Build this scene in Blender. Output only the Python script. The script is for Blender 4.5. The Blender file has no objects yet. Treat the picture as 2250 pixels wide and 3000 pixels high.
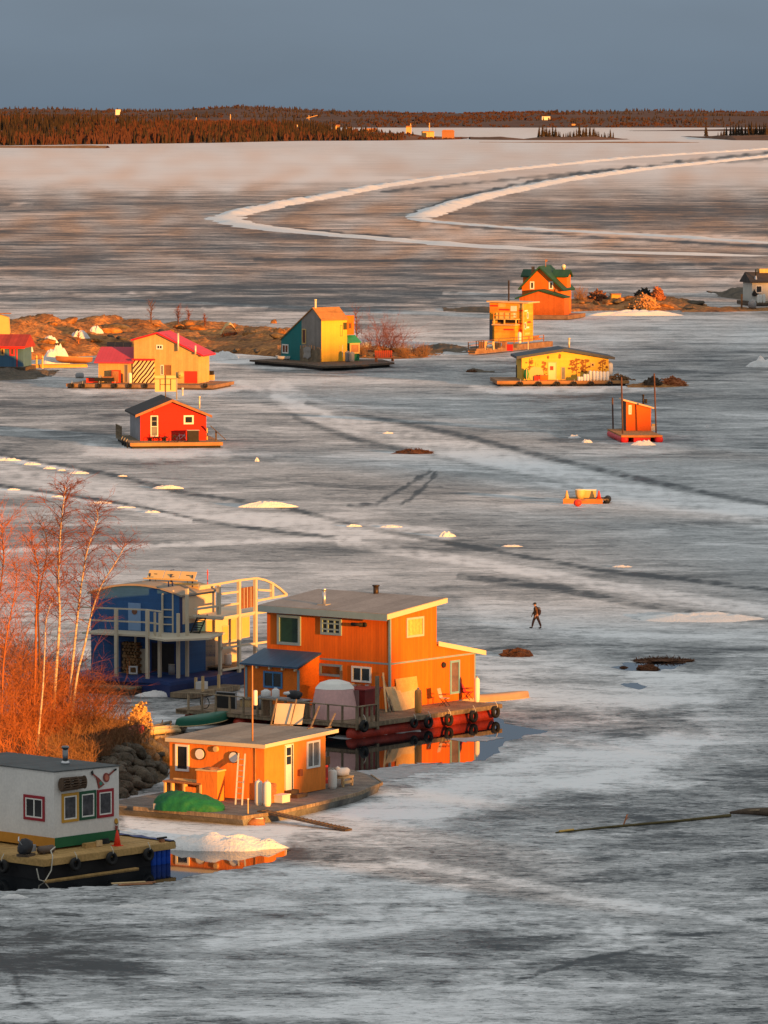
import bpy, bmesh, math, random
import numpy as np
from mathutils import Vector, Matrix, noise as mnoise
S = bpy.context.scene
C = S.collection
R = math.radians
# ---------------------------------------------------------------- camera
F, CX, CY, YH, H = 16000.0, 1125.0, 1500.0, 325.0, 35.0     # focal length in photo pixels, principal point, eye level row, eye height (m)
PITCH = math.atan((CY - YH) / F)
cam_d = bpy.data.cameras.new('camera'); cam = bpy.data.objects.new('camera', cam_d); C.objects.link(cam)
cam_d.sensor_fit = 'HORIZONTAL'; cam_d.sensor_width = 36; cam_d.lens = 36 * F / 2250
cam_d.clip_start = 1; cam_d.clip_end = 60000
cam.location = (0, 0, H); cam.rotation_euler = (math.pi / 2 - PITCH, 0, 0)
S.camera = cam
# ---------------------------------------------------------------- light
SUN_AZ, SUN_EL = 40.0, 4.2          # degrees to the right of straight behind the camera; above the horizon
sun_dir = Vector((math.sin(R(SUN_AZ)) * math.cos(R(SUN_EL)), -math.cos(R(SUN_AZ)) * math.cos(R(SUN_EL)), math.sin(R(SUN_EL))))
sd = bpy.data.lights.new('sun', 'SUN'); sun = bpy.data.objects.new('sun', sd); C.objects.link(sun)
sd.energy = 5.0; sd.angle = R(0.5); sd.color = (1.0, 0.40, 0.062)
sun.rotation_euler = sun_dir.to_track_quat('Z', 'Y').to_euler()
w = bpy.data.worlds.new('World'); S.world = w; w.use_nodes = True
nt = w.node_tree; bg = nt.nodes['Background']
sky = nt.nodes.new('ShaderNodeTexSky'); sky.sky_type = 'NISHITA'; sky.sun_disc = False
sky.sun_elevation = R(SUN_EL); sky.sun_rotation = math.atan2(sun_dir.x, sun_dir.y)
sky.altitude = 200; sky.air_density = 1.0; sky.dust_density = 0.6; sky.ozone_density = 1.6
# a dusk sky: the clear band opposite the sun is slate blue, the dome above is paler
tcw = nt.nodes.new('ShaderNodeTexCoord'); sxw = nt.nodes.new('ShaderNodeSeparateXYZ'); nt.links.new(tcw.outputs['Generated'], sxw.inputs[0])
rw = nt.nodes.new('ShaderNodeValToRGB'); nt.links.new(sxw.outputs[2], rw.inputs[0]); ew = rw.color_ramp.elements
SKY_K = 4.0
def skc(c): return tuple(x / SKY_K for x in c) + (1,)
ew[0].position = 0.0; ew[0].color = skc((.40, .62, .88)); ew[1].position = 1.0; ew[1].color = skc((1.88, 1.96, 1.96))
for p_, c_ in ((.012, (.47, .70, .98)), (.022, (.49, .71, 1.0)), (.13, (.62, .76, 1.02)), (.30, (1.42, 1.50, 1.56)), (.6, (1.88, 1.96, 1.96))):
    q_ = ew.new(p_); q_.color = skc(c_)
nzw = nt.nodes.new('ShaderNodeTexNoise'); nzw.inputs['Scale'].default_value = 14; nzw.inputs['Detail'].default_value = 4; mpw = nt.nodes.new('ShaderNodeMapping'); mpw.inputs['Scale'].default_value = (1, 1, 3.5)
nt.links.new(tcw.outputs['Generated'], mpw.inputs[0]); nt.links.new(mpw.outputs[0], nzw.inputs['Vector']); mrw = nt.nodes.new('ShaderNodeMapRange'); mrw.inputs[1].default_value = .3; mrw.inputs[2].default_value = .7; mrw.inputs[3].default_value = SKY_K * .94; mrw.inputs[4].default_value = SKY_K * 1.06; nt.links.new(nzw.outputs['Fac'], mrw.inputs[0])
mulw = nt.nodes.new('ShaderNodeVectorMath'); mulw.operation = 'SCALE'; nt.links.new(mrw.outputs[0], mulw.inputs['Scale']); nt.links.new(rw.outputs[0], mulw.inputs[0])
mw = nt.nodes.new('ShaderNodeMix'); mw.data_type = 'RGBA'; mw.inputs[0].default_value = 0.95
nt.links.new(sky.outputs[0], mw.inputs[6]); nt.links.new(mulw.outputs[0], mw.inputs[7])
nt.links.new(mw.outputs[2], bg.inputs['Color']); bg.inputs['Strength'].default_value = 0.15
S.view_settings.view_transform = 'Standard'; S.view_settings.look = 'None'
S.view_settings.exposure = 1.0; S.view_settings.gamma = 1.0
# ---------------------------------------------------------------- photo geometry
def ray(px, py):
    a, b = (px - CX) / F, -(py - CY) / F
    cp, sp = math.cos(PITCH), math.sin(PITCH)
    return Vector((a, cp + b * sp, -sp + b * cp))
def G(px, py, z=0.0):
    r = ray(px, py); t = (z - H) / r.z
    return Vector((r.x * t, r.y * t, z))
def crop(x0, y0, s):
    return lambda x, y: (x0 + x * s, y0 + y * s)
def scale_at(py):                      # photo pixels per metre for something standing on the ice at this row
    return (py - YH) / H
# ---------------------------------------------------------------- materials
MATS = {}
def mat(name, col, rough=0.7, var=0.18, scale=1.5, col2=None, mix=0.5, lines=None, bump=0.0, metal=0.0, spec=0.3, stretch=(1, 1, 1), fine=0.0):
    if name in MATS: return MATS[name]
    m = bpy.data.materials.new(name); m.use_nodes = True
    N, L = m.node_tree.nodes, m.node_tree.links
    b = N['Principled BSDF']
    b.inputs['Roughness'].default_value = rough; b.inputs['Metallic'].default_value = metal
    b.inputs['Specular IOR Level'].default_value = spec
    tc = N.new('ShaderNodeTexCoord'); mp = N.new('ShaderNodeMapping'); mp.inputs['Scale'].default_value = stretch
    L.new(tc.outputs['Object'], mp.inputs['Vector'])
    nz = N.new('ShaderNodeTexNoise'); nz.inputs['Scale'].default_value = scale; nz.inputs['Detail'].default_value = 6; nz.inputs['Roughness'].default_value = 0.65
    L.new(mp.outputs[0], nz.inputs['Vector'])
    mr = N.new('ShaderNodeMapRange'); mr.inputs[1].default_value = 0.3; mr.inputs[2].default_value = 0.7
    L.new(nz.outputs['Fac'], mr.inputs[0])
    mx = N.new('ShaderNodeMix'); mx.data_type = 'RGBA'
    c1 = [max(0, c * (1 - var)) for c in col]; c2 = list(col2) if col2 else [min(1, c * (1 + var)) for c in col]
    mx.inputs[6].default_value = (*c1, 1); mx.inputs[7].default_value = (*c2, 1)
    L.new(mr.outputs[0], mx.inputs[0]); out = mx.outputs[2]; hgt = nz.outputs['Fac']
    if lines:                         # board joints: lines = (axis, period, width, darkness)
        ax, per, wd, dk = lines
        sx = N.new('ShaderNodeSeparateXYZ'); L.new(tc.outputs['Object'], sx.inputs[0])
        if ax == 'h': src = sx.outputs[2]
        elif ax == 'x': src = sx.outputs[0]
        elif ax == 'y': src = sx.outputs[1]
        else:
            ad = N.new('ShaderNodeMath'); ad.operation = 'ADD'; L.new(sx.outputs[0], ad.inputs[0]); L.new(sx.outputs[1], ad.inputs[1]); src = ad.outputs[0]
        dv = N.new('ShaderNodeMath'); dv.operation = 'DIVIDE'; L.new(src, dv.inputs[0]); dv.inputs[1].default_value = per
        fl = N.new('ShaderNodeMath'); fl.operation = 'FLOOR'; L.new(dv.outputs[0], fl.inputs[0])
        wn = N.new('ShaderNodeTexWhiteNoise'); wn.noise_dimensions = '1D'; L.new(fl.outputs[0], wn.inputs['W'])
        fr = N.new('ShaderNodeMath'); fr.operation = 'FRACT'; L.new(dv.outputs[0], fr.inputs[0])
        lt = N.new('ShaderNodeMath'); lt.operation = 'LESS_THAN'; L.new(fr.outputs[0], lt.inputs[0]); lt.inputs[1].default_value = wd
        # per-board tone
        t1 = N.new('ShaderNodeMapRange'); t1.inputs[3].default_value = 1 - var * 0.8; t1.inputs[4].default_value = 1 + var * 0.5; L.new(wn.outputs['Value'], t1.inputs[0])
        t2 = N.new('ShaderNodeMapRange'); t2.inputs[3].default_value = 1.0; t2.inputs[4].default_value = 1 - dk; L.new(lt.outputs[0], t2.inputs[0])
        mm = N.new('ShaderNodeMath'); mm.operation = 'MULTIPLY'; L.new(t1.outputs[0], mm.inputs[0]); L.new(t2.outputs[0], mm.inputs[1])
        vm = N.new('ShaderNodeVectorMath'); vm.operation = 'SCALE'; L.new(out, vm.inputs[0]); L.new(mm.outputs[0], vm.inputs['Scale']); out = vm.outputs[0]
    if fine:
        n2 = N.new('ShaderNodeTexNoise'); n2.inputs['Scale'].default_value = scale * 9; n2.inputs['Detail'].default_value = 3; L.new(mp.outputs[0], n2.inputs['Vector'])
        t3 = N.new('ShaderNodeMapRange'); t3.inputs[1].default_value = 0.3; t3.inputs[2].default_value = 0.7; t3.inputs[3].default_value = 1 - fine; t3.inputs[4].default_value = 1 + fine; L.new(n2.outputs['Fac'], t3.inputs[0])
        v2 = N.new('ShaderNodeVectorMath'); v2.operation = 'SCALE'; L.new(out, v2.inputs[0]); L.new(t3.outputs[0], v2.inputs['Scale']); out = v2.outputs[0]; hgt = n2.outputs['Fac']
    L.new(out, b.inputs['Base Color'])
    if bump:
        bp = N.new('ShaderNodeBump'); bp.inputs['Strength'].default_value = 1.0; bp.inputs['Distance'].default_value = bump; L.new(hgt, bp.inputs['Height']); L.new(bp.outputs[0], b.inputs['Normal'])
    MATS[name] = m
    return m
def glass(name, col=(0.015, 0.017, 0.02), rough=0.12, spec=0.6):
    return mat(name, col, rough, 0.5, 0.8, spec=spec)
# ---------------------------------------------------------------- mesh collector
class MB:
    def __init__(s): s.v = []; s.f = []
    def add(s, vs, fs):
        o = len(s.v); s.v += [tuple(p) for p in vs]; s.f += [tuple(i + o for i in f) for f in fs]; return s
    def box(s, x0, x1, y0, y1, z0, z1):
        if x0 > x1: x0, x1 = x1, x0
        if y0 > y1: y0, y1 = y1, y0
        if z0 > z1: z0, z1 = z1, z0
        return s.add([(x0, y0, z0), (x1, y0, z0), (x1, y1, z0), (x0, y1, z0), (x0, y0, z1), (x1, y0, z1), (x1, y1, z1), (x0, y1, z1)],
                     [(0, 3, 2, 1), (4, 5, 6, 7), (0, 1, 5, 4), (1, 2, 6, 5), (2, 3, 7, 6), (3, 0, 4, 7)])
    def beam(s, p, q, w, h=None, up=(0, 0, 1)):
        h = h or w; p, q = Vector(p), Vector(q); d = (q - p).normalized(); u = Vector(up)
        if abs(d.dot(u)) > 0.98: u = Vector((0, 1, 0))
        a = d.cross(u).normalized(); b = a.cross(d).normalized()
        vs = [c + a * (w / 2 * i) + b * (h / 2 * j) for c in (p, q) for i, j in ((-1, -1), (1, -1), (1, 1), (-1, 1))]
        return s.add(vs, [(0, 3, 2, 1), (4, 5, 6, 7), (0, 1, 5, 4), (1, 2, 6, 5), (2, 3, 7, 6), (3, 0, 4, 7)])
    def prism(s, poly, axis, a, b):           # poly: 2-D outline; axis 'x': (y,z), 'y': (x,z), 'z': (x,y)
        n = len(poly)
        def P(p, t): return (t, p[0], p[1]) if axis == 'x' else ((p[0], t, p[1]) if axis == 'y' else (p[0], p[1], t))
        vs = [P(p, a) for p in poly] + [P(p, b) for p in poly]
        return s.add(vs, [tuple(range(n)), tuple(range(2 * n - 1, n - 1, -1))] + [(i, i + n, (i + 1) % n + n, (i + 1) % n) for i in range(n)])
    def tube(s, pts, r, n=8, cap=True):
        pts = [Vector(p) for p in pts]; rs = r if isinstance(r, (list, tuple)) else [r] * len(pts)
        vs = []; fs = []; pa = None
        for i, p in enumerate(pts):
            d = (pts[min(i + 1, len(pts) - 1)] - pts[max(i - 1, 0)]).normalized()
            if pa is None:
                u = Vector((0, 0, 1)) if abs(d.z) < 0.9 else Vector((1, 0, 0)); pa = d.cross(u).normalized()
            else: pa = (pa - d * pa.dot(d)).normalized()
            b = d.cross(pa)
            vs += [p + (pa * math.cos(2 * math.pi * k / n) + b * math.sin(2 * math.pi * k / n)) * rs[i] for k in range(n)]
        for i in range(len(pts) - 1):
            for k in range(n): fs.append((i * n + k, i * n + (k + 1) % n, (i + 1) * n + (k + 1) % n, (i + 1) * n + k))
        if cap: fs += [tuple(range(n - 1, -1, -1)), tuple(range((len(pts) - 1) * n, len(pts) * n))]
        return s.add(vs, fs)
    def lathe(s, prof, c=(0, 0, 0), n=14, axis='z'):      # prof: (r, h)
        vs = []; fs = []; c = Vector(c)
        for r, h in prof:
            for k in range(n):
                a = 2 * math.pi * k / n; x, y = r * math.cos(a), r * math.sin(a)
                vs.append(c + Vector((x, y, h) if axis == 'z' else ((h, x, y) if axis == 'x' else (y, h, x))))
        for i in range(len(prof) - 1):
            for k in range(n): fs.append((i * n + k, i * n + (k + 1) % n, (i + 1) * n + (k + 1) % n, (i + 1) * n + k))
        fs += [tuple(range(n - 1, -1, -1)), tuple(range((len(prof) - 1) * n, len(prof) * n))]
        return s.add(vs, fs)
    def torus(s, c, R0, r0, axis='y', n=18, m=8):
        vs = []; fs = []; c = Vector(c)
        for i in range(n):
            a = 2 * math.pi * i / n
            for j in range(m):
                b = 2 * math.pi * j / m; q = R0 + r0 * math.cos(b); h = r0 * 1.15 * math.sin(b)
                p = (q * math.cos(a), h, q * math.sin(a)) if axis == 'y' else ((h, q * math.cos(a), q * math.sin(a)) if axis == 'x' else (q * math.cos(a), q * math.sin(a), h))
                vs.append(c + Vector(p))
        for i in range(n):
            for j in range(m): fs.append((i * m + j, ((i + 1) % n) * m + j, ((i + 1) % n) * m + (j + 1) % m, i * m + (j + 1) % m))
        return s.add(vs, fs)
    def blob(s, c, r, seed=0, amp=0.25, sub=2, freq=1.2):       # r = (rx, ry, rz); lumpy rounded mass
        bm = bmesh.new(); bmesh.ops.create_icosphere(bm, subdivisions=sub, radius=1)
        vs = []
        for v in bm.verts:
            k = 1 + amp * mnoise.fractal(v.co * freq + Vector((seed * 7.3, seed * 1.7, seed * 3.1)), 1.0, 2.0, 4)
            vs.append((c[0] + v.co.x * k * r[0], c[1] + v.co.y * k * r[1], c[2] + v.co.z * k * r[2]))
        fs = [tuple(v.index for v in f.verts) for f in bm.faces]; bm.free()
        return s.add(vs, fs)
    def build(s, name, m, parent=None, loc=None, rotz=0, smooth=False):
        me = bpy.data.meshes.new(name); me.from_pydata(s.v, [], s.f); me.update()
        bm = bmesh.new(); bm.from_mesh(me); bmesh.ops.recalc_face_normals(bm, faces=bm.faces); bm.to_mesh(me); bm.free()
        me.materials.append(m)
        if smooth: me.polygons.foreach_set('use_smooth', [True] * len(me.polygons))
        o = bpy.data.objects.new(name, me); C.objects.link(o)
        if parent: o.parent = parent
        if loc is not None: o.location = loc
        if rotz: o.rotation_euler.z = rotz
        return o
def tag(o, label=None, cat=None, group=None, kind=None):
    if label: o['label'] = label
    if cat: o['category'] = cat
    if group: o['group'] = group
    if kind: o['kind'] = kind
    return o
def thing(name, label, cat, loc=(0, 0, 0), rotz=0.0, group=None):
    o = bpy.data.objects.new(name, None); C.objects.link(o); o.empty_display_size = 0.3
    o.location = loc; o.rotation_euler = (0, 0, rotz)
    return tag(o, label, cat, group)
def dup(root, loc, rotz=0.0, label=None, scale=None, group=None, tilt=None):
    r = root.copy(); C.objects.link(r); r.location = loc; r.rotation_euler = (tilt[0], tilt[1], rotz) if tilt else (0, 0, rotz)
    if label: r['label'] = label
    if group: r['group'] = group
    if scale: r.scale = scale if isinstance(scale, (tuple, list)) else (scale,) * 3
    for ch in list(root.children):
        c = ch.copy(); C.objects.link(c); c.parent = r
        for g in list(ch.children):
            d = g.copy(); C.objects.link(d); d.parent = c
    return r
class House:
    """Frame with its origin at the near corner: x runs along the right-hand wall, y along the left-hand wall."""
    def __init__(s, px, py, z, deg, name, label, cat, group=None):
        s.o = G(px, py, z); s.z0 = z; s.a = R(deg)
        s.ex = Vector((math.cos(s.a), math.sin(s.a), 0)); s.ey = Vector((-math.sin(s.a), math.cos(s.a), 0))
        s.root = thing(name, label, cat, (s.o.x, s.o.y, 0), s.a, group)
    def loc(s, P): d = P - Vector((s.o.x, s.o.y, 0)); return Vector((d.dot(s.ex), d.dot(s.ey), d.z))
    def W(s, x, y, z): return Vector((s.o.x, s.o.y, 0)) + s.ex * x + s.ey * y + Vector((0, 0, z))
    def _hit(s, p, n, c):                 # intersect the view ray with plane (P - origin).n = c
        r = ray(*p); o = Vector((0, 0, H)); b = Vector((s.o.x, s.o.y, 0))
        t = (c - (o - b).dot(n)) / r.dot(n); return s.loc(o + r * t)
    def r(s, p, y=0.0): q = s._hit(p, s.ey, y); return q.x, q.z
    def l(s, p, x=0.0): q = s._hit(p, s.ex, x); return q.y, q.z
    def d(s, p, z): q = s.loc(G(p[0], p[1], z)); return q.x, q.y
    def th(s, name, label, cat, x, y, z, rot=0.0, group=None): return thing(name, label, cat, s.W(x, y, z), s.a + rot, group)
    def put(s, mb, name, m, parent=None, smooth=False): return mb.build(name, m, parent or s.root, smooth=smooth)
    # windows: rectangle given by its top-left and bottom-right photo pixels on wall 'r' or 'l'
    def win(s, wall, tl, br, fm, pm, fw=0.09, mull=(), bars=(), out=0.06, off=0.0, name='window', label=None):
        if wall == 'r': a0, z1 = s.r(tl, off); a1, z0 = s.r(br, off)
        else: a0, z1 = s.l(tl, off); a1, z0 = s.l(br, off)
        return s.winm(wall, a0, a1, z0, z1, fm, pm, fw, mull, bars, out, off, name, label)
    def winm(s, wall, a0, a1, z0, z1, fm, pm, fw=0.09, mull=(), bars=(), out=0.06, off=0.0, name='window', label=None):
        if a0 > a1: a0, a1 = a1, a0
        if z0 > z1: z0, z1 = z1, z0
        def B(mb, u0, u1, w0, w1, o0, o1):
            if wall == 'r': mb.box(u0, u1, off - o1, off - o0, w0, w1)
            else: mb.box(off - o1, off - o0, u0, u1, w0, w1)
        f = MB()
        B(f, a0, a0 + fw, z0, z1, -0.02, out); B(f, a1 - fw, a1, z0, z1, -0.02, out)
        B(f, a0 + fw, a1 - fw, z0, z0 + fw, -0.02, out - .002); B(f, a0 + fw, a1 - fw, z1 - fw, z1, -0.02, out - .002)
        for m_ in mull:
            c = a0 + (a1 - a0) * m_; B(f, c - fw * .35, c + fw * .35, z0 + fw, z1 - fw, 0, out - .01)
        for m_ in bars:
            c = z0 + (z1 - z0) * m_; B(f, a0 + fw, a1 - fw, c - fw * .3, c + fw * .3, 0, out - .012)
        o = f.build(name, fm, s.root)
        if label: o['label'] = label
        g = MB(); B(g, a0 + fw * .8, a1 - fw * .8, z0 + fw * .8, z1 - fw * .8, -0.01, 0.014); g.build('pane', pm, o)
        return o
def struct(o): o['kind'] = 'structure'; return o
# ================================================================ SETTING
def interp(pts):
    xs = [p[0] for p in pts]; ys = [p[1] for p in pts]
    return lambda x: float(np.interp(x, xs, ys))
def fbm(x, y, s, seed=0.0, o=5):
    return mnoise.fractal(Vector((x * s + seed, y * s - seed * 0.37, seed * 1.3)), 1.0, 2.0, o)
# ---------------------------------------------------------------- lake ice
def ice_material():
    m = bpy.data.materials.new('lake_ice'); m.use_nodes = True
    N, L = m.node_tree.nodes, m.node_tree.links; b = N['Principled BSDF']
    at = N.new('ShaderNodeAttribute'); at.attribute_name = 'ice'
    sp = N.new('ShaderNodeSeparateColor'); L.new(at.outputs['Color'], sp.inputs[0])
    tc = N.new('ShaderNodeTexCoord')
    def noise(scale, detail, rough, stretch=(1, 1, 1), dist=0.0):
        mp = N.new('ShaderNodeMapping'); mp.inputs['Scale'].default_value = stretch; L.new(tc.outputs['Object'], mp.inputs[0])
        n = N.new('ShaderNodeTexNoise'); n.inputs['Scale'].default_value = scale; n.inputs['Detail'].default_value = detail
        n.inputs['Roughness'].default_value = rough; n.inputs['Distortion'].default_value = dist
        L.new(mp.outputs[0], n.inputs['Vector']); return n.outputs['Fac']
    def mad(a, k, c):
        q = N.new('ShaderNodeMath'); q.operation = 'MULTIPLY_ADD'; L.new(a, q.inputs[0]); q.inputs[1].default_value = k
        if isinstance(c, float): q.inputs[2].default_value = c
        else: L.new(c, q.inputs[2])
        return q.outputs[0]
    n0 = noise(0.012, 4, 0.6, (1, 0.45, 1), 0.6)
    n1 = noise(0.07, 6, 0.62, (0.8, 1.0, 1), 0.8)
    n2 = noise(0.45, 6, 0.68, (0.7, 1.3, 1), 0.4)
    n3 = noise(2.6, 4, 0.75, (0.8, 1.2, 1))
    v = mad(n0, 1.5, mad(n1, 1.9, mad(n2, 1.7, mad(n3, 1.1, -3.1))))
    def mask(nz, lo, hi, k, prev):
        q = N.new('ShaderNodeMapRange'); q.interpolation_type = 'SMOOTHSTEP'; L.new(nz, q.inputs[0]); q.inputs[1].default_value = lo; q.inputs[2].default_value = hi; return mad(q.outputs[0], k, prev)
    v = mask(noise(0.016, 3, 0.55, (.9, 1.3, 1), 0.5), .53, .56, -.34, v)       # broad wet bands
    v = mask(noise(0.032, 4, 0.58, (.9, 1.4, 1), 0.4), .56, .585, .42, v)       # drifted snow strips
    v = mask(noise(0.075, 4, 0.60, (.8, 1.3, 1), 0.5), .55, .575, -.34, v)      # dark streaks
    v = mask(noise(0.17, 6, 0.66, (.8, 1.3, 1), 0.6), .56, .59, .30, v)         # crusts
    v = mask(noise(0.34, 6, 0.68, (.8, 1.2, 1), 0.5), .57, .60, -.34, v)        # wet patches
    v = mask(noise(1.0, 6, 0.72, (.6, 1.2, 1), 0.6), .57, .61, -.40, v)         # pits
    v = mask(noise(1.9, 4, 0.70, (.6, 1.2, 1), 0.6), .58, .62, -.42, v)
    v = mask(noise(1.3, 4, 0.70, (.6, 1.2, 1), 0.3), .58, .62, .30, v)
    v = mask(noise(3.2, 4, 0.75, (.55, 1.1, 1), 0.5), .565, .61, -.50, v)
    v = mask(noise(2.6, 3, 0.7, (.5, 1.0, 1), 0.2), .58, .63, .30, v)
    am = N.new('ShaderNodeMath'); am.operation = 'MULTIPLY'; L.new(v, am.inputs[0]); L.new(sp.outputs[2], am.inputs[1])
    ad = N.new('ShaderNodeMath'); ad.operation = 'ADD'; L.new(am.outputs[0], ad.inputs[0]); L.new(sp.outputs[0], ad.inputs[1])
    r = N.new('ShaderNodeValToRGB'); e = r.color_ramp.elements
    e[0].position = 0.0; e[0].color = (.060, .066, .069, 1); e[1].position = 1.0; e[1].color = (.88, .88, .88, 1)
    for p, c in ((.13, (.15, .157, .158)), (.34, (.34, .348, .35)), (.55, (.52, .525, .525)), (.75, (.72, .72, .72))):
        q = e.new(p); q.color = (*c, 1)
    L.new(ad.outputs[0], r.inputs[0])
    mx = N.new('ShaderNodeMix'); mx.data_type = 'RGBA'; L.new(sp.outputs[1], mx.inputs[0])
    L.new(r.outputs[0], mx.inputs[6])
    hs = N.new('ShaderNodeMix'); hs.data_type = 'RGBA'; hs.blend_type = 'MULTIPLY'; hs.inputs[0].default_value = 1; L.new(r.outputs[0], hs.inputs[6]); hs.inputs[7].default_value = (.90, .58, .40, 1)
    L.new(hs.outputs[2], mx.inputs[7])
    L.new(mx.outputs[2], b.inputs['Base Color'])
    rr = N.new('ShaderNodeMapRange'); L.new(ad.outputs[0], rr.inputs[0]); rr.inputs[1].default_value = .05; rr.inputs[2].default_value = .55; rr.inputs[3].default_value = .45; rr.inputs[4].default_value = .75
    L.new(rr.outputs[0], b.inputs['Roughness']); b.inputs['Specular IOR Level'].default_value = 0.05
    bh = mad(n2, 0.10, mad(n3, 0.03, 0.0)); bp = N.new('ShaderNodeBump'); bp.inputs['Distance'].default_value = 0.6; bp.inputs['Strength'].default_value = 0.5
    L.new(bh, bp.inputs['Height']); L.new(bp.outputs[0], b.inputs['Normal'])
    return m
ICE_POLYS = [   # (snow change, feather px, outline in photo pixels): old snow patches (+) and wet dark ice (-)
    (.42, 22, [(1370, 1945), (1650, 1972), (1950, 1972), (2180, 2015), (2080, 2070), (1800, 2095), (1520, 2065), (1400, 2010)]),
    (.40, 22, [(1130, 2330), (1400, 2262), (1700, 2185), (2120, 2150), (1980, 2245), (1600, 2330), (1300, 2400), (1020, 2450), (850, 2450)]),
    (.45, 12, [(350, 2395), (900, 2405), (840, 2480), (600, 2500), (380, 2440)]),
    (.38, 14, [(250, 1308), (640, 1306), (680, 1330), (420, 1345), (200, 1330)]),
    (.50, 8, [(180, 1136), (710, 1134), (690, 1150), (230, 1148)]),
    (.50, 8, [(1400, 1133), (1900, 1130), (1860, 1144), (1430, 1146)]),
    (.30, 20, [(1350, 1745), (1900, 1760), (2300, 1800), (2300, 1890), (1900, 1880), (1450, 1860)]),
    (.25, 25, [(1540, 905), (2300, 915), (2300, 1000), (1900, 1010), (1400, 980)]),
    (.25, 20, [(830, 965), (1400, 985), (1500, 1020), (1150, 1050), (900, 1060)]),
    (.28, 18, [(560, 1030), (850, 1020), (830, 1070), (600, 1075)]),
    (.15, 25, [(0, 450), (1000, 445), (1100, 520), (600, 560), (0, 560)]),
    (.22, 14, [(820, 650), (1250, 660), (2250, 720), (2250, 740), (1100, 690)]),
    (.12, 14, [(1000, 585), (1260, 570), (1600, 520), (2250, 450), (1400, 560), (1190, 640), (1180, 655), (900, 640)]),
    (-.10, 40, [(1300, 640), (1800, 560), (2300, 540), (2300, 690), (1700, 670)]),
    (-.20, 30, [(1500, 590), (2300, 590), (2300, 650), (1600, 640)]),
    (-.16, 25, [(-100, 560), (800, 575), (600, 610), (-100, 625)]),
    (-.12, 30, [(-100, 700), (1500, 770), (2300, 790), (2300, 830), (600, 830), (-100, 800)]),
    (-.24, 16, [(-100, 850), (700, 835), (1500, 850), (1500, 880), (500, 890), (-100, 880)]),
    (-.20, 20, [(-50, 1235), (330, 1215), (350, 1290), (-50, 1320)]),
    (-.18, 14, [(1380, 1090), (1520, 1080), (1500, 1120), (1380, 1130)]),
    (-.17, 22, [(1640, 1265), (2050, 1275), (2100, 1300), (1700, 1310), (1620, 1290)]),
    (-.12, 25, [(1500, 690), (1500, 720), (1560, 700)]),
    (-.20, 30, [(1450, 2090), (2300, 2080), (2300, 2150), (1900, 2160), (1400, 2150)]),
    (-.17, 50, [(1300, 2400), (1700, 2330), (2300, 2290), (2300, 2480), (1800, 2530), (1300, 2500)]),
    (-.20, 50, [(-100, 2690), (350, 2700), (500, 2800), (300, 2900), (-100, 2870)]),
    (-.15, 30, [(700, 2600), (950, 2610), (900, 2660), (700, 2660)]),
    (-.16, 30, [(1000, 2880), (1700, 2770), (1900, 2830), (1300, 2960)]),
    (-.25, 18, [(480, 2500), (850, 2480), (880, 2530), (500, 2600)]),
    (-.20, 20, [(1750, 1910), (2100, 1910), (2120, 1985), (1780, 1975)]),
    (-.15, 20, [(1450, 1900), (1620, 1900), (1600, 1925), (1450, 1925)]),
]
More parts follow.
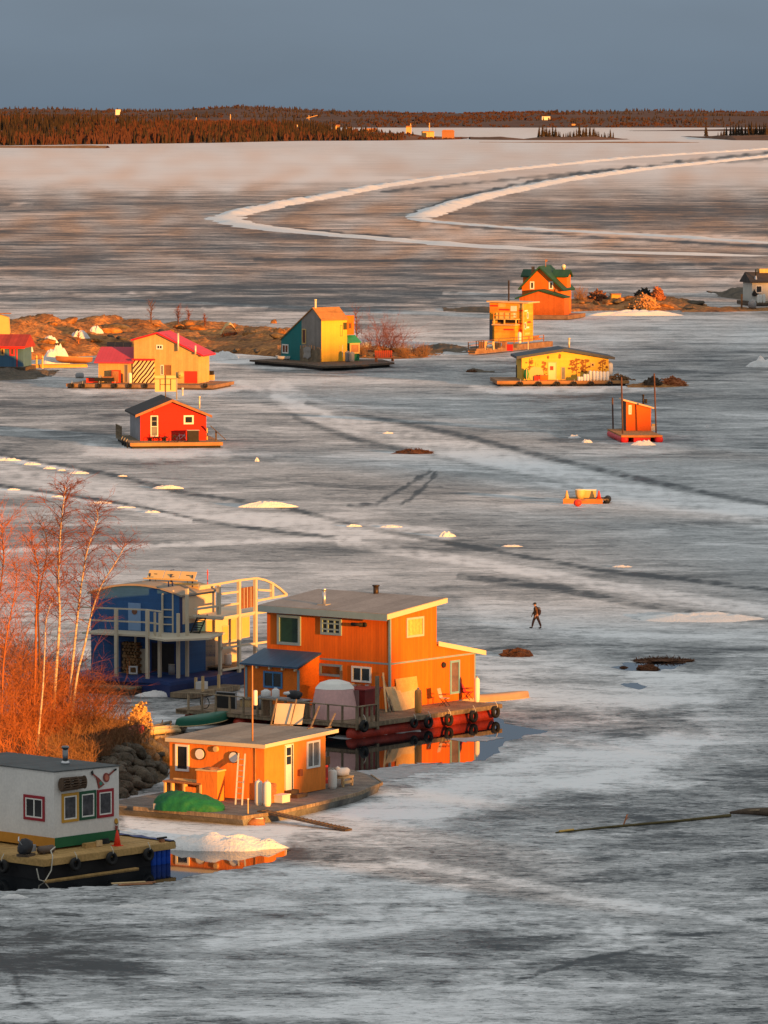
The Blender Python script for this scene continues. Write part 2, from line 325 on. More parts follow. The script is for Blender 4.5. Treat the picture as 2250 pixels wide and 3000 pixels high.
ICE_LINES = [   # (snow change, half width px, feather, polyline): tracks, cracks, refrozen leads and one painted sun streak
    (.17, 26, 14, [(820, 1145), (900, 1195), (1050, 1245), (1300, 1300), (1600, 1385), (1900, 1455), (2260, 1520)]),
    (-.22, 5, 5, [(900, 1180), (1100, 1225), (1350, 1275), (1650, 1350), (1950, 1420), (2260, 1480)]),
    (-.16, 5, 5, [(860, 1220), (1050, 1290), (1350, 1350), (1700, 1430)]),
    (.15, 5, 4, [(700, 1120), (850, 1175), (1000, 1230)]),
    (.20, 18, 12, [(-20, 1380), (300, 1430), (640, 1510), (1000, 1550), (1300, 1570)]),
    (-.30, 4, 4, [(-20, 1422), (200, 1452), (430, 1490), (560, 1520), (800, 1555), (1000, 1578)]),
    (.45, 3, 3, [(-20, 1430), (200, 1459), (430, 1497), (560, 1526)]),
    (.45, 3, 3, [(-20, 1338), (120, 1362), (230, 1380)]),
    (-.25, 4, 4, [(-20, 1330), (120, 1353), (350, 1395), (520, 1440), (850, 1490), (1040, 1540), (1420, 1610), (1750, 1670), (2260, 1730)]),
    (-.22, 7, 6, [(1350, 1690), (1620, 1720), (1800, 1760), (2000, 1790), (2260, 1820)]),
    (.22, 10, 8, [(1000, 1590), (1400, 1650), (1800, 1720), (2260, 1790)]),
    (.30, 4, 4, [(-20, 1615), (430, 1600), (900, 1582), (1050, 1580)]),
    (-.22, 3, 3, [(1020, 1480), (1100, 1478), (1180, 1430), (1260, 1380)]),
    (-.22, 3, 3, [(1180, 1478), (1230, 1440), (1280, 1385)]),
    (.20, 9, 8, [(1150, 2532), (1500, 2590), (1800, 2660), (2060, 2690), (2260, 2735)]),  # bright stroke painting in the sun shaft across the near ice
    (.12, 30, 20, [(1350, 2920), (1600, 2830), (1800, 2760)]),
    (.14, 26, 20, [(620, 2760), (900, 2740), (1400, 2700), (1900, 2760)]),
    (-.14, 14, 10, [(1130, 2680), (1500, 2640), (1800, 2580), (2260, 2520)]),
    (-.22, 4, 4, [(1480, 2900), (1700, 2830), (1900, 2790)]),
    (-.30, 2.5, 2.5, [(1125, 561), (1330, 541), (1700, 505), (2260, 458 + 6)]),
    (-.13, 6, 5, [(-40, 2790), (30, 2860), (60, 2950), (150, 3010)]),
    (-.40, 4, 2, [(700, 648), (760, 664), (1000, 684), (1200, 700)]),
    (-.40, 3, 2.5, [(2260, 446), (1860, 487), (1600, 524), (1400, 563), (1230, 615), (1195, 633), (1230, 648), (1350, 660), (1700, 690), (2260, 722)]),
    (.35, 7, 4, [(1240, 655), (1500, 670), (1900, 690), (2260, 704)]),
    (.35, 2, 2, [(-20, 516), (500, 518), (900, 523), (1400, 520)]),
    (.35, 2, 2, [(1700, 480), (2260, 484)]),
    (.25, 3, 3, [(-20, 858), (300, 862), (560, 856)]), (.25, 3, 3, [(600, 905), (780, 900)]), (.25, 3, 2, [(30, 598), (90, 595)]),
    (.30, 3, 3, [(1300, 858), (1560, 853)]), (.35, 3, 3, [(1500, 825), (2250, 815)]),
    (-.28, 3, 3, [(750, 760), (1300, 764), (2250, 775)]),
]
def build_ice():
    cols = np.concatenate([[-40000, -20000, -9000, -4000, -2000, -1000, -500], np.arange(-240, 2500, 7.0), [2700, 3000, 4000, 6000, 11000, 22000, 40000]])
    rows = np.concatenate([[327.5, 330, 335, 340], np.arange(345, 3080, 5.0), [3150, 3300, 3600, 4200, 5500, 9000, 20000]])
    d = F * H / (rows - YH)
    X = (cols[None, :] - CX) / F * d[:, None]; Y = np.repeat(d[:, None], len(cols), 1)
    PX = np.repeat(cols[None, :], len(rows), 0).ravel(); PY = np.repeat(rows[:, None], len(cols), 1).ravel()
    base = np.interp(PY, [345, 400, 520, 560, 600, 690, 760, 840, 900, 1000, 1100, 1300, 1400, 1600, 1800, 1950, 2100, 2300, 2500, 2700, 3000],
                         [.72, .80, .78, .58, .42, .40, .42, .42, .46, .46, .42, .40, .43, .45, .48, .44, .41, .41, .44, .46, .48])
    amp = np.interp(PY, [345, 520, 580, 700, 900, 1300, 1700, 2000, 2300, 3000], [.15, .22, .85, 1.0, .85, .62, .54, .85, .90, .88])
    def seg_dist(px, py, pl, vs=1.0):
        best = np.full(px.shape, 1e9)
        for (x0, y0), (x1, y1) in zip(pl[:-1], pl[1:]):
            dx, dy = x1 - x0, (y1 - y0) * vs; L2 = dx * dx + dy * dy + 1e-9
            t = np.clip(((px - x0) * dx + (py - y0) * vs * dy) / L2, 0, 1)
            best = np.minimum(best, np.hypot(px - x0 - t * dx, (py - y0) * vs - t * dy))
        return best
    wob = np.array([mnoise.noise(Vector((a * .012, b * .03, 3.3))) for a, b in zip(PX, PY)])
    wob2 = np.array([mnoise.noise(Vector((a * .035, b * .09, 8.1))) for a, b in zip(PX, PY)])
    wx, wy = PX + wob * 70 + wob2 * 20, PY + wob * 14 + wob2 * 7
    for val, fe, poly in ICE_POLYS:
        inside = np.zeros(PX.shape, bool); j = len(poly) - 1
        for i in range(len(poly)):
            (xi, yi), (xj, yj) = poly[i], poly[j]
            if yi != yj: inside ^= ((yi > wy) != (yj > wy)) & (wx < (xj - xi) * (wy - yi) / (yj - yi) + xi)
            j = i
        dist = seg_dist(wx, wy, poly + [poly[0]], 2.5)
        s = np.where(inside, dist, -dist)
        base += val * np.clip(s / (fe * 3) + .5, 0, 1)
    lx, ly = PX + wob2 * 12, PY + wob2 * 3
    for val, hw, fe, pl in ICE_LINES:
        dist = seg_dist(lx, ly, pl, 1.0)
        base += val * 1.6 * np.clip((hw + fe - dist) / fe, 0, 1) * np.clip(1 + wob2 * .9, .2, 1.5)
    tint = np.interp(PY, [345, 400, 560, 620, 760, 850, 1000, 1300], [.22, .26, .5, .75, .65, .3, .15, .0]) * np.clip(1 + wob * .8, 0, 1.6)  # brown streaks, plus the low sun's warmth painted into the farther ice
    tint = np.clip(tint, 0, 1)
    v = np.stack([X.ravel(), Y.ravel(), np.zeros(X.size)], 1)
    nr, nc = X.shape; idx = np.arange(nr * nc).reshape(nr, nc)
    q = np.stack([idx[:-1, :-1], idx[:-1, 1:], idx[1:, 1:], idx[1:, :-1]], -1).reshape(-1, 4)[:, ::-1]
    me = bpy.data.meshes.new('ice'); me.vertices.add(len(v)); me.vertices.foreach_set('co', v.astype(np.float32).ravel())
    me.loops.add(q.size); me.loops.foreach_set('vertex_index', q.ravel().astype(np.int32))
    me.polygons.add(len(q)); me.polygons.foreach_set('loop_start', np.arange(0, q.size, 4, dtype=np.int32)); me.polygons.foreach_set('loop_total', np.full(len(q), 4, dtype=np.int32))
    me.update(calc_edges=True)
    a = me.color_attributes.new('ice', 'FLOAT_COLOR', 'POINT')
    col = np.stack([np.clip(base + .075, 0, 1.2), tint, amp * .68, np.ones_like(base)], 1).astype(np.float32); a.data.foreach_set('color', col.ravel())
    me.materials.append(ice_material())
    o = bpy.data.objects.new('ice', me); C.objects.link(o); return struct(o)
build_ice()
# ---------------------------------------------------------------- open water in the melted leads
water_m = mat('open_water', (.008, .010, .012), .03, .3, .2, spec=.5)
def water_sheet(poly, seed):
    pts = []; n = len(poly)
    for i in range(n):
        a, b = Vector(poly[i]), Vector(poly[(i + 1) % n]); k = max(2, int((b - a).length / 9))
        for j in range(k):
            p = a.lerp(b, j / k); f = mnoise.noise(Vector((p.x * .03, p.y * .08, seed))) ; g = mnoise.noise(Vector((p.x * .11, p.y * .2, seed + 5)))
            pts.append(G(p.x + f * 26 + g * 9, p.y + f * 4 + g * 2, .004))
    return struct(MB().add([p for p in pts], [tuple(range(len(pts)))]).build('water', water_m))
water_sheet([(900, 2150), (1100, 2112), (1300, 2098), (1440, 2088), (1480, 2120), (1560, 2134), (1606, 2142), (1490, 2172), (1425, 2228), (1290, 2236), (1150, 2247), (1080, 2285), (1000, 2305), (880, 2320)], 1)
water_sheet([(-60, 2560), (300, 2540), (500, 2484), (640, 2478), (770, 2478), (862, 2492), (800, 2522), (650, 2552), (545, 2568), (520, 2580), (300, 2596), (80, 2606), (-60, 2612)], 2)
water_sheet([(1795, 1956), (1840, 1942), (1920, 1936), (1990, 1934), (2010, 1944), (1975, 1960), (1900, 1966), (1830, 1964)], 3)
water_sheet([(1830, 2002), (1870, 2000), (1900, 2012), (1870, 2020), (1835, 2012)], 4)
def ice_floe(poly, seed):
    o = water_sheet(poly, seed); o.name = o.data.name = 'ice_floe'; o.location.z = .008; o.data.materials.clear(); o.data.materials.append(mat('grey_ice_film', (.36, .37, .37), .6, .3, 2, fine=.2)); return o
ice_floe([(1300, 2164), (1400, 2157), (1475, 2161), (1440, 2170), (1360, 2174)], 11)
ice_floe([(960, 2160), (1080, 2146), (1230, 2130), (1280, 2132), (1140, 2152), (1000, 2166)], 12)
ice_floe([(1040, 2262), (1180, 2240), (1290, 2232), (1250, 2262), (1120, 2288)], 13)
# ---------------------------------------------------------------- terrain strips
def terrain(name, m, px0, px1, front, top, depth, nx=120, ny=26, amp=0.4, ns=0.12, crest=0.45, seed=1.0, power=.8):
    """Land seen side-on: shore row and skyline row given per photo column, `depth` metres deep."""
    vs = []; fs = []
    for i in range(nx + 1):
        px = px0 + (px1 - px0) * i / nx
        g = G(px, front(px)); d0 = g.y; dep = depth(px) if callable(depth) else depth
        yc = d0 + dep * crest; zc = max(.05, H + ray(px, top(px)).z / ray(px, top(px)).y * yc)
        for j in range(ny + 1):
            t = j / ny; y = d0 + dep * t
            k = (t / crest) ** power if t < crest else math.cos((t - crest) / (1 - crest) * math.pi / 2)
            f = fbm(g.x, y, ns, seed); f2 = fbm(g.x, y, ns * 4, seed + 9)
            z = zc * k * (1 + .22 * f) + amp * k ** .5 * (f * .7 + f2 * .35)
            if j in (0, ny): z = -.12
            vs.append((g.x + f2 * amp * .6, y + f * amp, z if j in (0, ny) else max(z, -.1)))
    for i in range(nx):
        for j in range(ny):
            a = i * (ny + 1) + j; fs.append((a, a + ny + 1, a + ny + 2, a + 1))
    return struct(MB().add(vs, fs).build(name, m, smooth=True))
land_far = mat('far_heath', (.075, .036, .026), .95, .35, .004, (.12, .055, .036), fine=.3)
land_near = mat('shore_scrub', (.14, .060, .028), .95, .35, .02, (.20, .085, .04), fine=.3)
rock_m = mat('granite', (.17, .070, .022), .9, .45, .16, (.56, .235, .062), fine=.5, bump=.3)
rock_dark = mat('lichen_rock', (.10, .085, .065), .9, .4, .25, (.16, .12, .08), fine=.35, bump=.25)
snow_m = mat('old_snow', (.82, .80, .78), .8, .06, .8, fine=.05, bump=.08)
ridge_top = interp([(-400, 322), (0, 320), (170, 321), (330, 327), (420, 322), (610, 316), (690, 320), (880, 327), (1125, 330), (1400, 330), (1700, 327), (1850, 331), (2250, 328), (2700, 330)])
terrain('hills', land_far, -500, 2800, lambda x: 374, ridge_top, 5200, 260, 22, 2.0, .0018, .55, 3.0)
shoreL = interp([(-400, 430), (0, 427), (305, 423), (610, 419), (881, 413), (1125, 412), (1330, 409), (1400, 405)])
topL = interp([(-400, 362), (0, 360), (500, 366), (800, 372), (1000, 384), (1180, 390), (1230, 396), (1400, 402)])
terrain('far_shore', land_near, -500, 1400, shoreL, topL, lambda x: 2600 if x < 900 else (2600 - (x - 900) * 7 if x < 1200 else 480), 160, 18, 1.0, .004, .7, 5.0)
terrain('sandbar', rock_m, -150, 308, lambda x: 433 + .006 * x, lambda x: 427 + (x - 308) ** 2 * .00001, 90, 60, 8, .2, .02, .5, 2.0)
terrain('sandbar', rock_m, 1405, 2050, interp([(1405, 417), (1830, 419), (2050, 418)]), interp([(1405, 416), (1835, 415.5), (1950, 414.5), (2050, 417)]), 60, 60, 8, .1, .02, .5, 2.4)
terrain('spit', land_near, 1380, 1560, interp([(1380, 409), (1560, 411)]), interp([(1380, 401), (1470, 398), (1560, 409)]), 200, 40, 8, .3, .01, .5, 2.9)
terrain('island', land_near, 1535, 1850, interp([(1535, 411), (1700, 411), (1850, 409)]), interp([(1535, 409), (1600, 401), (1750, 399), (1850, 408)]), 260, 50, 10, .5, .008, .5, 4.0)
terrain('island', land_near, 2020, 2500, interp([(2020, 402), (2150, 411), (2500, 413)]), interp([(2020, 400.5), (2100, 398), (2250, 394), (2500, 392)]), 300, 50, 10, .5, .008, .5, 6.0)
terrain('far_shore', land_far, 1850, 2500, lambda x: 384, interp([(1850, 383), (2000, 381), (2120, 379), (2250, 377), (2500, 374)]), 300, 40, 6, .4, .008, .5, 7.0)
# mid-distance rocky islets
topI = interp([(-300, 940), (0, 939), (127, 935), (253, 939), (316, 947), (401, 951), (520, 950), (640, 958), (760, 962), (830, 966), (850, 985), (880, 1010)])
frontI = interp([(-300, 1060), (0, 1062), (150, 1050), (300, 1040), (620, 1032), (760, 1042), (860, 1052), (890, 1046)])
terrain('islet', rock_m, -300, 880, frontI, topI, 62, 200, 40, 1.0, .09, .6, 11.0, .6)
terrain('islet', rock_m, 1030, 1300, interp([(1030, 1050), (1150, 1053), (1240, 1050), (1300, 1040)]), interp([(1030, 1030), (1100, 1015), (1180, 1022), (1240, 1030), (1300, 1038)]), 34, 70, 20, .4, .15, .5, 12.0)
terrain('islet', rock_dark, 1225, 1420, interp([(1225, 1034), (1300, 1032), (1420, 1038)]), interp([(1225, 1026), (1290, 1012), (1340, 1016), (1420, 1036)]), 26, 50, 16, .5, .2, .5, 13.0)
terrain('islet', rock_dark, -250, 150, interp([(-250, 1116), (0, 1115), (100, 1112), (150, 1104)]), interp([(-250, 1078), (0, 1082), (90, 1086), (150, 1100)]), 20, 60, 16, .5, .2, .5, 14.0)
terrain('islet', rock_dark, 1300, 1560, interp([(1300, 914), (1560, 920)]), interp([(1300, 912), (1380, 901), (1480, 897), (1560, 905)]), 24, 50, 14, .3, .2, .5, 15.0)
topR = interp([(1640, 900), (1680, 882), (1740, 876), (1800, 884), (1850, 872), (1900, 862), (1960, 872), (2010, 880), (2060, 892), (2080, 905)])
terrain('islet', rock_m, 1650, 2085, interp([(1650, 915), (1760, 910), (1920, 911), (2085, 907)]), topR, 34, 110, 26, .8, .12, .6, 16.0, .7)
terrain('islet', rock_dark, 2095, 2300, interp([(2095, 869), (2160, 877), (2300, 885)]), interp([(2095, 868), (2160, 848), (2230, 838), (2300, 835)]), 34, 60, 16, .4, .15, .5, 17.0)
terrain('sandbar', rock_m, 2000, 2330, interp([(2000, 915), (2120, 914), (2330, 910)]), interp([(2000, 913), (2080, 901), (2200, 903), (2330, 902)]), 12, 60, 12, .25, .3, .5, 18.0)
terrain('sandbar', rock_m, 1840, 2020, interp([(1840, 1136), (1940, 1136), (2020, 1132)]), interp([(1840, 1128), (1900, 1122), (1960, 1124), (2020, 1131)]), 7, 60, 12, .25, .4, .5, 19.0)
terrain('sandbar', rock_dark, 1370, 1450, interp([(1370, 1091), (1450, 1092)]), interp([(1355, 1090), (1385, 1081), (1400, 1080), (1420, 1086), (1450, 1091)]), 6, 40, 12, .2, .4, .5, 19.5)
# near shore bank on the left
bank_m = mat('shore_bank', (.085, .060, .038), .95, .45, .5, (.15, .10, .055), fine=.45, bump=.12)
terrain('shore_bank', bank_m, -420, 510, interp([(-420, 2420), (0, 2400), (330, 2350), (480, 2290), (510, 2250)]), interp([(-420, 2080), (0, 2110), (200, 2125), (330, 2140), (440, 2165), (485, 2195), (510, 2240)]), 26, 90, 40, .35, .25, .5, 21.0)
# ploughed snow banks of the ice road
def snow_bank(pts, wd, h, seed, name='snow_bank'):
    g = [G(*p) for p in pts]; vs = []; fs = []; line = []
    for a, b in zip(g[:-1], g[1:]):
        k = max(2, int((b - a).length / (wd * .45)))
        line += [a.lerp(b, i / k) for i in range(k)]
    for _ in range(6): line = [line[0]] + [(line[i - 1] + line[i] * 2 + line[i + 1]) / 4 for i in range(1, len(line) - 1)] + [line[-1]]
    n = len(line); prof = [(-1.0, -.05), (-.6, .35), (-.25, .85), (0, 1.0), (.3, .8), (.65, .3), (1.0, -.05)]
    for i, p in enumerate(line):
        d = (line[min(i + 1, n - 1)] - line[max(i - 1, 0)]).normalized(); a = Vector((-d.y, d.x, 0))
        e = min(1, i / 3, (n - 1 - i) / 3) if n > 8 else 1
        for j, (u, z) in enumerate(prof):
            f = fbm(p.x + a.x * u * wd, p.y + a.y * u * wd, .9 / wd, seed)
            vs.append(p + a * (u * wd * .5 * (1 + .35 * f)) + Vector((0, 0, z * h * max(.1, .75 + .6 * f) * e if z > 0 else -.08)))
    m = len(prof)
    for i in range(n - 1):
        for j in range(m - 1): fs.append((i * m + j, i * m + j + 1, (i + 1) * m + j + 1, (i + 1) * m + j))
    return struct(MB().add(vs, fs).build(name, snow_m, smooth=True))
snow_bank([(2300, 433), (2250, 437), (1837, 463), (1464, 500), (1281, 521), (1085, 551), (950, 577), (814, 600), (720, 619), (672, 634)], 13, 1.35, 1)
snow_bank([(672, 634), (655, 642), (680, 650), (746, 665), (900, 682), (1119, 700), (1400, 722), (1628, 734), (1900, 743), (2300, 752)], 14, .6, 2)
snow_bank([(2300, 452), (2250, 458), (1871, 498), (1633, 531), (1430, 573), (1330, 600), (1262, 624), (1225, 638)], 13, 1.5, 3)
snow_bank([(1225, 638), (1250, 648), (1400, 660), (1600, 674), (2006, 695), (2300, 715)], 9, .5, 4)
# rock hill the photograph is taken from, with an unseen ridge to the right: its crest is shaped to cast the shadows
def crest_profile():
    te = math.tan(R(SUN_EL)); s2 = Vector((math.sin(R(SUN_AZ)), -math.cos(R(SUN_AZ)))); p2 = Vector((math.cos(R(SUN_AZ)), math.sin(R(SUN_AZ))))
    ctl = [(1125, 3000, 4, 0), (60, 2560, 7, .8), (350, 2500, 7, .8), (430, 2440, 3.5, .5), (470, 2400, -.2, .5), (560, 2400, -1.2, .5), (780, 2330, -1.0, .5), (940, 2270, -1, .3), (200, 2230, 1.8, 0), (60, 2230, 1.5, 0),
           (280, 2020, 6.6, .9), (480, 2010, 6.2, .9), (540, 2000, 5.0, .9), (690, 1990, -.5, .9), (1000, 2080, -1.0, .85), (1140, 2065, -1.4, .85), (1400, 2030, -.7, .85), (2100, 1800, .0, 0), (650, 1310, -.6, .5), (1700, 1475, -1.0, .2), (1250, 1480, -.8, .2), (1571, 1841, 1.0, 0), (1870, 1300, -.6, .5), (500, 1130, -.6, .5), (1650, 1120, -.6, .5),
           (880, 1062, .6, .5), (1030, 1068, 3.2, .5), (1490, 1040, -.6, .5), (1600, 925, -.3, .5), (1950, 905, -2.0, 0), (2190, 897, 6.0, .6), (2300, 890, 6.5, .6)]
    V0 = 46.0; pts = []
    for px, py, zs, zb in ctl:
        g = G(px, py, zb); P = Vector((g.x, g.y)); pts.append((P.dot(p2), zs + (V0 - P.dot(s2)) * te))
    te_ = te
    def cr(u, dist_, zs): pts.append((u, zs + dist_ * te_))
    pts[:] = [q for q in pts if not 157.5 < q[0] < 164.5]
    cr(158.6, 243, 4.0); cr(160.0, 240, -.9); cr(164.0, 250, -1.0)
    pts.sort(); return V0, s2, p2, pts
def build_hill():
    V0, s2, p2, pts = crest_profile()
    hi = lambda u: float(np.interp(u, [q[0] for q in pts], [q[1] for q in pts]))
    us = np.concatenate([np.arange(-160, 0, 10), np.arange(0, pts[-1][0] + 90, .8 if True else 5)])
    vs = []; fs = []; prof = [(-26, -.3), (-16, .45), (-7, .85), (0, 1.0), (12, .93), (30, .7), (70, -.1)]
    for u in us:
        h = hi(u) if u <= pts[-1][0] else pts[-1][1] * max(0, 1 - (u - pts[-1][0]) / 90)
        if u < pts[0][0]: h = pts[0][1]
        for dv, k in prof:
            q = p2 * u + s2 * (V0 + dv); z = h * k
            vs.append((q.x, q.y, z if k > 0 else -1))
    m = len(prof)
    for i in range(len(us) - 1):
        for j in range(m - 1): fs.append((i * m + j, i * m + j + 1, (i + 1) * m + j + 1, (i + 1) * m + j))
    struct(MB().add(vs, fs).build('shadow_hill', rock_dark, smooth=True))
build_hill()
# ================================================================ SHARED MATERIALS AND SMALL THINGS
white_p = mat('white_paint', (.80, .78, .72), .6, .06, 2, fine=.04)
wood_old = mat('weathered_wood', (.27, .20, .13), .85, .35, 1.2, (.36, .27, .17), lines=('s', .14, .08, .5), fine=.2)
wood_dk = mat('dark_wet_wood', (.09, .065, .045), .85, .4, 1.5, (.14, .10, .07), fine=.25)
wood_new = mat('fresh_plywood', (.62, .42, .20), .75, .15, 1.4, (.70, .50, .26), fine=.1)
wood_red = mat('red_brown_boards', (.36, .15, .07), .8, .3, 1.5, (.45, .20, .09), fine=.2)
black_m = mat('black_rubber', (.022, .021, .02), .7, .3, 3)
steel_m = mat('galvanised_steel', (.62, .62, .62), .35, .1, 3, metal=.85)
grey_m = mat('grey_metal', (.30, .30, .30), .5, .15, 2)
pane_m = glass('window_glass'); pane_g = glass('green_glass', (.012, .045, .025), .15)
curtain_m = mat('window_curtain', (.22, .20, .18), .6, .25, 4, lines=('s', .16, .3, .4))
red_m = mat('red_paint', (.62, .045, .022), .55, .12, 2, fine=.06)
rope_m = mat('pale_rope', (.62, .58, .48), .9, .1, 5)
tank_w = mat('white_tank_paint', (.78, .75, .68), .5, .06, 2, fine=.05)
blue_trim = mat('blue_grey_trim', (.21, .32, .37), .6, .08, 2)
ORD = ['first', 'second', 'third', 'fourth', 'fifth', 'sixth', 'seventh', 'eighth', 'ninth', 'tenth', 'eleventh', 'twelfth', 'thirteenth', 'fourteenth']
def hit_plane(h, p, z0, sx, sy=0.0):           # roof plane z = z0 + sx*x + sy*y in a house frame
    n = h.ex * -sx + h.ey * -sy + Vector((0, 0, 1)); q = h._hit(p, n, z0); return q
House.roof = hit_plane
PROTO = {}
def gas_cylinder(loc, rotz, label, h=1.25, r=.19, m=None, group='gas cylinders'):
    k = ('cyl', m.name if m else 'w')
    if k not in PROTO:
        t = thing('gas_cylinder', label, 'gas cylinder', loc, rotz, group); mm = m or tank_w
        MB().lathe([(.80, 0), (.80, .05), (.95, .06), (1, .12), (1, .80), (.93, .87), (.70, .92), (.35, .945)]).build('body', mm, t, smooth=True)
        MB().lathe([(.28, .94), (.30, 1.0), (.12, 1.0)]).build('valve', grey_m, t)
        PROTO[k] = t; t.scale = (r, r, h); return t
    return dup(PROTO[k], loc, rotz, label, (r, r, h), group)
def tyre(loc, rotz, label, r=.34, group='tyre fenders', rope=.55, axis_side=1):
    if 'tyre' not in PROTO:
        t = thing('tyre_fender', label, 'tyre', loc, rotz, group)
        MB().torus((0, 0, 0), .70, .30, 'y').build('tread', black_m, t, smooth=True)
        MB().torus((0, -.14, 0), .52, .05, 'y', 18, 6).build('rim_bead', mat('worn_rubber', (.16, .14, .12), .8, .3, 4), t, smooth=True)
        MB().tube([(.0, -.05, .45), (.02, -.36, .85), (.0, -.30, 1.2), (.0, .10, 1.75)], .055, 6).build('rope', rope_m, t)
        PROTO['tyre'] = t; t.scale = (r,) * 3; return t
    return dup(PROTO['tyre'], loc, rotz, label, r, group)
def canoe(name, label, loc, rotz, L, wd, h, m, flip=True, gunwale=None, tilt=None):
    t = thing(name, label, 'canoe', loc, rotz); vs = []; fs = []; n = 22; k = 11
    for i in range(n + 1):
        u = -1 + 2 * i / n; e = max(0, 1 - abs(u) ** 2.4); ww = wd / 2 * e ** .75 + .015; hh = h * (.82 + .25 * abs(u) ** 3); rise = h * .35 * abs(u) ** 5
        for j in range(k):
            a = math.pi * j / (k - 1); x = u * L / 2 * (1 - .03 * math.sin(a)); y = ww * math.copysign(abs(math.cos(a)) ** .7, math.cos(a)); z = hh - (hh - rise) * math.sin(a) ** .6
            vs.append((x, y, (hh * 1.05 - z) if flip else z))
    for i in range(n):
        for j in range(k - 1): fs.append((i * k + j, i * k + j + 1, (i + 1) * k + j + 1, (i + 1) * k + j))
    MB().add(vs, fs).build('hull', m, t, smooth=True)
    g = MB()
    for s in (0, k - 1): g.tube([Vector(vs[i * k + s]) for i in range(n + 1)], .028, 5)
    g.build('gunwale', gunwale or wood_new, t)
    if tilt: t.rotation_euler = (tilt[0], tilt[1], rotz)
    return t
def chimney(h, q, ht, r, m, name='chimney', cap=True, label=None):
    b = MB().lathe([(r, -.1), (r, ht * .86)], q); c = MB().lathe([(r * 1.25, ht * .86), (r * 1.45, ht * .93), (r * 1.2, ht)], q)
    o = b.build(name, m, h.root, smooth=True); c.build('cap', m, o, smooth=True)
    if label: o['label'] = label
    return o
def deck_planks(h, name, x0, x1, y0, y1, z0, z1, m, parent=None, along='x', gap=.012, bw=.18):
    mb = MB(); a, b = (y0, y1) if along == 'x' else (x0, x1); n = max(1, int(abs(b - a) / bw)); st = (b - a) / n; rnd = random.Random(int(abs(x0 * 91 + y0 * 37 + x1 * 13) * 10))
    for i in range(n):
        e0, e1 = rnd.uniform(-.04, .04), rnd.uniform(-.04, .04); dz = rnd.uniform(-.006, .006)
        p0, p1 = a + i * st + gap / 2, a + (i + 1) * st - gap / 2
        if along == 'x': mb.box(x0 + e0, x1 + e1, p0, p1, z1 - .045, z1 + dz)
        else: mb.box(p0, p1, y0 + e0, y1 + e1, z1 - .045, z1 + dz)
    mb.box(x0 + .03, x1 - .03, y0 + .03, y1 - .03, z0, z1 - .05)
    return h.put(mb, name, m, parent)
def rail(h, name, p, q, z0, z1, n, m, w=.09, rails=(1.0,), parent=None, top=.10):
    mb = MB(); p, q = Vector((*p, 0)), Vector((*q, 0))
    for i in range(n + 1):
        c = p.lerp(q, i / n); mb.box(c.x - w / 2, c.x + w / 2, c.y - w / 2, c.y + w / 2, z0, z1)
    for k in rails:
        z = z0 + (z1 - z0) * k; d = (q - p).normalized() * (w * .6)
        mb.beam(p - d + Vector((0, 0, z + (.02 if k == 1 else 0))), q + d + Vector((0, 0, z + (.02 if k == 1 else 0))), top * (1.25 if k == 1 else .5), .05 if k == 1 else top)
    return h.put(mb, name, m, parent)
# ================================================================ LARGE ORANGE HOUSEBOAT
cI, cH, cL, cJ = crop(1000, 1700, .3255), crop(560, 1680, .3014), crop(820, 1900, .4099), crop(460, 2060, .4219)
or_m = mat('orange_siding', (.80, .150, .004), .7, .13, .9, lines=('s', .20, .07, .30), fine=.06, stretch=(1, 1, .25))
roof_g = mat('grey_roofing_felt', (.30, .27, .25), .9, .12, .7, fine=.10, lines=('y', 1.0, .02, .25))
fas_w = mat('cream_fascia', (.64, .55, .38), .6, .06, 1)
porch_blue = mat('blue_sheet_roof', (.045, .10, .17), .5, .12, 1, lines=('y', .3, .06, .3))
dk_m = mat('deck_boards', (.22, .15, .095), .85, .35, 1.0, (.30, .21, .13), fine=.25)
pon_m = mat('red_pontoon', (.40, .035, .02), .5, .3, 1.2, (.55, .06, .03), fine=.2)
B = House(*cI(437, 1165), .85, 52, 'orange_houseboat', 'large two-storey orange houseboat with grey sloping roof on red pontoons', 'houseboat')
ZD = .85
x1 = B.r(cI(858, 400))[0]; x2 = B.r(cI(1203, 900))[0]; zE = B.r(cI(437, 322))[1]; zT = B.r(cI(858, 205))[1]
zl1 = B.r(cI(862, 578))[1]; zl2 = B.r(cI(1203, 645))[1]; yL = B.l(cH(737, 560))[0]
print('ORANGE', x1, x2, zE, zT, zl1, zl2, yL)
B.put(MB().prism([(0, ZD), (x1, ZD), (x1, zT), (0, zE)], 'y', 0, yL), 'wall', or_m)
B.put(MB().prism([(x1 + .002, ZD), (x2, ZD), (x2, zl2), (x1 + .002, zl1)], 'y', 0, yL), 'side_wall', or_m)
sl = (zT - zE) / x1; ox0, ox1 = -.45, .75
def zr(x): return zE + sl * x
B.put(MB().prism([(ox0, zr(ox0) + .02), (x1 + ox1, zr(x1 + ox1) + .02), (x1 + ox1, zr(x1 + ox1) + .20), (ox0, zr(ox0) + .20)], 'y', -.16, yL + .3), 'roof', roof_g)
B.put(MB().prism([(ox0 - .03, zr(ox0) - .12), (x1 + ox1 + .03, zr(x1 + ox1) - .10), (x1 + ox1 + .03, zr(x1 + ox1) + .17), (ox0 - .03, zr(ox0) + .17)], 'y', -.20, -.163), 'fascia', fas_w)
B.put(MB().box(ox0 - .04, ox0 - .002, -.16, yL + .3, zr(ox0) - .20, zr(ox0) + .17), 'fascia', blue_trim, ).__setitem__('label', 'blue-grey fascia board along the low eave')
s2_ = (zl2 - zl1) / (x2 - x1); xe = x2 + .85
def zs(x): return zl1 + s2_ * (x - x1)
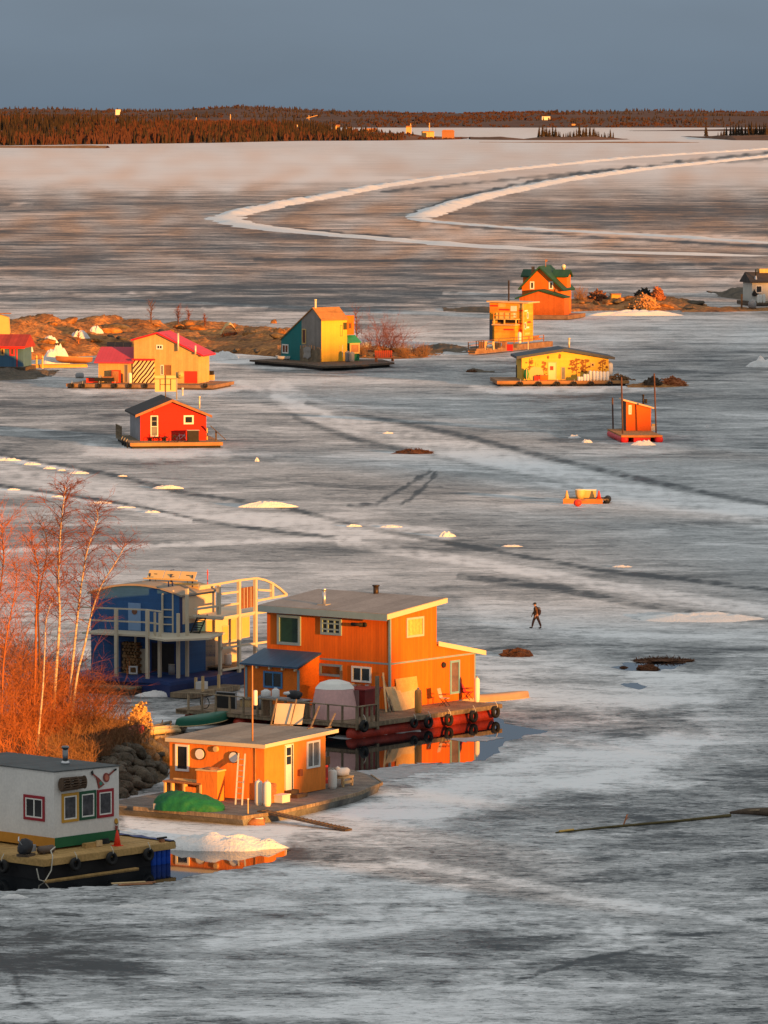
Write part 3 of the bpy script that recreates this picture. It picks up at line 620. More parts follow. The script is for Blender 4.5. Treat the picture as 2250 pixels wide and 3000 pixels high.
B.put(MB().prism([(x1 + .004, zs(x1) + .02), (xe, zs(xe) + .02), (xe, zs(xe) + .16), (x1 + .004, zs(x1) + .16)], 'y', -.10, yL + .2), 'roof', roof_g)
B.put(MB().prism([(x1 + .01, zs(x1) - .08), (xe + .02, zs(xe) - .08), (xe + .02, zs(xe) + .19), (x1 + .01, zs(x1) + .19)], 'y', -.16, -.103), 'fascia', fas_w)
zt0 = B.r(cI(437, 755))[1]
B.put(MB().box(.08, x2, -.022, -.001, zt0 - .05, zt0 + .05).box(-.022, -.001, .08, yL, zt0 - .05, zt0 + .05), 'belt_trim', blue_trim)
B.put(MB().box(-.03, .09, -.03, -.001, ZD, zE - .02).box(-.03, -.001, -.001, .09, ZD, zE - .02), 'corner_trim', blue_trim)
B.put(MB().box(x2 - .09, x2 + .02, -.026, .08, ZD, zs(x2) - .1), 'corner_trim', blue_trim)
B.win('l', cH(845, 395), cH(1070, 703), blue_trim, pane_g, .16, out=.12)
B.win('l', cH(1266, 425), cH(1466, 605), blue_trim, pane_m, .14, (.34, .67), (.33, .67), out=.10)
B.win('l', cH(1252, 872), cH(1470, 1008), blue_trim, glass('amber_glass', (.16, .07, .02), .2), .13, out=.08)
B.win('l', cI(97, 768), cI(272, 925), white_p, pane_m, .11, (.52,), out=.08)
B.win('r', cI(582, 340), cI(738, 500), mat('pale_window_trim', (.42, .46, .38), .6, .08, 2), mat('yellow_blind', (.70, .42, .10), .5, .25, 5, lines=('x', .3, .1, .3)), .12, out=.07)
B.win('r', cI(975, 725), cI(1062, 1015), mat('blue_door_trim', (.18, .36, .46), .6, .08, 2), glass('door_glass', (.16, .11, .10), .2), .13, out=.06, name='door')
q = B.l(cI(215, 400)); B.put(MB().lathe([(.14, -.05), (.14, .06), (.10, .07)], (-.03, q[0], q[1]), 12, 'x').lathe([(.10, -.02), (.10, .75), (.08, .76)], (-.18, q[0] + .1, q[1]), 12, 'y'), 'vent_pipe', black_m, smooth=True)
q = B.r(cI(915, 762)); B.put(MB().lathe([(.16, -.12), (.18, -.04), (.18, .0)], (q[0], 0, q[1]), 14, 'y'), 'porthole', black_m)
q = B.roof(cH(1293, 303), zE + .20, sl); B.put(MB().box(q.x - .25, q.x + .25, q.y - .3, q.y + .3, q.z - .1, q.z + .05), 'flashing', grey_m); chimney(B, q, .95, .11, steel_m)
q = B.roof(cI(312, 118), zE + .20, sl); chimney(B, (q.x, q.y, q.z - .1), .6, .16, mat('blackened_pipe', (.05, .035, .025), .5, .3, 2, metal=.5))
# porch on the left wall
ya, za = B.l(cH(1250, 782)); yb = yL + .25
q = B._hit(cH(1048, 925), B.ey, ya); PD = -q.x; ze = q.z
print('PORCH', ya, za, PD, ze)
B.put(MB().prism([(-PD - .3, ze + .0), (-.002, za - .02), (-.002, za + .08), (-PD - .3, ze + .10)], 'y', ya - .12, yb), 'porch_roof', porch_blue)
for i in range(5):
    y = ya + .1 + (yb - ya - .4) * i / 4; B.put(MB().box(-PD - .22, -PD - .02, y, y + .12, ze - .15, ze + .0), 'rafter_end', fas_w)
B.put(MB().prism([(-PD, ZD), (-.03, ZD), (-.03, za - .06), (-PD, ze - .04)], 'y', ya, yb - .1), 'porch_wall', mat('porch_orange', (.76,.17,.012), .75, .15, 1.2, fine=.1))
for y_ in (ya - .05, yb - .35): B.put(MB().box(-PD - .05, -PD - .002, y_, y_ + .15, ZD, ze - .1), 'corner_post', blue_trim)
B.win('l', cH(705, 945), cH(890, 1122), mat('bright_blue_trim', (.06, .20, .42), .6, .1, 2), pane_m, .11, (.5,), out=.05, off=-PD, name='porch_door')
# deck and pontoons
c0 = B.d(cL(403, 548), .70); c1 = B.d(cI(1437, 1112), .85); c2 = B.d(cH(62, 1335), .7)
print('DECK', c0, c1, c2)
DX0, DY0, DX1, DY1 = c0[0], min(c0[1], c1[1]), c1[0], min(c2[1], yL + 7)
deck_planks(B, 'deck', DX0, DX1, DY0, yL + 1.0, .62, .85, dk_m)
deck_planks(B, 'deck', DX0, -PD - .6, yL + 1.02, DY1, .55, .80, dk_m)
ymid = B.r(cI(345, 1250), DY0)[0]
B.put(MB().box(DX0 - .02, DX1 + .03, DY0 - .07, DY0 - .012, .60, .84), 'edge_beam', wood_old)
for y in (DY0 + .55, DY0 + 3.4, yL * .62, yL + .2):
    B.put(MB().lathe([(.12, -.10), (.40, .05), (.44, .35), (.44, (DX1 - DX0) / 2 - .1), (.40, (DX1 - DX0) / 2), (.44, (DX1 - DX0) / 2 + .1), (.44, DX1 - DX0 - .9), (.40, DX1 - DX0 - .6), (.12, DX1 - DX0 - .45)], (DX0 + .15, y, .22), 14, 'x'), 'pontoon', pon_m, smooth=True)
rail(B, 'railing', (DX0 + .06, DY0 + .06), (DX0 + .06, DY1), .62, 1.80, 12, wood_old, .10, (1.0, .08), top=.14)
xr1 = B.r(cL(695, 500), DY0)[0]
rail(B, 'railing', (DX0 + .06, DY0 + .03), (xr1, DY0 + .03), .55, 1.80, 4, wood_old, .12, (1.0, .03), top=.14)
B.put(MB().box(xr1 - .06, xr1 + .12, DY0 - .06, DY0 + .1, .4, 3.4), 'deck_post', wood_old)
for i, p in enumerate([cI(205, 1312), cI(655, 1285), cI(785, 1278), cI(968, 1258), cI(1190, 1226), cI(1388, 1186)]):
    x, z = B.r(p, DY0 - .22); tyre(B.W(x, DY0 - .22, z), B.a, f'black tyre fender with rope on the large orange houseboat deck edge, {ORD[i]} from the left', .36 if i != 1 else .30)
# things on the deck
dome_m = mat('pink_white_fibreglass', (.72, .43, .40), .55, .08, .8, fine=.06)
x, y = B.d(cL(392, 492), ZD); t = B.th('fibreglass_dome', 'faded pink eight-sided fibreglass dome hut with white cap behind the deck railing', 'dome hut', x, y, ZD, .25)
k_ = cL(565, 0)[0] - cL(205, 0)[0]; rr = k_ / scale_at(2100) / 2; hh = (cL(0, 492)[1] - cL(0, 285)[1]) / scale_at(2100)
MB().lathe([(rr, 0), (rr * .97, hh * .3), (rr * .88, hh * .7), (rr * .80, hh)], n=8).build('body', dome_m, t)
MB().lathe([(rr * .81, hh), (rr * .62, hh * 1.17), (rr * .25, hh * 1.27)], n=8).build('cap', white_p, t)
MB().lathe([(.09, hh * 1.0), (.09, hh * 1.55)], (rr * .45, -.1, 0), 8).build('flue', wood_red, t)
MB().box(-.04, .04, -rr - .03, -rr + .3, 0, hh * .95).build('seam', mat('dark_seam', (.2, .12, .11), .7), t)
x, y = B.d(cL(620, 480), ZD); t = B.th('plastic_tub', 'large maroon tapered plastic tub beside the dome hut', 'tub', x, y + .3, ZD, .1)
MB().add([(-.55, -.5, 0), (.55, -.5, 0), (.55, .5, 0), (-.55, .5, 0), (-.85, -.7, 1.5), (.85, -.7, 1.5), (.85, .7, 1.5), (-.85, .7, 1.5)], [(0, 3, 2, 1), (4, 5, 6, 7), (0, 1, 5, 4), (1, 2, 6, 5), (2, 3, 7, 6), (3, 0, 4, 7)]).build('bin', mat('maroon_plastic', (.20, .028, .03), .5, .15, 1), t)
MB().box(-.92, .92, -.77, .77, 1.5, 1.58).build('rim', mat('maroon_plastic', (.2, .03, .03)), t)
t = B.th('tool_shelf', 'shelf of tins and tools under the white sliding window', 'shelf', -.25, B.l(cI(190, 960))[0], B.l(cI(190, 985))[1], 0)
MB().box(-.2, .22, -.8, .8, 0, .05).build('board', wood_new, t)
for i, (yy, hh_, m_) in enumerate([(-.6, .3, steel_m), (-.3, .22, black_m), (.0, .28, wood_red), (.3, .24, grey_m), (.6, .3, wood_new)]): MB().box(-.12, .12, yy - .12, yy + .12, .05, .05 + hh_).build('tin', m_, t)
def sheet(label, tl, br, m, lean=.5, yb=-.02, name='plywood_sheet', th_=.02, roty=0.0):
    xa, zb = B.r((tl[0], br[1]), -lean); xb, zt = B.r((br[0], tl[1]), -yb - .05)
    t = B.th(name, label, 'plywood' if 'ply' in name else 'board', (xa + xb) / 2, -lean, ZD)
    wd, ht = abs(xb - xa), zt - ZD
    o = MB().add([(-wd / 2, 0, 0), (wd / 2, 0, 0), (wd / 2, lean - .06, ht), (-wd / 2, lean - .06, ht), (-wd / 2, -th_, 0), (wd / 2, -th_, 0), (wd / 2, lean - .06 - th_, ht), (-wd / 2, lean - .06 - th_, ht)],
                 [(0, 1, 2, 3), (7, 6, 5, 4), (4, 5, 1, 0), (5, 6, 2, 1), (6, 7, 3, 2), (7, 4, 0, 3)]).build('panel', m, t)
    o.rotation_euler.y = roty; return t
ply2 = mat('amber_plywood', (.66, .36, .10), .75, .2, 1.2, (.72, .42, .14), fine=.12)
sheet('tall plywood sheet leaning on the orange wall behind a wider sheet', cI(520, 862), cI(672, 1195), ply2, .35)
sheet('wide stained plywood sheet leaning in front of the taller one by the brown gas cylinder', cI(488, 945), cI(650, 1208), wood_new, .62, roty=-.04)
sheet('narrow plank leaning at the left of the plywood sheets', cI(468, 950), cI(505, 1208), wood_new, .75, name='plank', roty=.06)
for i, (a, b) in enumerate([((345, 830), (405, 1205)), ((362, 905), (440, 1215)), ((330, 860), (470, 1200))]):
    xa, za_ = B.r(cI(*b), -.9); ya_, zb_ = B.l(cI(*a), -.1)
    t = B.th('lumber', f'long weathered lumber leaning on the orange house corner, {ORD[i]} from the left', 'lumber', xa, -.9, ZD, 0, 'lumber leaning on the orange house corner')
    MB().beam((0, 0, .03), (-.12 - xa, max(ya_, .1) * .6 + .9, zb_ - ZD), .10, .05).build('board', [wood_new, wood_old, wood_old][i], t)
brown_cyl = mat('rusty_tank_paint', (.55, .27, .07), .6, .25, 2, fine=.15)
x, y = B.d(cI(692, 1195), ZD); gas_cylinder(B.W(x, y, ZD), 0, 'rusty brown gas cylinder in front of the plywood sheets', 1.45, .21, brown_cyl)
x, y = B.d(cI(1220, 1095), ZD); gas_cylinder(B.W(x, y, ZD), 0, 'tall white gas cylinder at the far corner of the large orange houseboat', 1.5, .16)
def folding_chair(label, p, m, rot):
    x, y = B.d(p, ZD); t = B.th('folding_chair', label, 'chair', x, y, ZD, rot)
    MB().add([(-.25, .2, .45), (.25, .2, .45), (.25, .36, 1.0), (-.25, .36, 1.0), (-.25, .23, .45), (.25, .23, .45), (.25, .39, 1.0), (-.25, .39, 1.0)], [(0, 1, 2, 3), (7, 6, 5, 4), (4, 5, 1, 0), (5, 6, 2, 1), (6, 7, 3, 2), (7, 4, 0, 3)]).build('backrest', m, t)
    MB().box(-.25, .25, -.22, .22, .42, .46).build('seat', m, t)
    for sx in (-.26, .26):
        MB().beam((sx, -.22, 0), (sx, .25, .5), .03).beam((sx, .25, 0), (sx, -.22, .5), .03).beam((sx, -.2, .66), (sx, .28, .66), .04).build('leg', black_m, t)
folding_chair('folding chair with pale canvas back beside the blue side door', cI(930, 1130), mat('pale_canvas', (.6, .42, .3), .8), .3)
folding_chair('red folding chair near the white corner cylinder', cI(1140, 1075), red_m, .3)
# clutter along the shaded railing
x, y = B.d(cH(1110, 1195), ZD); t = B.th('patio_umbrella', 'small orange-red patio umbrella open behind the deck railing', 'umbrella', x, y, ZD)
zt = 2.05; MB().tube([(0, 0, 0), (0, 0, zt)], .035, 8).build('pole', wood_new, t); MB().lathe([(.85, zt - .22), (.45, zt - .02), (.03, zt + .10)], n=10).build('canopy', mat('orange_canvas', (.75, .09, .02), .7), t)
x, y = B.d(cH(1108, 1195), ZD); t = B.th('gas_grill', 'red barrel gas grill below the orange umbrella', 'grill', x - .5, y - .25, ZD)
MB().lathe([(.24, -.5), (.30, -.45), (.30, .45), (.24, .5)], (0, 0, .85), 12, 'y').build('firebox', red_m, t)
for sx in (-.2, .2):
    for sy in (-.35, .35): MB().box(sx - .03, sx + .03, sy - .03, sy + .03, 0, .7).build('leg', black_m, t)
ledge_y0, ledge_y1 = B.l(cH(1080, 1195), DX0)[0], B.l(cH(640, 1150), DX0)[0]
t = B.th('work_bench', 'long grey work bench along the inside of the deck railing', 'bench', DX0 + .5, (ledge_y0 + ledge_y1) / 2, ZD)
hw = abs(ledge_y1 - ledge_y0) / 2; MB().box(-.35, .4, -hw, hw, 1.0, 1.06).build('bench_top', grey_m, t)
for sy in (-hw + .2, hw - .2): MB().box(-.3, .35, sy - .05, sy + .05, 0, 1.0).build('leg', wood_old, t)
jug_m = mat('white_plastic', (.68, .68, .66), .5, .05, 2)
for i, (fy, r_, h_, lb) in enumerate([(.85, .28, .42, 'wide white plastic barrel at the left end of the work bench'), (.42, .22, .55, 'white plastic jug in the middle of the work bench')]):
    t = B.th('plastic_jug', lb, 'jug', DX0 + .5, (ledge_y0 + ledge_y1) / 2 + hw * fy, ZD + 1.06)
    MB().lathe([(r_ * .9, 0), (r_, .05), (r_, h_ * .75), (r_ * .5, h_ * .9)]).build('body', jug_m, t, smooth=True); MB().lathe([(r_ * .4, h_ * .88), (r_ * .4, h_)]).build('lid', jug_m, t)
t = B.th('tarp_bundle', 'dark bundle with white wraps lying on the right half of the work bench', 'bundle', DX0 + .5, (ledge_y0 + ledge_y1) / 2 - hw * .4, ZD + 1.06)
MB().blob((0, 0, .22), (.3, .55, .28), 4, .4).build('wrap', mat('black_tarp', (.03, .03, .035), .4), t, smooth=True); MB().blob((-.1, .35, .3), (.22, .3, .12), 6, .3).build('cloth', jug_m, t, smooth=True)
x, y = B.d(cH(330, 1320), .8); t = B.th('screen_board', 'black square panel leaning on the left deck railing', 'panel', x + .1, y, .8, .1)
MB().box(-.04, .04, -.65, .65, .05, .95).build('sheet', black_m, t); MB().box(-.05, .05, -.7, .7, .0, .05).box(-.05, .05, -.7, -.65, .05, 1.0).box(-.05, .05, .65, .7, .05, 1.0).box(-.05, .05, -.7, .7, .95, 1.0).build('rim', grey_m, t)
x, y = B.d(cH(165, 1240), .8); t = B.th('spoked_hoop', 'bicycle wheel hanging inside the left deck railing', 'bicycle wheel', DX0 + .2, DY1 - 1.1, 1.3, 0)
MB().torus((0, 0, 0), .33, .025, 'x', 24, 6).build('tyre', black_m, t)
mb = MB()
for i in range(9): a = math.pi * i / 9; mb.beam((0, -.32 * math.cos(a), -.32 * math.sin(a)), (0, .32 * math.cos(a), .32 * math.sin(a)), .008)
mb.build('spokes', steel_m, t)
x, y = B.d(cH(545, 1300), .8); t = B.th('wooden_crate', 'small yellow wooden crate on the lower deck by the porch', 'crate', x, y, .8, .2)
MB().box(-.3, .3, -.3, .3, 0, .45).build('box', wood_new, t); MB().box(-.33, .33, -.33, .33, .45, .5).build('lid', wood_old, t)
x, y = B.d(cH(695, 1325), .8); t = B.th('covered_machine', 'low machine under a grey cover on the deck', 'machine', x, y, .8)
MB().blob((0, 0, .35), (.55, .5, .5), 8, .3).build('cover', mat('grey_cover', (.16, .17, .18), .7), t, smooth=True); MB().box(-.4, .4, -.35, .35, 0, .15).build('base', black_m, t)
# canoes
tan_m = mat('tan_canoe', (.42, .27, .16), .55, .12, 1); grn_m = mat('green_canoe', (.015, .12, .075), .4, .12, 1)
a_, b_ = G(*cI(1150, 1055), .3), G(*cI(1622, 1015), .3); c_ = (a_ + b_) / 2
canoe('canoe', 'tan canoe lying upside down on the ice behind the large orange houseboat', (c_.x, c_.y, .0), math.atan2((b_ - a_).y, (b_ - a_).x), 5.2, .9, .5, tan_m)
a_, b_ = G(*cJ(92, 150), .6), G(*cJ(528, 85), .6); c_ = (a_ + b_) / 2
print('GCANOE', (b_ - a_).length)
canoe('canoe', 'dark green canoe lying upside down on logs left of the orange deck', (c_.x, c_.y, .45), math.atan2((b_ - a_).y, (b_ - a_).x), 5.0, .95, .55, grn_m, tilt=(.15, 0))
# ================================================================ SMALL ORANGE HOUSEBOAT ON ITS GREY SCOW
cK, cG = crop(0, 2150, .3376), crop(240, 1640, .3737)
st_m = mat('peach_stucco', (.82, .235, .035), .85, .13, .8, stretch=(1, 1, .35), fine=.08, bump=.02)
scow_m = mat('grey_scow_hull', (.17, .165, .15), .8, .3, 1.2, (.25, .24, .21), fine=.2, lines=('s', 1.2, .02, .4))
roof_t = mat('tan_roofing', (.30, .25, .20), .9, .18, .8, lines=('y', .95, .025, .4), fine=.12)
Q = House(*cJ(745, 682), .50, 58, 'small_orange_houseboat', 'small flat-roofed peach orange houseboat on a grey pointed scow', 'houseboat')
zd = .50; qx = Q.r(cJ(1170, 450))[0]; qy = Q.l(cJ(88, 400))[0]; q0 = Q.r(cJ(745, 303))[1]; q1 = Q.r(cJ(1170, 212))[1]
print('SMALL', qx, qy, q0, q1)
sl = (q1 - q0) / qx
Q.put(MB().prism([(0, zd + .03), (qx, zd + .03), (qx, q1), (0, q0)], 'y', 0, qy), 'wall', st_m)
def qz(x): return q0 + sl * x
ox1 = qx + .95
Q.put(MB().prism([(-.16, qz(-.16) + .01), (ox1, qz(ox1) + .01), (ox1, qz(ox1) + .13), (-.16, qz(-.16) + .13)], 'y', -.15, qy + .15), 'roof', roof_t)
Q.put(MB().prism([(-.2, qz(-.2) - .04), (ox1, qz(ox1) - .04), (ox1, qz(ox1) + .145), (-.2, qz(-.2) + .145)], 'y', -.19, -.153), 'fascia', fas_w)
Q.put(MB().box(-.20, -.163, -.15, qy + .15, q0 - .07, q0 + .125), 'fascia', fas_w)
Q.win('l', cJ(130, 282), cJ(225, 475), white_p, pane_m, .11, out=.07)
for p, r_ in ((cJ(305, 352), .26), (cJ(540, 375), .26), (cJ(413, 318), .13)):
    y, z = Q.l(p); o = Q.put(MB().lathe([(r_ * 1.15, -.10), (r_ * 1.15, 0)], (0, y, z), 18, 'x'), 'porthole', black_m if r_ > .2 else wood_new)
    MB().lathe([(r_ * 1.0, -.14), (r_ * 1.0, -.10)], (0, y, z), 18, 'x').build('disc', white_p if r_ > .2 else wood_new, o)
o = Q.win('r', cJ(885, 290), cJ(945, 606), white_p, black_m, .05, out=.03, name='door_frame')
a0, z1 = Q.r(cJ(885, 297)); a1, z0 = Q.r(cJ(925, 600))
d_ = Q.put(MB().box(a0, a1, -.09, -.035, z0, z1), 'door', white_p)
wd = a1 - a0; MB().box(a0 + wd * .12, a1 - wd * .15, -.105, -.092, z1 - .95, z1 - .55).box(a0 + wd * .12, a1 - wd * .15, -.105, -.092, z1 - .5, z1 - .1).build('pane', pane_m, d_)
Q.win('r', cJ(1036, 268), cJ(1127, 440), white_p, curtain_m, .10, (.48,), out=.07)
x, z = Q.r(cJ(985, 482)); Q.put(MB().box(x - .13, x + .13, -.16, -.001, z - .16, z + .16), 'meter_box', mat('rust_box', (.30, .09, .03), .7))
xs, ys = Q.d(cJ(885, 610), zd); st = MB()
xa = Q.r(cJ(885, 606))[0]; xb = xa + .95
st.box(xa - .05, xb - .25, -.42, -.02, zd, zd + .36).box(xa - .02, xb, -.78, -.43, zd, zd + .18); Q.put(st, 'door_steps', wood_dk)
hull = [Q.d(p, zd) for p in (cJ(-150, 722), cJ(590, 786), cJ(840, 752), cJ(1120, 690), cJ(1400, 620), cJ(1555, 552), cJ(1480, 500), cJ(1290, 442))]
hull += [(hull[-1][0] - 2.5, qy + .7), (hull[0][0], qy + .7)]
cen = Vector((sum(p[0] for p in hull) / len(hull), sum(p[1] for p in hull) / len(hull)))
def inset(k): return [(cen.x + (p[0] - cen.x) * k, cen.y + (p[1] - cen.y) * k) for p in hull]
mb = MB(); n = len(hull); lo = inset(.955)
mb.add([(*p, zd - .06) for p in hull] + [(*p, -.1) for p in lo], [(i, (i + 1) % n, (i + 1) % n + n, i + n) for i in range(n)] + [tuple(range(n, 2 * n))[::-1]])
Q.put(mb, 'hull', scow_m)
Q.put(MB().prism(hull, 'z', zd - .06, zd), 'deck', mat('grey_deck_boards', (.20, .175, .15), .85, .35, 1.2, lines=('x', .2, .07, .5), fine=.2))
hb = inset(1.012); mb = MB()
for i in range(1, 6): mb.beam((*hb[i], zd - .05), (*hb[i + 1], zd - .05), .09, .16)
mb.beam((*hb[0], zd - .05), (*hb[1], zd - .05), .09, .2); Q.put(mb, 'rub_rail', wood_old)
# mast and aerial on the roof
q = Q.roof(cJ(663, 262), q0 + .13, sl); m0 = Q._hit(cH(600, 895), Q.ey, q.y).z
ma = Q.put(MB().tube([(q.x, q.y, q.z - .05), (q.x, q.y, m0)], [.045, .035], 8), 'mast', mat('rusty_pipe', (.42, .20, .08), .6, .3, 3))
z0 = Q._hit(cH(600, 1282), Q.ey, q.y).z; z1 = Q._hit(cH(600, 1135), Q.ey, q.y).z
MB().lathe([(.08, z0), (.11, z0 + .03), (.11, z1 - .03), (.07, z1)], (q.x + .12, q.y - .1, 0), 10).build('antenna', white_p, ma, smooth=True)
q = Q.roof(cJ(742, 330), q0, sl); xk, zk = Q.l(cJ(685, 290)); Q.put(MB().tube([(-.03, xk, zd + .3), (-.03, xk, zk)], .025, 6), 'drain_pipe', mat('rusty_pipe', (.4, .2, .1)))
# the solar panel rack on the roof
p0 = Q.roof(cH(790, 1470), q0 + .13, sl); p1 = Q.roof(cH(1095, 1478), q0 + .13, sl)
dv = (p1 - p0); Lr = Vector((dv.x, dv.y)).length; ang = math.atan2(dv.y, dv.x)
t = Q.th('roof_panel', 'white board propped on wooden legs on the small orange roof', 'panel', p0.x, p0.y, p0.z, ang)
hp = 1.05
MB().add([(.08, .0, .05), (Lr * .93, .0, .05), (Lr * .93, .55, hp), (.08, .55, hp), (.08, .04, .05), (Lr * .93, .04, .05), (Lr * .93, .59, hp), (.08, .59, hp)], [(0, 1, 2, 3), (7, 6, 5, 4), (4, 5, 1, 0), (5, 6, 2, 1), (6, 7, 3, 2), (7, 4, 0, 3)]).build('board', mat('peach_board', (.72, .56, .40), .7, .06, 1), t)
for xx in (0, Lr * .62): MB().beam((xx, -.28, 0), (xx + .1, .50, hp + .25), .06, .05).build('leg', wood_old, t)
MB().beam((-.05, -.25, .03), (Lr * .7, -.25, .03), .07, .05).build('foot_rail', wood_old, t)
for i, (a, b) in enumerate([(cH(1160, 1505), cH(1245, 1290)), (cH(1335, 1500), cH(1400, 1360))]):
    u = Q.roof(a, q0 + .13, sl); v = Q._hit(b, Q.ey, u.y + .4)
    t = Q.th('wooden_prop', ['long wooden prop left standing on the small orange roof beside the white board', 'short wooden prop at the right end of the small orange roof'][i], 'prop', u.x, u.y, u.z)
    MB().beam((0, 0, 0), v - u, .07, .05).build('strut', wood_old, t); MB().box(-.3, .25, -.04, .04, 0, .04).build('foot', wood_old, t)
# deck clutter
def on(p, z=zd): return Q.d(p, z)
x, y = on(cJ(400, 690)); t = Q.th('cupboard', 'tall peach orange cupboard standing against the stucco wall', 'cupboard', -.95, Q.l(cJ(400, 560), -.6)[0], zd)
hc = Q.l(cJ(322, 470), -1.25)[1] - zd; wc = abs(Q.l(cJ(322, 600), -1.25)[0] - Q.l(cJ(465, 600), -1.25)[0]) / 2
MB().box(-.35, .35, -wc, wc, 0, hc).build('body', st_m, t); MB().box(-.40, .40, -wc - .05, wc + .05, hc, hc + .07).build('top', wood_new, t); MB().blob((0, 0, hc + .1), (.3, wc * .7, .08), 3, .4).build('cloth', wood_red, t)
y = (Q.l(cJ(55, 600), -1.2)[0] + Q.l(cJ(318, 600), -1.2)[0]) / 2; hw = abs(Q.l(cJ(55, 600), -1.2)[0] - Q.l(cJ(318, 600), -1.2)[0]) / 2
t = Q.th('storage_bench', 'low open storage bench with boards on top beside the peach cupboard', 'bench', -1.0, y, zd)
MB().box(-.4, .4, -hw, hw, .78, .86).build('top', wood_red, t)
for sy in (-hw + .05, -.1, hw * .55, hw - .1): MB().box(-.38, .38, sy - .05, sy + .05, 0, .78).build('upright', wood_new, t)
MB().box(-.30, .30, -hw + .1, -.15, .02, .62).build('bin', st_m, t)
for i in range(3): MB().beam((-.2 + i * .15, -hw * .8, .88 + i * .03), (.1, hw * .7, .89 + i * .03), .12, .03).build('loose_board', wood_new, t)
# ladder
b0, b1 = on(cJ(545, 705)), on(cJ(615, 712)); tp = Q.l(cJ(590, 350), -.12)
t = Q.th('ladder', 'aluminium ladder leaning on the peach stucco wall beside a porthole', 'ladder', b0[0], b0[1], zd)
da = Vector((b1[0] - b0[0], b1[1] - b0[1], 0)); da *= .42 / da.length; tv = Vector((-.12 - b0[0], tp[0] - b0[1] + .2, tp[1] - zd)); alu = mat('aluminium', (.75, .66, .45), .4, .08, 3, metal=.4)
for i, o_ in enumerate((Vector((0, 0, 0)), da)): MB().beam(o_, o_ + tv, .08, .05).build('rail', alu, t)
for k in range(1, 9): MB().beam(tv * (k / 9), da + tv * (k / 9), .045).build('rung', alu, t)
for i, (p, lb) in enumerate([(cJ(706, 706), 'left of the two white gas cylinders by the small orange corner'), (cJ(765, 714), 'right of the two white gas cylinders by the small orange corner')]):
    x, y = on(p); gas_cylinder(Q.W(x, y, zd), 0, lb, 1.3, .20)
x, y = on(cJ(1220, 592)); gas_cylinder(Q.W(x, y, zd), 0, 'single white gas cylinder past the sliding window on the scow', 1.02, .22)
x, y = on(cJ(808, 690)); t = Q.th('drawer_crate', 'dark red-brown slatted crate behind the pair of gas cylinders', 'crate', x, y + .2, zd)
MB().box(-.22, .22, -.22, .22, 0, .95).build('frame', wood_red, t)
for k in range(4): MB().box(-.24, .24, -.245, -.222, .05 + k * .23, .20 + k * .23).build('slat', wood_red, t)
x, y = on(cJ(880, 688)); t = Q.th('plastic_box', 'clear white plastic storage box beside the door steps', 'box', x, y + .1, zd); MB().box(-.36, .36, -.24, .24, 0, .34).build('bin', jug_m, t); MB().box(-.39, .39, -.27, .27, .34, .40).build('lid', jug_m, t)
x, y = on(cJ(1290, 575)); t = Q.th('wooden_bench', 'yellow wooden bench heaped with white bags on the scow bow', 'bench', x, y, zd)
MB().box(-.5, .5, -.35, .35, .42, .52).build('seat', wood_new, t)
for sx in (-.42, .42):
    for sy in (-.28, .28): MB().box(sx - .05, sx + .05, sy - .05, sy + .05, 0, .42).build('leg', wood_new, t)
MB().box(-.5, .5, -.33, -.28, .15, .30).build('apron', wood_new, t)
t = Q.th('rubbish_bag', 'full white bag lying on the yellow bench', 'bag', x, y, zd + .52); MB().blob((0, 0, .2), (.55, .35, .24), 9, .35).build('sack', jug_m, t, smooth=True); MB().blob((-.35, .1, .38), (.14, .14, .16), 3, .3, 1).build('knot', jug_m, t, smooth=True)
x, y = on(cJ(1215, 560)); t = Q.th('crate_stack', 'dark box on a red stand behind the single gas cylinder', 'box', x - .15, y + .6, zd)
MB().box(-.22, .25, -.3, .3, 0, .95).build('stand', red_m, t); MB().box(-.3, .45, -.3, .3, .96, 1.38).build('carton', black_m, t)
# gangway plank, bow pole, coil
a_, b_ = Q.W(*on(cJ(720, 752)), zd + .04), G(*cJ(1330, 880), .06)
t = thing('gangway', 'long dark cleated gangway plank from the scow deck down to the ice', 'gangway', a_, 0)
MB().beam((0, 0, 0), b_ - a_, .55, .08).build('plank', wood_dk, t)
for k in range(1, 22): c_ = (b_ - a_) * (k / 22) + Vector((0, 0, .055)); side = (b_ - a_).cross(Vector((0, 0, 1))).normalized(); MB().beam(c_ - side * .26, c_ + side * .26, .05, .03).build('cleat', wood_dk, t)
p = G(*cJ(632, 836), 0); t = thing('mooring_pole', 'thin pale pole standing at the scow corner', 'pole', p); zt = Q._hit(cJ(632, 660), Q.ey, Q.loc(p).y).z; MB().tube([(0, 0, -.2), (0, 0, zt)], .035, 8).build('shaft', wood_new, t); MB().lathe([(.05, zt - .08), (.05, zt)]).build('tip', rope_m, t)
p = Q.W(*on(cJ(690, 815), .2), .0); t = thing('rope_heap', 'rusty heap of rope and chain on the ice at the scow corner', 'rope', p); MB().blob((0, 0, .12), (.5, .35, .25), 5, .5).build('coil', wood_red, t, smooth=True); MB().torus((.1, 0, .3), .2, .05, 'z').build('loop', rope_m, t)
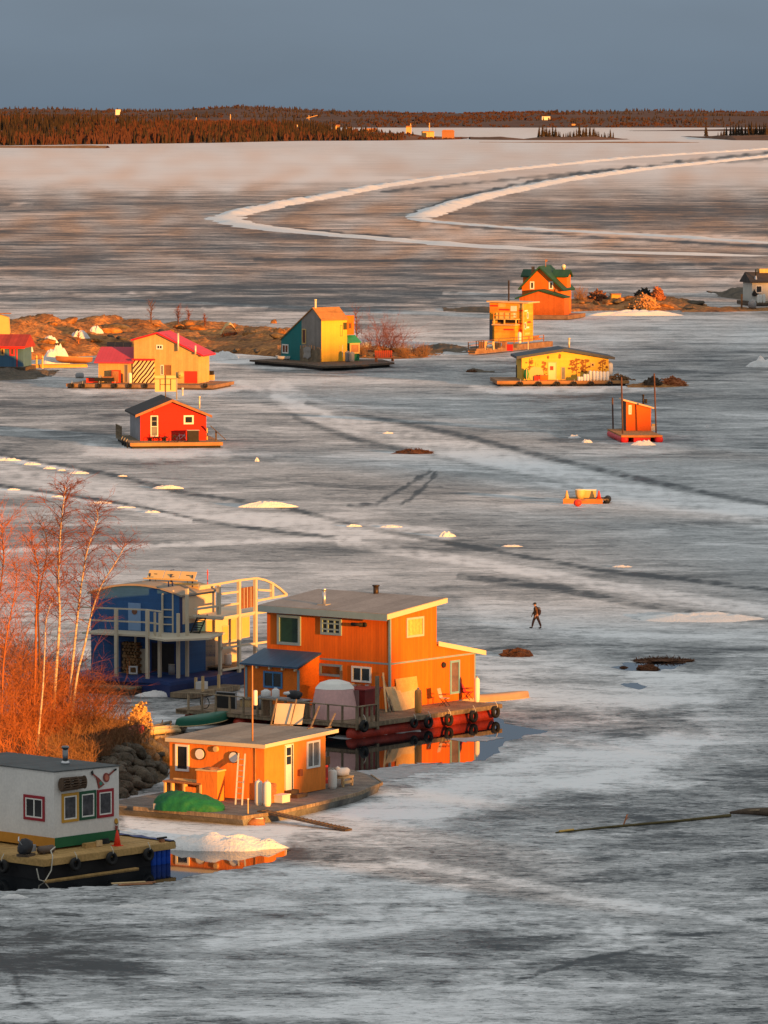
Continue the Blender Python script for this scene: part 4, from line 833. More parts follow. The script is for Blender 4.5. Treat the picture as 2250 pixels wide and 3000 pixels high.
# tarp covered boat
a_, b_ = on(cJ(-20, 728), zd), on(cJ(465, 745), zd)
t = Q.th('covered_boat', 'skiff under a rumpled bright green tarp on the scow deck', 'boat', (a_[0] + b_[0]) / 2, (a_[1] + b_[1]) / 2 + .0, zd, math.atan2(b_[1] - a_[1], b_[0] - a_[0]))
Lb = math.dist(a_, b_); vs = []; fs = []; n, k = 90, 26
for i in range(n + 1):
    u = -1 + 2 * i / n
    for j in range(k):
        a = math.pi * j / (k - 1); e = max(0, 1 - abs(u) ** 2.6) ** .5
        f = mnoise.fractal(Vector((u * 2.5, j * .25, 2.2)), 1, 2, 3); g2 = 1 - 2 * abs(mnoise.noise(Vector((u * 5 + j * .28, j * .16, 5)))); g3 = 1 - 2 * abs(mnoise.noise(Vector((u * 8 - j * .42, j * .2, 9))))
        vs.append((u * Lb / 2, math.cos(a) * .95 * (e + .06) * (1 + .08 * f + .05 * g2), max(0, math.sin(a)) ** .75 * (.80 - .22 * u) * (e * .9 + .1) * (1 + .10 * f) + max(0, math.sin(a)) ** .3 * (.04 * g2 + .022 * g3)))
for i in range(n):
    for j in range(k - 1): fs.append((i * k + j, i * k + j + 1, (i + 1) * k + j + 1, (i + 1) * k + j))
MB().add(vs, fs).build('tarp', mat('green_tarp', (.008, .125, .045), .65, .25, 1.5, fine=.15), t, smooth=True)
MB().prism([(-Lb * .46, -.6), (Lb * .40, -.6), (Lb * .47, 0), (Lb * .40, .6), (-Lb * .46, .6)], 'z', .02, .3).build('hull', grey_m, t)

# ================================================================ WHITE HOUSEBOAT
wz = 1.0
wh_m = mat('white_clapboard', (.72, .69, .64), .75, .07, .8, fine=.06)
dkf = mat('yellow_deck_timber', (.50, .30, .10), .8, .25, .9, (.60, .37, .14), fine=.18)
WH = House(*cK(472, 988), wz + .12, 47, 'white_houseboat', 'white box-shaped houseboat with coloured window frames on a timber deck', 'houseboat')
wx = WH.r(cK(1032, 600))[0]; wt = WH.r(cK(472, 335))[1]; wt1 = WH.r(cK(1034, 282))[1]; wl = 7.6; b0 = wz + .12
print('WHITE', wx, wt, wt1, WH.l(cK(0, 600)))
WH.put(MB().prism([(0, b0), (wx, b0), (wx, wt1), (0, wt)], 'y', 0, wl), 'wall', wh_m)
sl = (wt1 - wt) / wx
WH.put(MB().prism([(-.06, wt - .06 * sl + .01), (wx + .06, wt1 + .01), (wx + .06, wt1 + .06), (-.06, wt + .06)], 'y', -.06, wl), 'roof', mat('dark_grey_roof', (.085, .095, .095), .7, .2, .7, lines=('y', .8, .03, .35), fine=.12))
yb_ = WH.l(cK(472, 905))[1]
WH.put(MB().box(-.03, -.001, -.03, wl, b0 - .02, yb_), 'skirt_board', mat('ochre_paint', (.55, .24, .03), .7, .1, 1))
WH.put(MB().box(.0, wx, -.031, -.001, b0 - .02, yb_), 'skirt_board', mat('green_paint', (.02, .13, .05), .7, .1, 1))
mr, my, mg = mat('dark_red_trim', (.32, .02, .03), .6, .1), mat('yellow_trim', (.58, .30, .04), .6, .1), mat('dark_green_trim', (.02, .09, .045), .6, .1)
def dwin(wall, tl, br, m, mull=()):
    o = WH.win(wall, tl, br, m, white_p, .13, out=.05)
    for c in list(o.children): bpy.data.objects.remove(c)
    if wall == 'r': a0, z1 = WH.r(tl); a1, z0 = WH.r(br)
    else: a1, z1 = WH.l(tl); a0, z0 = WH.l(br)
    f = MB(); g = MB(); e, k = .11, .19
    def BB(mb, u0, u1, w0, w1, o0, o1): mb.box(u0, u1, -o1, -o0, w0, w1) if wall == 'r' else mb.box(-o1, -o0, u0, u1, w0, w1)
    BB(f, a0 + e, a0 + k, z0 + e, z1 - e, 0, .042); BB(f, a1 - k, a1 - e, z0 + e, z1 - e, 0, .042); BB(f, a0 + k, a1 - k, z0 + e, z0 + k, 0, .04); BB(f, a0 + k, a1 - k, z1 - k, z1 - e, 0, .04)
    for u in mull: c = a0 + (a1 - a0) * u; BB(f, c - .03, c + .03, z0 + k, z1 - k, 0, .038)
    f.build('sash', white_p, o); BB(g, a0 + k - .02, a1 - k + .02, z0 + k - .02, z1 - k + .02, -.01, .012); g.build('pane', mat('curtained_glass', (.035, .038, .045), .15, .5, 3, (.10, .10, .11)) if wall == 'r' else pane_m, o)
dwin('l', cK(208, 523), cK(390, 762), mr, (.5,))
dwin('r', cK(533, 522), cK(679, 755), my); dwin('r', cK(687, 503), cK(831, 733), mg); dwin('r', cK(840, 488), cK(983, 714), mr)
# fish trap and painted instruments on the wall
x0_, z1_ = WH.r(cK(528, 360), -.2); x1_, z0_ = WH.r(cK(735, 480), -.2)
t = WH.th('fish_trap', 'brown wicker fish trap hanging on the white wall above the yellow window', 'trap', (x0_ + x1_) / 2, -.22, (z0_ + z1_) / 2 - .05, 0)
lx, lr = (x1_ - x0_) / 2, (z1_ - z0_) / 2 * .78; wk = mat('brown_wicker', (.11, .07, .045), .9, .3, 4); mb = MB()
for k in range(14): a = 2 * math.pi * k / 14; mb.beam((-lx, lr * .55 * math.sin(a), lr * math.cos(a)), (lx * .97, lr * .45 * math.sin(a), lr * .85 * math.cos(a)), .045)
mb.build('rods', wk, t)
mb = MB()
for xx in (-lx, -lx * .4, lx * .3, lx * .95): mb.lathe([(lr * 1.02, -.03), (lr * 1.02, .03)], (xx, 0, 0), 14, 'x')
mb.v = [(v[0], v[1] * .55, v[2]) for v in mb.v]; mb.build('hoops', wk, t)
def flat(name, label, cat, pts, m, extra=()):
    g = [WH.r(cK(*p)) for p in pts]; cx = sum(p[0] for p in g) / len(g); cz = sum(p[1] for p in g) / len(g)
    t = WH.th(name, label, cat, cx, -.03, cz); MB().prism([(p[0] - cx, p[1] - cz) for p in g], 'y', -.03, .02).build('body', m, t)
    for nm, pp, mm in extra:
        g2 = [WH.r(cK(*p)) for p in pp]; MB().prism([(p[0] - cx, p[1] - cz) for p in g2], 'y', -.045, -.031).build(nm, mm, t)
    return t
gm = mat('red_brown_wood', (.27, .06, .045), .6, .2, 3)
flat('guitar', 'red triangular guitar shape mounted on the white wall', 'guitar', [(832, 385), (848, 378), (900, 438), (852, 475)], gm, [('neck', [(792, 350), (802, 343), (850, 384), (836, 392)], gm), ('headstock', [(780, 332), (795, 314), (806, 348), (790, 360)], black_m), ('patch', [(852, 425), (868, 408), (884, 432), (862, 450)], mat('teal_patch', (.05, .22, .16), .6))])
def circ(cx, cy, rx, ry, n=16): return [(cx + rx * math.cos(2 * math.pi * i / n), cy + ry * math.sin(2 * math.pi * i / n)) for i in range(n)]
flat('banjo', 'red round-bodied banjo shape mounted on the white wall corner', 'banjo', circ(918, 378, 26, 40), gm, [('neck', [(932, 352), (978, 312), (986, 322), (940, 364)], gm), ('headstock', [(974, 310), (1000, 298), (1005, 312), (984, 324)], black_m), ('drumhead', circ(918, 378, 17, 27), mat('salmon_skin', (.5, .16, .10), .6))])
flat('wall_ornament', 'small potted flower ornament on the white wall near its right corner', 'ornament', circ(1004, 758, 13, 26), mat('yellow_trim', (.5, .3, .05)), [('leaves', [(988, 768), (1004, 790), (1018, 768), (1004, 780)], wk), ('pot', [(990, 796), (1014, 796), (1010, 834), (994, 834)], gm)])
q = WH.roof(cK(567, 262), wt + .06, sl); o = chimney(WH, q, .85, .13, mat('blued_steel', (.20, .21, .22), .25, .2, 3, metal=.9)); MB().lathe([(.22, 0), (.20, .10), (.14, .16)], q, 14).build('collar', steel_m, o, smooth=True)
# deck, hull, blue barrels
k0 = WH.d(cK(330, 1082), wz); k1 = WH.d(cK(1560, 942), wz); print('WDECK', k0, k1)
dx0, dy0, dx1 = k0[0], (k0[1] + k1[1]) / 2, k1[0]
deck_planks(WH, 'deck', dx0, dx1, dy0, wl + .8, wz - .2, wz, dkf, along='x', bw=.22)
WH.put(MB().box(dx0 - .05, dx1 + .05, dy0 - .09, dy0 - .02, wz - .32, wz - .01), 'edge_beam', dkf); WH.put(MB().box(dx0 - .12, dx0 - .05, dy0 - .09, wl + .8, wz - .32, wz - .01), 'edge_beam', dkf)
bx = WH.r(cK(1325, 1100), dy0)[0]
WH.put(MB().box(dx0 + .12, bx, dy0 + .12, wl + .5, -.15, wz - .2), 'hull', mat('black_float', (.014, .013, .013), .6, .3, 1))
WH.put(MB().beam((dx0 - .15, dy0 - .2, .03), (bx - 1.2, dy0 - .2, .03), .22, .07), 'float_plank', dkf)
bl = mat('blue_plastic_barrel', (.008, .065, .42), .35, .12, 1.5)
nb = 4; bw_ = (dx1 - .1 - bx) / nb
for i in range(nb): WH.put(MB().lathe([(bw_ * .44, -.15), (bw_ * .49, .0), (bw_ * .49, .3), (bw_ * .47, .33), (bw_ * .49, .36), (bw_ * .49, .72), (bw_ * .4, .78)], (bx + bw_ * (i + .5), dy0 + bw_ * .5, 0)), 'barrel', bl, smooth=True)
for yy in (1.6, 2.7, 3.8): WH.put(MB().lathe([(.42, -.15), (.46, .0), (.46, .7), (.4, .78)], (dx1 - .5, dy0 + yy, 0)), 'barrel', bl, smooth=True)
vs = []; fs = []; n = 26
y_far = WH.d(cK(1040, 885), wz)[1]
for i in range(n + 1):
    f = i / n; yy = dy0 + (wl * .7 - dy0) * f
    for j, (ox, oz) in enumerate([(-.25, .05), (.05, .07), (.12, .0), (.13, -.3)]): g_ = mnoise.noise(Vector((yy * 1.5, j * .8, 4))); vs.append((dx1 + ox + .08 * g_, yy, wz + oz + .05 * g_))
for i in range(n):
    for j in range(3): fs.append((i * 4 + j, i * 4 + j + 1, i * 4 + j + 5, i * 4 + j + 4))
WH.put(MB().add(vs, fs), 'tarp_edge', mat('blue_tarp', (.012, .035, .16), .5, .3, 2), smooth=True)
for i, p in enumerate([cK(30, 1150), cK(652, 1132), cK(968, 1082), cK(1288, 1048)]):
    if i == 0: y, z = WH.l(p, dx0 - .25); tyre(WH.W(dx0 - .25, y, z), WH.a - math.pi / 2, 'black tyre fender with rope on the short side of the white houseboat deck', .33)
    else: x, z = WH.r(p, dy0 - .25); tyre(WH.W(x, dy0 - .25, z), WH.a, f'black tyre fender along the long side of the white houseboat deck, {ORD[i - 1]} from left', .33)
a_, b_ = WH.d(cK(400, 1030), wz), None
x, y = WH.d(cK(1018, 972), wz); t = WH.th('traffic_cone', 'fluorescent red traffic cone on the timber deck by the white wall', 'cone', x, y, wz); cn = mat('fluorescent_red', (.85, .05, .02), .5, .04)
MB().lathe([(.17, .03), (.10, .45), (.04, .72), (.02, .73)], n=16).build('cone', cn, t, smooth=True); MB().box(-.2, .2, -.2, .2, 0, .035).build('base', cn, t)
x, y = WH.d(cK(225, 1060), wz); t = WH.th('outboard_motor', 'black tarp-wrapped machine on the deck corner below the ochre skirt', 'machine', x, y, wz, .3)
MB().blob((0, 0, .42), (.42, .36, .42), 2, .3).build('cover', mat('black_tarp', (.03, .03, .03)), t, smooth=True); MB().box(.25, .75, -.12, .12, .15, .45).build('engine', grey_m, t); MB().box(-.35, .35, -.3, .3, 0, .12).build('sled', wood_dk, t); MB().tube([(-.3, 0, .5), (-.5, .1, .75), (-.3, .2, .9)], .03, 6).build('handle', steel_m, t)
x, y = WH.d(cK(415, 985), wz); t = WH.th('electric_box', 'small green electrical box beside the black machine', 'box', x - .1, y, wz); MB().box(-.2, .2, -.14, .14, .08, .3).build('case', mat('teal_case', (.05, .17, .14), .6), t); MB().box(-.22, .22, -.16, .16, .3, .34).build('lid', mat('teal_case', (.05, .17, .14)), t); MB().box(-.15, .15, -.1, .1, 0, .08).build('foot', black_m, t)
x, y = WH.d(cK(400, 1040), wz); t = WH.th('gas_tank', 'long grey gas tank lying on the deck beside the black machine', 'tank', x, y, wz); MB().lathe([(.05, -.5), (.18, -.42), (.18, .42), (.05, .5)], (0, 0, .2), 14, 'x').build('shell', mat('dull_brown_tank', (.14, .10, .08), .5), t, smooth=True); MB().box(-.3, -.2, -.15, .15, 0, .1).box(.2, .3, -.15, .15, 0, .1).build('cradle', wood_dk, t)
x, y = WH.d(cK(815, 985), wz); t = WH.th('timber_block', 'short new timber block under the green skirt board', 'timber', x, y + .15, wz); MB().box(-.5, .5, -.12, .12, 0, .22).build('beam', dkf, t); MB().box(.15, .5, -.2, -.121, .02, .3).build('cleat', wood_new, t)
x, y = WH.d(cK(925, 955), wz); t = WH.th('hose_coil', 'black hose coil tucked beside the traffic cone', 'hose', x, y + .3, wz)
mb = MB()
for k in range(4): mb.torus((0, 0, .04 + k * .06), .34 - k * .02, .035, 'z', 20, 6)
mb.build('coil', black_m, t); MB().tube([(.3, 0, .1), (.7, -.2, .05), (1.0, -.15, .04)], .035, 6).build('tail', black_m, t)
x, y = WH.d(cK(1405, 940), wz); t = WH.th('mooring_cleat', 'rusty mooring cleat at the right end of the timber deck', 'cleat', x, y, wz); MB().box(-.12, .12, -.08, .08, 0, .14).build('base', wood_red, t); MB().tube([(-.3, 0, .2), (.3, 0, .2)], .05, 8).build('bar', black_m, t)
t = WH.th('mooring_rope', 'pale mooring rope looping down from the white houseboat deck to the water', 'rope', dx0 + 1.0, dy0 - .15, wz)
pa, pb = WH.r(cK(318, 1170), dy0 - .15), WH.r(cK(460, 1060), dy0 - .15); lo_ = WH.r(cK(385, 1282), dy0 - .15); ox = dx0 + 1.0
MB().tube([(pa[0] - ox, 0, pa[1] - wz), (pa[0] - ox + .15, 0, (pa[1] + lo_[1]) / 2 - .2 - wz), (lo_[0] - ox, -.02, lo_[1] - wz), (pb[0] - ox - .12, 0, (pb[1] + lo_[1]) / 2 - wz - .1), (pb[0] - ox, .02, pb[1] - wz), (pb[0] - ox + .05, .2, .35), (pb[0] - ox + .8, .7, .4)], .028, 6).build('strand', rope_m, t)
p = G(*cK(1185, 1312)); t = thing('board_stack', 'few reddish boards lying on the ice in front of the blue barrels', 'boards', p, .35)
for k, (dx, dy, dz, m_) in enumerate([(0, 0, .02, wood_red), (.25, .35, .02, wood_red), (-.25, .25, .07, wood_new)]): MB().box(dx - .85, dx + .75, dy - .11, dy + .11, dz, dz + .045).build('board', m_, t)
# ================================================================ BLUE HOUSEBOAT WITH WHITE BALCONIES
bl_m = mat('blue_siding', (.030, .105, .27), .65, .10, .8, lines=('h', .16, .06, .2), fine=.06)
bl_d = mat('dark_blue_paint', (.018, .032, .12), .6, .12, 1)
bal_w = mat('white_balcony_paint', (.54, .47, .35), .6, .06, 2)
be_m = mat('beige_panel', (.62, .50, .36), .7, .08, 1)
cu_m = mat('cream_panel', (.66, .44, .15), .6, .06, 1)
uz = .9
U = House(*cG(765, 905), uz, 62, 'blue_houseboat', 'two-storey blue houseboat with arched roof and white balconies', 'houseboat')
UD = U.o.length; KM = .3737 * UD / F
yW = U.l(cG(70, 400))[0]; zc = U.l(cG(765, 296))[1]; zp = U.l(cG(450, 206))[1]; ux = U.r(cG(1045, 300))[0]; zF = U.l(cG(400, 556))[1]
print('BLUE', yW, zc, zp, ux, zF, UD)
def arc(y, up=0.0): return zc + up + (zp - zc) * (1 - ((y - yW * .48) / (yW * .52)) ** 2)
ys_ = [yW * i / 14 for i in range(15)]
U.put(MB().prism([(0, uz)] + [(y, arc(y)) for y in ys_] + [(yW, uz)], 'x', 0, ux), 'wall', bl_m)
ys2 = [-.18 + (yW + .36) * i / 16 for i in range(17)]
U.put(MB().prism([(y, arc(y, .02)) for y in ys2] + [(y, arc(y, .14)) for y in ys2[::-1]], 'x', -.12, ux + .2), 'roof', mat('grey_brown_roof', (.33, .27, .21), .85, .12, 1))
U.put(MB().box(.35, ux - .02, -.02, -.002, zF + .5, zc - .03), 'side_panel', be_m)
U.put(MB().box(.0, .34, -.021, -.002, zF, zc - .03), 'side_panel', bl_d)
for a, b in (((840, 345), (890, 400)), ((965, 335), (1010, 390))): U.win('r', cG(*a), cG(*b), bal_w, pane_m, .07, out=.04, off=.022)
d_ = U.put(MB().box(-.05, -.002, U.l(cG(463, 450))[0], U.l(cG(366, 450))[0], zF + .02, U.l(cG(413, 338))[1]), 'door', mat('pale_blue_door', (.20, .32, .52), .5, .05))
y, z = U.l(cG(413, 405), -.05); MB().lathe([(.19, -.03), (.19, 0)], (-.05, y, z), 14, 'x').build('round_window', mat('amber_round', (.18, .08, .05), .4), d_)
# lower front: doorways and stacked wood behind the porch
for a, b in (((300, 640), (410, 905)), ((540, 640), (735, 895))): U.win('l', cG(*a), cG(*b), bl_d, mat('dim_interior', (.02, .016, .014), .5, .5, 2), .08, out=.04, name='doorway')
U.put(MB().box(-.03, -.002, 0, yW, zF - .42, zF - .12), 'band', bl_d)
# main balcony slab with a cut corner
pl = [U.d(p, zF) for p in (cG(0, 566), cG(500, 590), cG(528, 606), cG(650, 626), cG(1000, 612), cG(1122, 568))]
pl = [(min(p[0], -.25) if i < 3 else p[0], p[1]) for i, p in enumerate(pl)]
poly = [(0.0, pl[0][1])] + pl + [(pl[-1][0], -.002), (0.0, -.002)]
print('BALC', pl)
U.put(MB().prism(poly, 'z', zF - .12, zF), 'balcony_floor', bal_w)
def post(base, top, z0, w=.15, m=bal_w, name='post', zt=None):
    x, y = U.d(cG(*base), z0); h_ = (base[1] - top[1]) * KM
    U.put(MB().box(x - w / 2, x + w / 2, y - w / 2, y + w / 2, z0, zt if zt else z0 + h_), name, m); return x, y, z0 + h_
def pr(p, z): x, y = U.d(cG(*p), z); return Vector((x, y, z))
# posts on the lower deck
for b, t in (((270, 912), (380, 380)), ((515, 932), (390, 390))): post((b[0], b[1]), (t[0], t[1]), uz, .19)
for b in ((610, 920), (755, 928), (825, 915), (1083, 905)): post(b, (b[0], 600), uz, .18, zt=zF - .12)
post((420, 890), (420, 632), uz, .10, zt=zF - .12)
up = [post(b, t, zF, w_) for b, t, w_ in (((572, 596), (412, 412), .11), ((612, 603), (416, 416), .13), ((632, 570), (632, 262), .10), ((715, 572), (715, 236), .10), ((755, 604), (755, 420), .16), ((825, 596), (825, 225), .17))]
def prail(pts, zoff, name='balcony_rail', w=.09):
    mb = MB(); q = [Vector((*U.d(cG(*p), zF), zF + zoff)) for p in pts]
    for a, b in zip(q[:-1], q[1:]): mb.beam(a, b, w, w)
    U.put(mb, name, bal_w)
hr = (585 - 388) * KM; hm_ = (585 - 487) * KM
for zo in (hr, hm_): prail([(-20, 566), (270, 578), (502, 588), (572, 596), (618, 603)], zo)
for k in range(3): MB().beam(Vector((*U.d(cG(632, 570), zF), zF + .5 + k * .45)), Vector((*U.d(cG(715, 572), zF), zF + .5 + k * .45)), .07).build('stair_tread', bal_w, U.root)
# roof ladder
a = pr((690, 560), zF); 
for dx in (0, .45): MB().beam(a + Vector((dx, -.02, 0)), a + Vector((dx + .1, .15, (560 - 165) * KM)), .06).build('ladder_rail', bl_d, U.root)
for k in range(9): MB().beam(a + Vector((.01 * k, 0, .35 + k * .42)), a + Vector((.45 + .01 * k, 0, .35 + k * .42)), .04).build('ladder_rung', bl_d, U.root)
# rear terrace on the sunny side
yD = U.d(cG(1235, 882), uz)[1]; z2 = U.r(cG(1235, 430), yD)[1]; zl = U.r(cG(1235, 860), yD)[1]
xa = U.r(cG(1100, 458), yD)[0]; xb = U.r(cG(1445, 398), yD)[0]; xw0 = U.r(cG(970, 500))[0]; xw1 = xb + 1.0
print('TERR', yD, z2, zl, xa, xb, xw0)
U.put(MB().box(xa, xb + 2.5, yD, 3.2, z2 - .16, z2), 'terrace_floor', bal_w)
U.put(MB().box(xw0, xw1, .0, yW - .3, uz, z2 - .17), 'rear_wall', be_m)
for a, b in (((972, 475), (1038, 590)), ((1098, 520), (1147, 632)), ((1157, 467), (1208, 625)), ((1248, 450), (1312, 605))):
    U.win('r', cG(*a), cG(*b), bal_w, cu_m, .06, out=.04, off=.0, name='blind_window')
U.put(MB().box(xw0 + .2, xw1, yD + .1, -.01, zl - .02, zl + .06), 'walkway', wood_old)
rp = lambda p: Vector((lambda q: (q[0], yD, q[1]))(U.r(cG(*p), yD)))
for x_, t_, b_ in ((1073, 192, 430), (1232, 162, 882), (1360, 146, 780), (1490, 184, 300)):
    a_, c_ = rp((x_, b_)), rp((x_, t_)); U.put(MB().box(a_.x - .12, a_.x + .12, yD - .09, yD + .09, a_.z, c_.z), 'post', bal_w)
arch = [(920, 212), (1073, 188), (1232, 160), (1365, 144), (1430, 158), (1490, 184), (1550, 225), (1605, 275)]
mb = MB()
for a, b in zip(arch[:-1], arch[1:]): mb.beam(rp(a), rp(b), .13, .13)
U.put(mb, 'arched_handrail', bal_w)
for a, b in (((1085, 268), (1222, 250)), ((1378, 236), (1480, 242)), ((885, 388), (1225, 342)), ((1372, 320), (1605, 276)), ((1100, 694), (1445, 643)), ((1100, 866), (1335, 826)), ((880, 438), (1100, 455)), ((1100, 456), (1445, 396))):
    U.put(MB().beam(rp(a), rp(b), .12, .13), 'terrace_rail', bal_w)
a, b = rp((1250, 385)), rp((1345, 207)); p_ = U.put(MB().box(a.x, b.x, yD + .02, yD + .06, a.z, b.z), 'louvre_panel', mat('dark_red_louvre', (.14, .03, .012), .7))
for k in range(7): xx = a.x + (b.x - a.x) * (k + .5) / 7; MB().box(xx - .025, xx + .025, yD - .02, yD + .018, a.z, b.z).build('slat', bal_w if k % 2 else wood_red, p_)
st = MB(); a = Vector((*U.d(cG(850, 575), zF), zF)); b = Vector((xa + .2, -.6, z2 + .1))
for dy in (0, -.6): st.beam(a + Vector((0, dy, 0)), b + Vector((0, dy, 0)), .06)
for k in range(8):
    c_ = a.lerp(b, (k + .5) / 8); st.beam(c_, c_ + Vector((0, -.6, 0)), .18, .04)
U.put(st, 'stair', black_m)
# hull and lower deck
lo = [U.d(p, uz) for p in (cG(0, 912), cG(572, 940), cG(690, 962), cG(1100, 905), cG(1335, 842))]
lo = lo + [(lo[-1][0], yW), (lo[0][0], yW + .6)]
U.put(MB().prism(lo, 'z', uz - .22, uz), 'lower_deck', mat('blue_deck_edge', (.02, .045, .16), .6, .15, 1))
U.put(MB().prism([(p[0] + .0, p[1] + .0) for p in lo[1:-1]] + [(lo[1][0] + .3, yW)], 'z', -.1, uz - .23), 'hull', bl_d)
# solar array on the roof
xs_ = 2.0; sp = lambda p: Vector((lambda q: (xs_, q[0], q[1]))(U.l(cG(*p), xs_)))
c0, c1 = sp((882, 160)), sp((505, 165)); zt = sp((690, 90)).z
t = U.th('solar_array', 'row of three solar panels seen from their pale backs on the blue houseboat roof', 'solar panels', xs_, c0.y, arc(yW * .4))
wd = (c1.y - c0.y) / 3; zb = c0.z - t.location.z; zt -= t.location.z
pb_ = mat('pale_panel_back', (.66, .48, .22), .5, .04)
for k in range(3):
    p = MB().add([(0, k * wd + .03, zb), (0, (k + 1) * wd - .03, zb), (.35, (k + 1) * wd - .03, zt), (.35, k * wd + .03, zt), (.04, k * wd + .03, zb), (.04, (k + 1) * wd - .03, zb), (.39, (k + 1) * wd - .03, zt), (.39, k * wd + .03, zt)], [(0, 1, 2, 3), (7, 6, 5, 4), (4, 5, 1, 0), (5, 6, 2, 1), (6, 7, 3, 2), (7, 4, 0, 3)]).build('panel', pb_, t)
    MB().box(.17, .24, (k + .5) * wd - .1, (k + .5) * wd + .1, zt - .35, zt - .2).build('junction_box', black_m, p); MB().tube([(.12, (k + .5) * wd, zt - .35), (.05, (k + .45) * wd, zt - .7)], .02, 5).build('cable', black_m, p)
MB().beam((.0, -.25, zb - .25), (.0, wd * 3 + .25, zb - .25), .10, .12).beam((-.02, -.2, zb - .02), (-.02, wd * 3 + .2, zb - .02), .08, .08).build('rack_rail', cu_m, t)
for yy in (.2, wd * 1.5, wd * 3 - .2): MB().beam((.1, yy, -.1), (.1, yy, zb + .3), .07).build('rack_leg', bl_d, t)
q = U.l(cG(985, 190), 4.0); t = U.th('wind_sock_pole', 'thin red aerial on the blue houseboat roof', 'aerial', 4.0, q[0], arc(max(q[0], 0)) - .1); MB().tube([(0, 0, 0), (0, 0, 1.3)], .03, 6).build('rod', red_m, t); MB().box(-.05, .05, -.015, .015, .95, 1.2).build('flag', red_m, t)
t = U.th('roof_box', 'beige flat-topped box on the rear of the blue houseboat roof', 'box', ux - .6, .9, zc + .05); MB().box(-1.2, .7, -.8, 1.0, -.4, .35).build('case', be_m, t); MB().box(-1.25, .75, -.85, 1.05, .35, .42).build('lid', cu_m, t)
# porch things
def porch(name, label, cat, p, z=uz, rot=0): x, y = U.d(cG(*p), z); return U.th(name, label, cat, x, y, z, rot)
logm = mat('split_logs', (.24, .12, .05), .9, .4, 3, (.34, .19, .08)); rnd = random.Random(5)
for (p, w_, h_, lb) in (((352, 893), 1.2, 2.0, 'tall firewood stack behind the left porch posts'), ((600, 893), 1.6, 1.3, 'lower firewood stack behind the middle porch posts')):
    t = porch('firewood_stack', lb + ' of the blue houseboat', 'firewood', p)
    mb = MB(); r_ = .11
    for i in range(int(w_ / .22)):
        for j in range(int(h_ / .2)): mb.lathe([(r_ * rnd.uniform(.7, 1.05), -.25 + rnd.uniform(-.05, .05)), (r_ * rnd.uniform(.7, 1.05), .25)], (.45, -w_ / 2 + i * .22 + .1 * (j % 2), .1 + j * .19), 7, 'x')
    mb.build('logs', logm, t); MB().box(.2, .7, -w_ / 2 - .1, w_ / 2 + .1, 0, .02).build('pallet', wood_old, t)
t = porch('white_board', 'white board leaning behind the porch posts of the blue houseboat', 'board', (442, 888)); MB().box(-.04, .02, -.62, .62, .02, 1.5).build('sheet', bal_w, t); MB().box(-.045, -.041, -.02, .02, .02, 1.5).build('seam', grey_m, t)
gas_cylinder(U.W(*U.d(cG(1145, 832), zl), zl + .06), 0, 'small yellow-lit gas cylinder on the sunny side walkway of the blue houseboat', .75, .24)
t = porch('barrel', 'short grey barrel under the blue houseboat porch', 'barrel', (715, 900)); MB().lathe([(.28, 0), (.30, .3), (.28, .62)]).build('drum', grey_m, t, smooth=True); MB().lathe([(.29, .62), (.29, .66)]).build('lid', bal_w, t)
# dock in front
dz = .45; dp = [U.d(p, dz) for p in (cG(-260, 965), cG(380, 1010), cG(560, 975), cG(470, 940))]
t = thing('dock', 'weathered plank dock in front of the blue houseboat', 'dock', (U.o.x, U.o.y, 0), U.a)
dpoly = [(dp[0][0], dp[0][1]), dp[1], dp[2], (dp[2][0] + .4, dp[2][1] + .6), (dp[0][0] + 1.3, dp[0][1] + 1.0)]
MB().prism(dpoly, 'z', dz - .1, dz).build('planking', wood_old, t); MB().prism([(p[0] + .05, p[1] + .05) for p in dpoly], 'z', .02, dz - .11).build('crib', wood_dk, t)
x, y = U.d(cG(392, 955), dz + .02); t = U.th('plastic_chair', 'white plastic chair on the weathered dock', 'chair', x, y, dz, .2)
MB().box(-.28, .28, -.28, .28, .40, .45).build('seat', jug_m, t)
MB().box(.20, .28, -.26, .26, .45, .55).box(.22, .30, -.28, -.18, .45, .9).box(.22, .30, .18, .28, .45, .9).box(.22, .30, -.28, .28, .86, .95).build('backrest', jug_m, t)
for sx in (-.22, .22):
    for sy in (-.22, .22): MB().box(sx - .04, sx + .04, sy - .04, sy + .04, 0, .40).build('leg', jug_m, t)
x, y = U.d(cG(860, 1030), .35); t = U.th('side_float', 'old grey side float with posts moored behind the deck railing', 'float', x, y, 0)
MB().box(-1.2, 4.5, -.8, .8, .05, .35).build('float', wood_old, t)
for xx, yy, hh in ((.3, -.6, .9), (1.2, .4, .7), (2.4, -.5, .8)): MB().box(xx - .07, xx + .07, yy - .07, yy + .07, .35, .35 + hh).build('post', wood_new, t)
MB().box(1.0, 1.6, -.2, .3, .36, .8).build('bin', jug_m, t)
# ================================================================ MID-DISTANCE HOUSEBOATS
cA, cC, cD, cE = crop(0, 880, .4219), crop(680, 860, .3436), crop(1300, 740, .3014), crop(1650, 760, .3617)
def tanks(h, pts, z, labels, hs, r=.2, m=None, grp='gas cylinders'):
    for p, l, hh in zip(pts, labels, hs): x, y = h.d(p, z); gas_cylinder(h.W(x, y, z), 0, l, hh, r, m, grp)
def clutter(h, p, z, name, label, cat, parts, rot=0):
    x, y = h.d(p, z); t = h.th(name, label, cat, x, y, z, rot)
    for n_, b, m_ in parts: MB().box(*b).build(n_, m_, t)
    return t
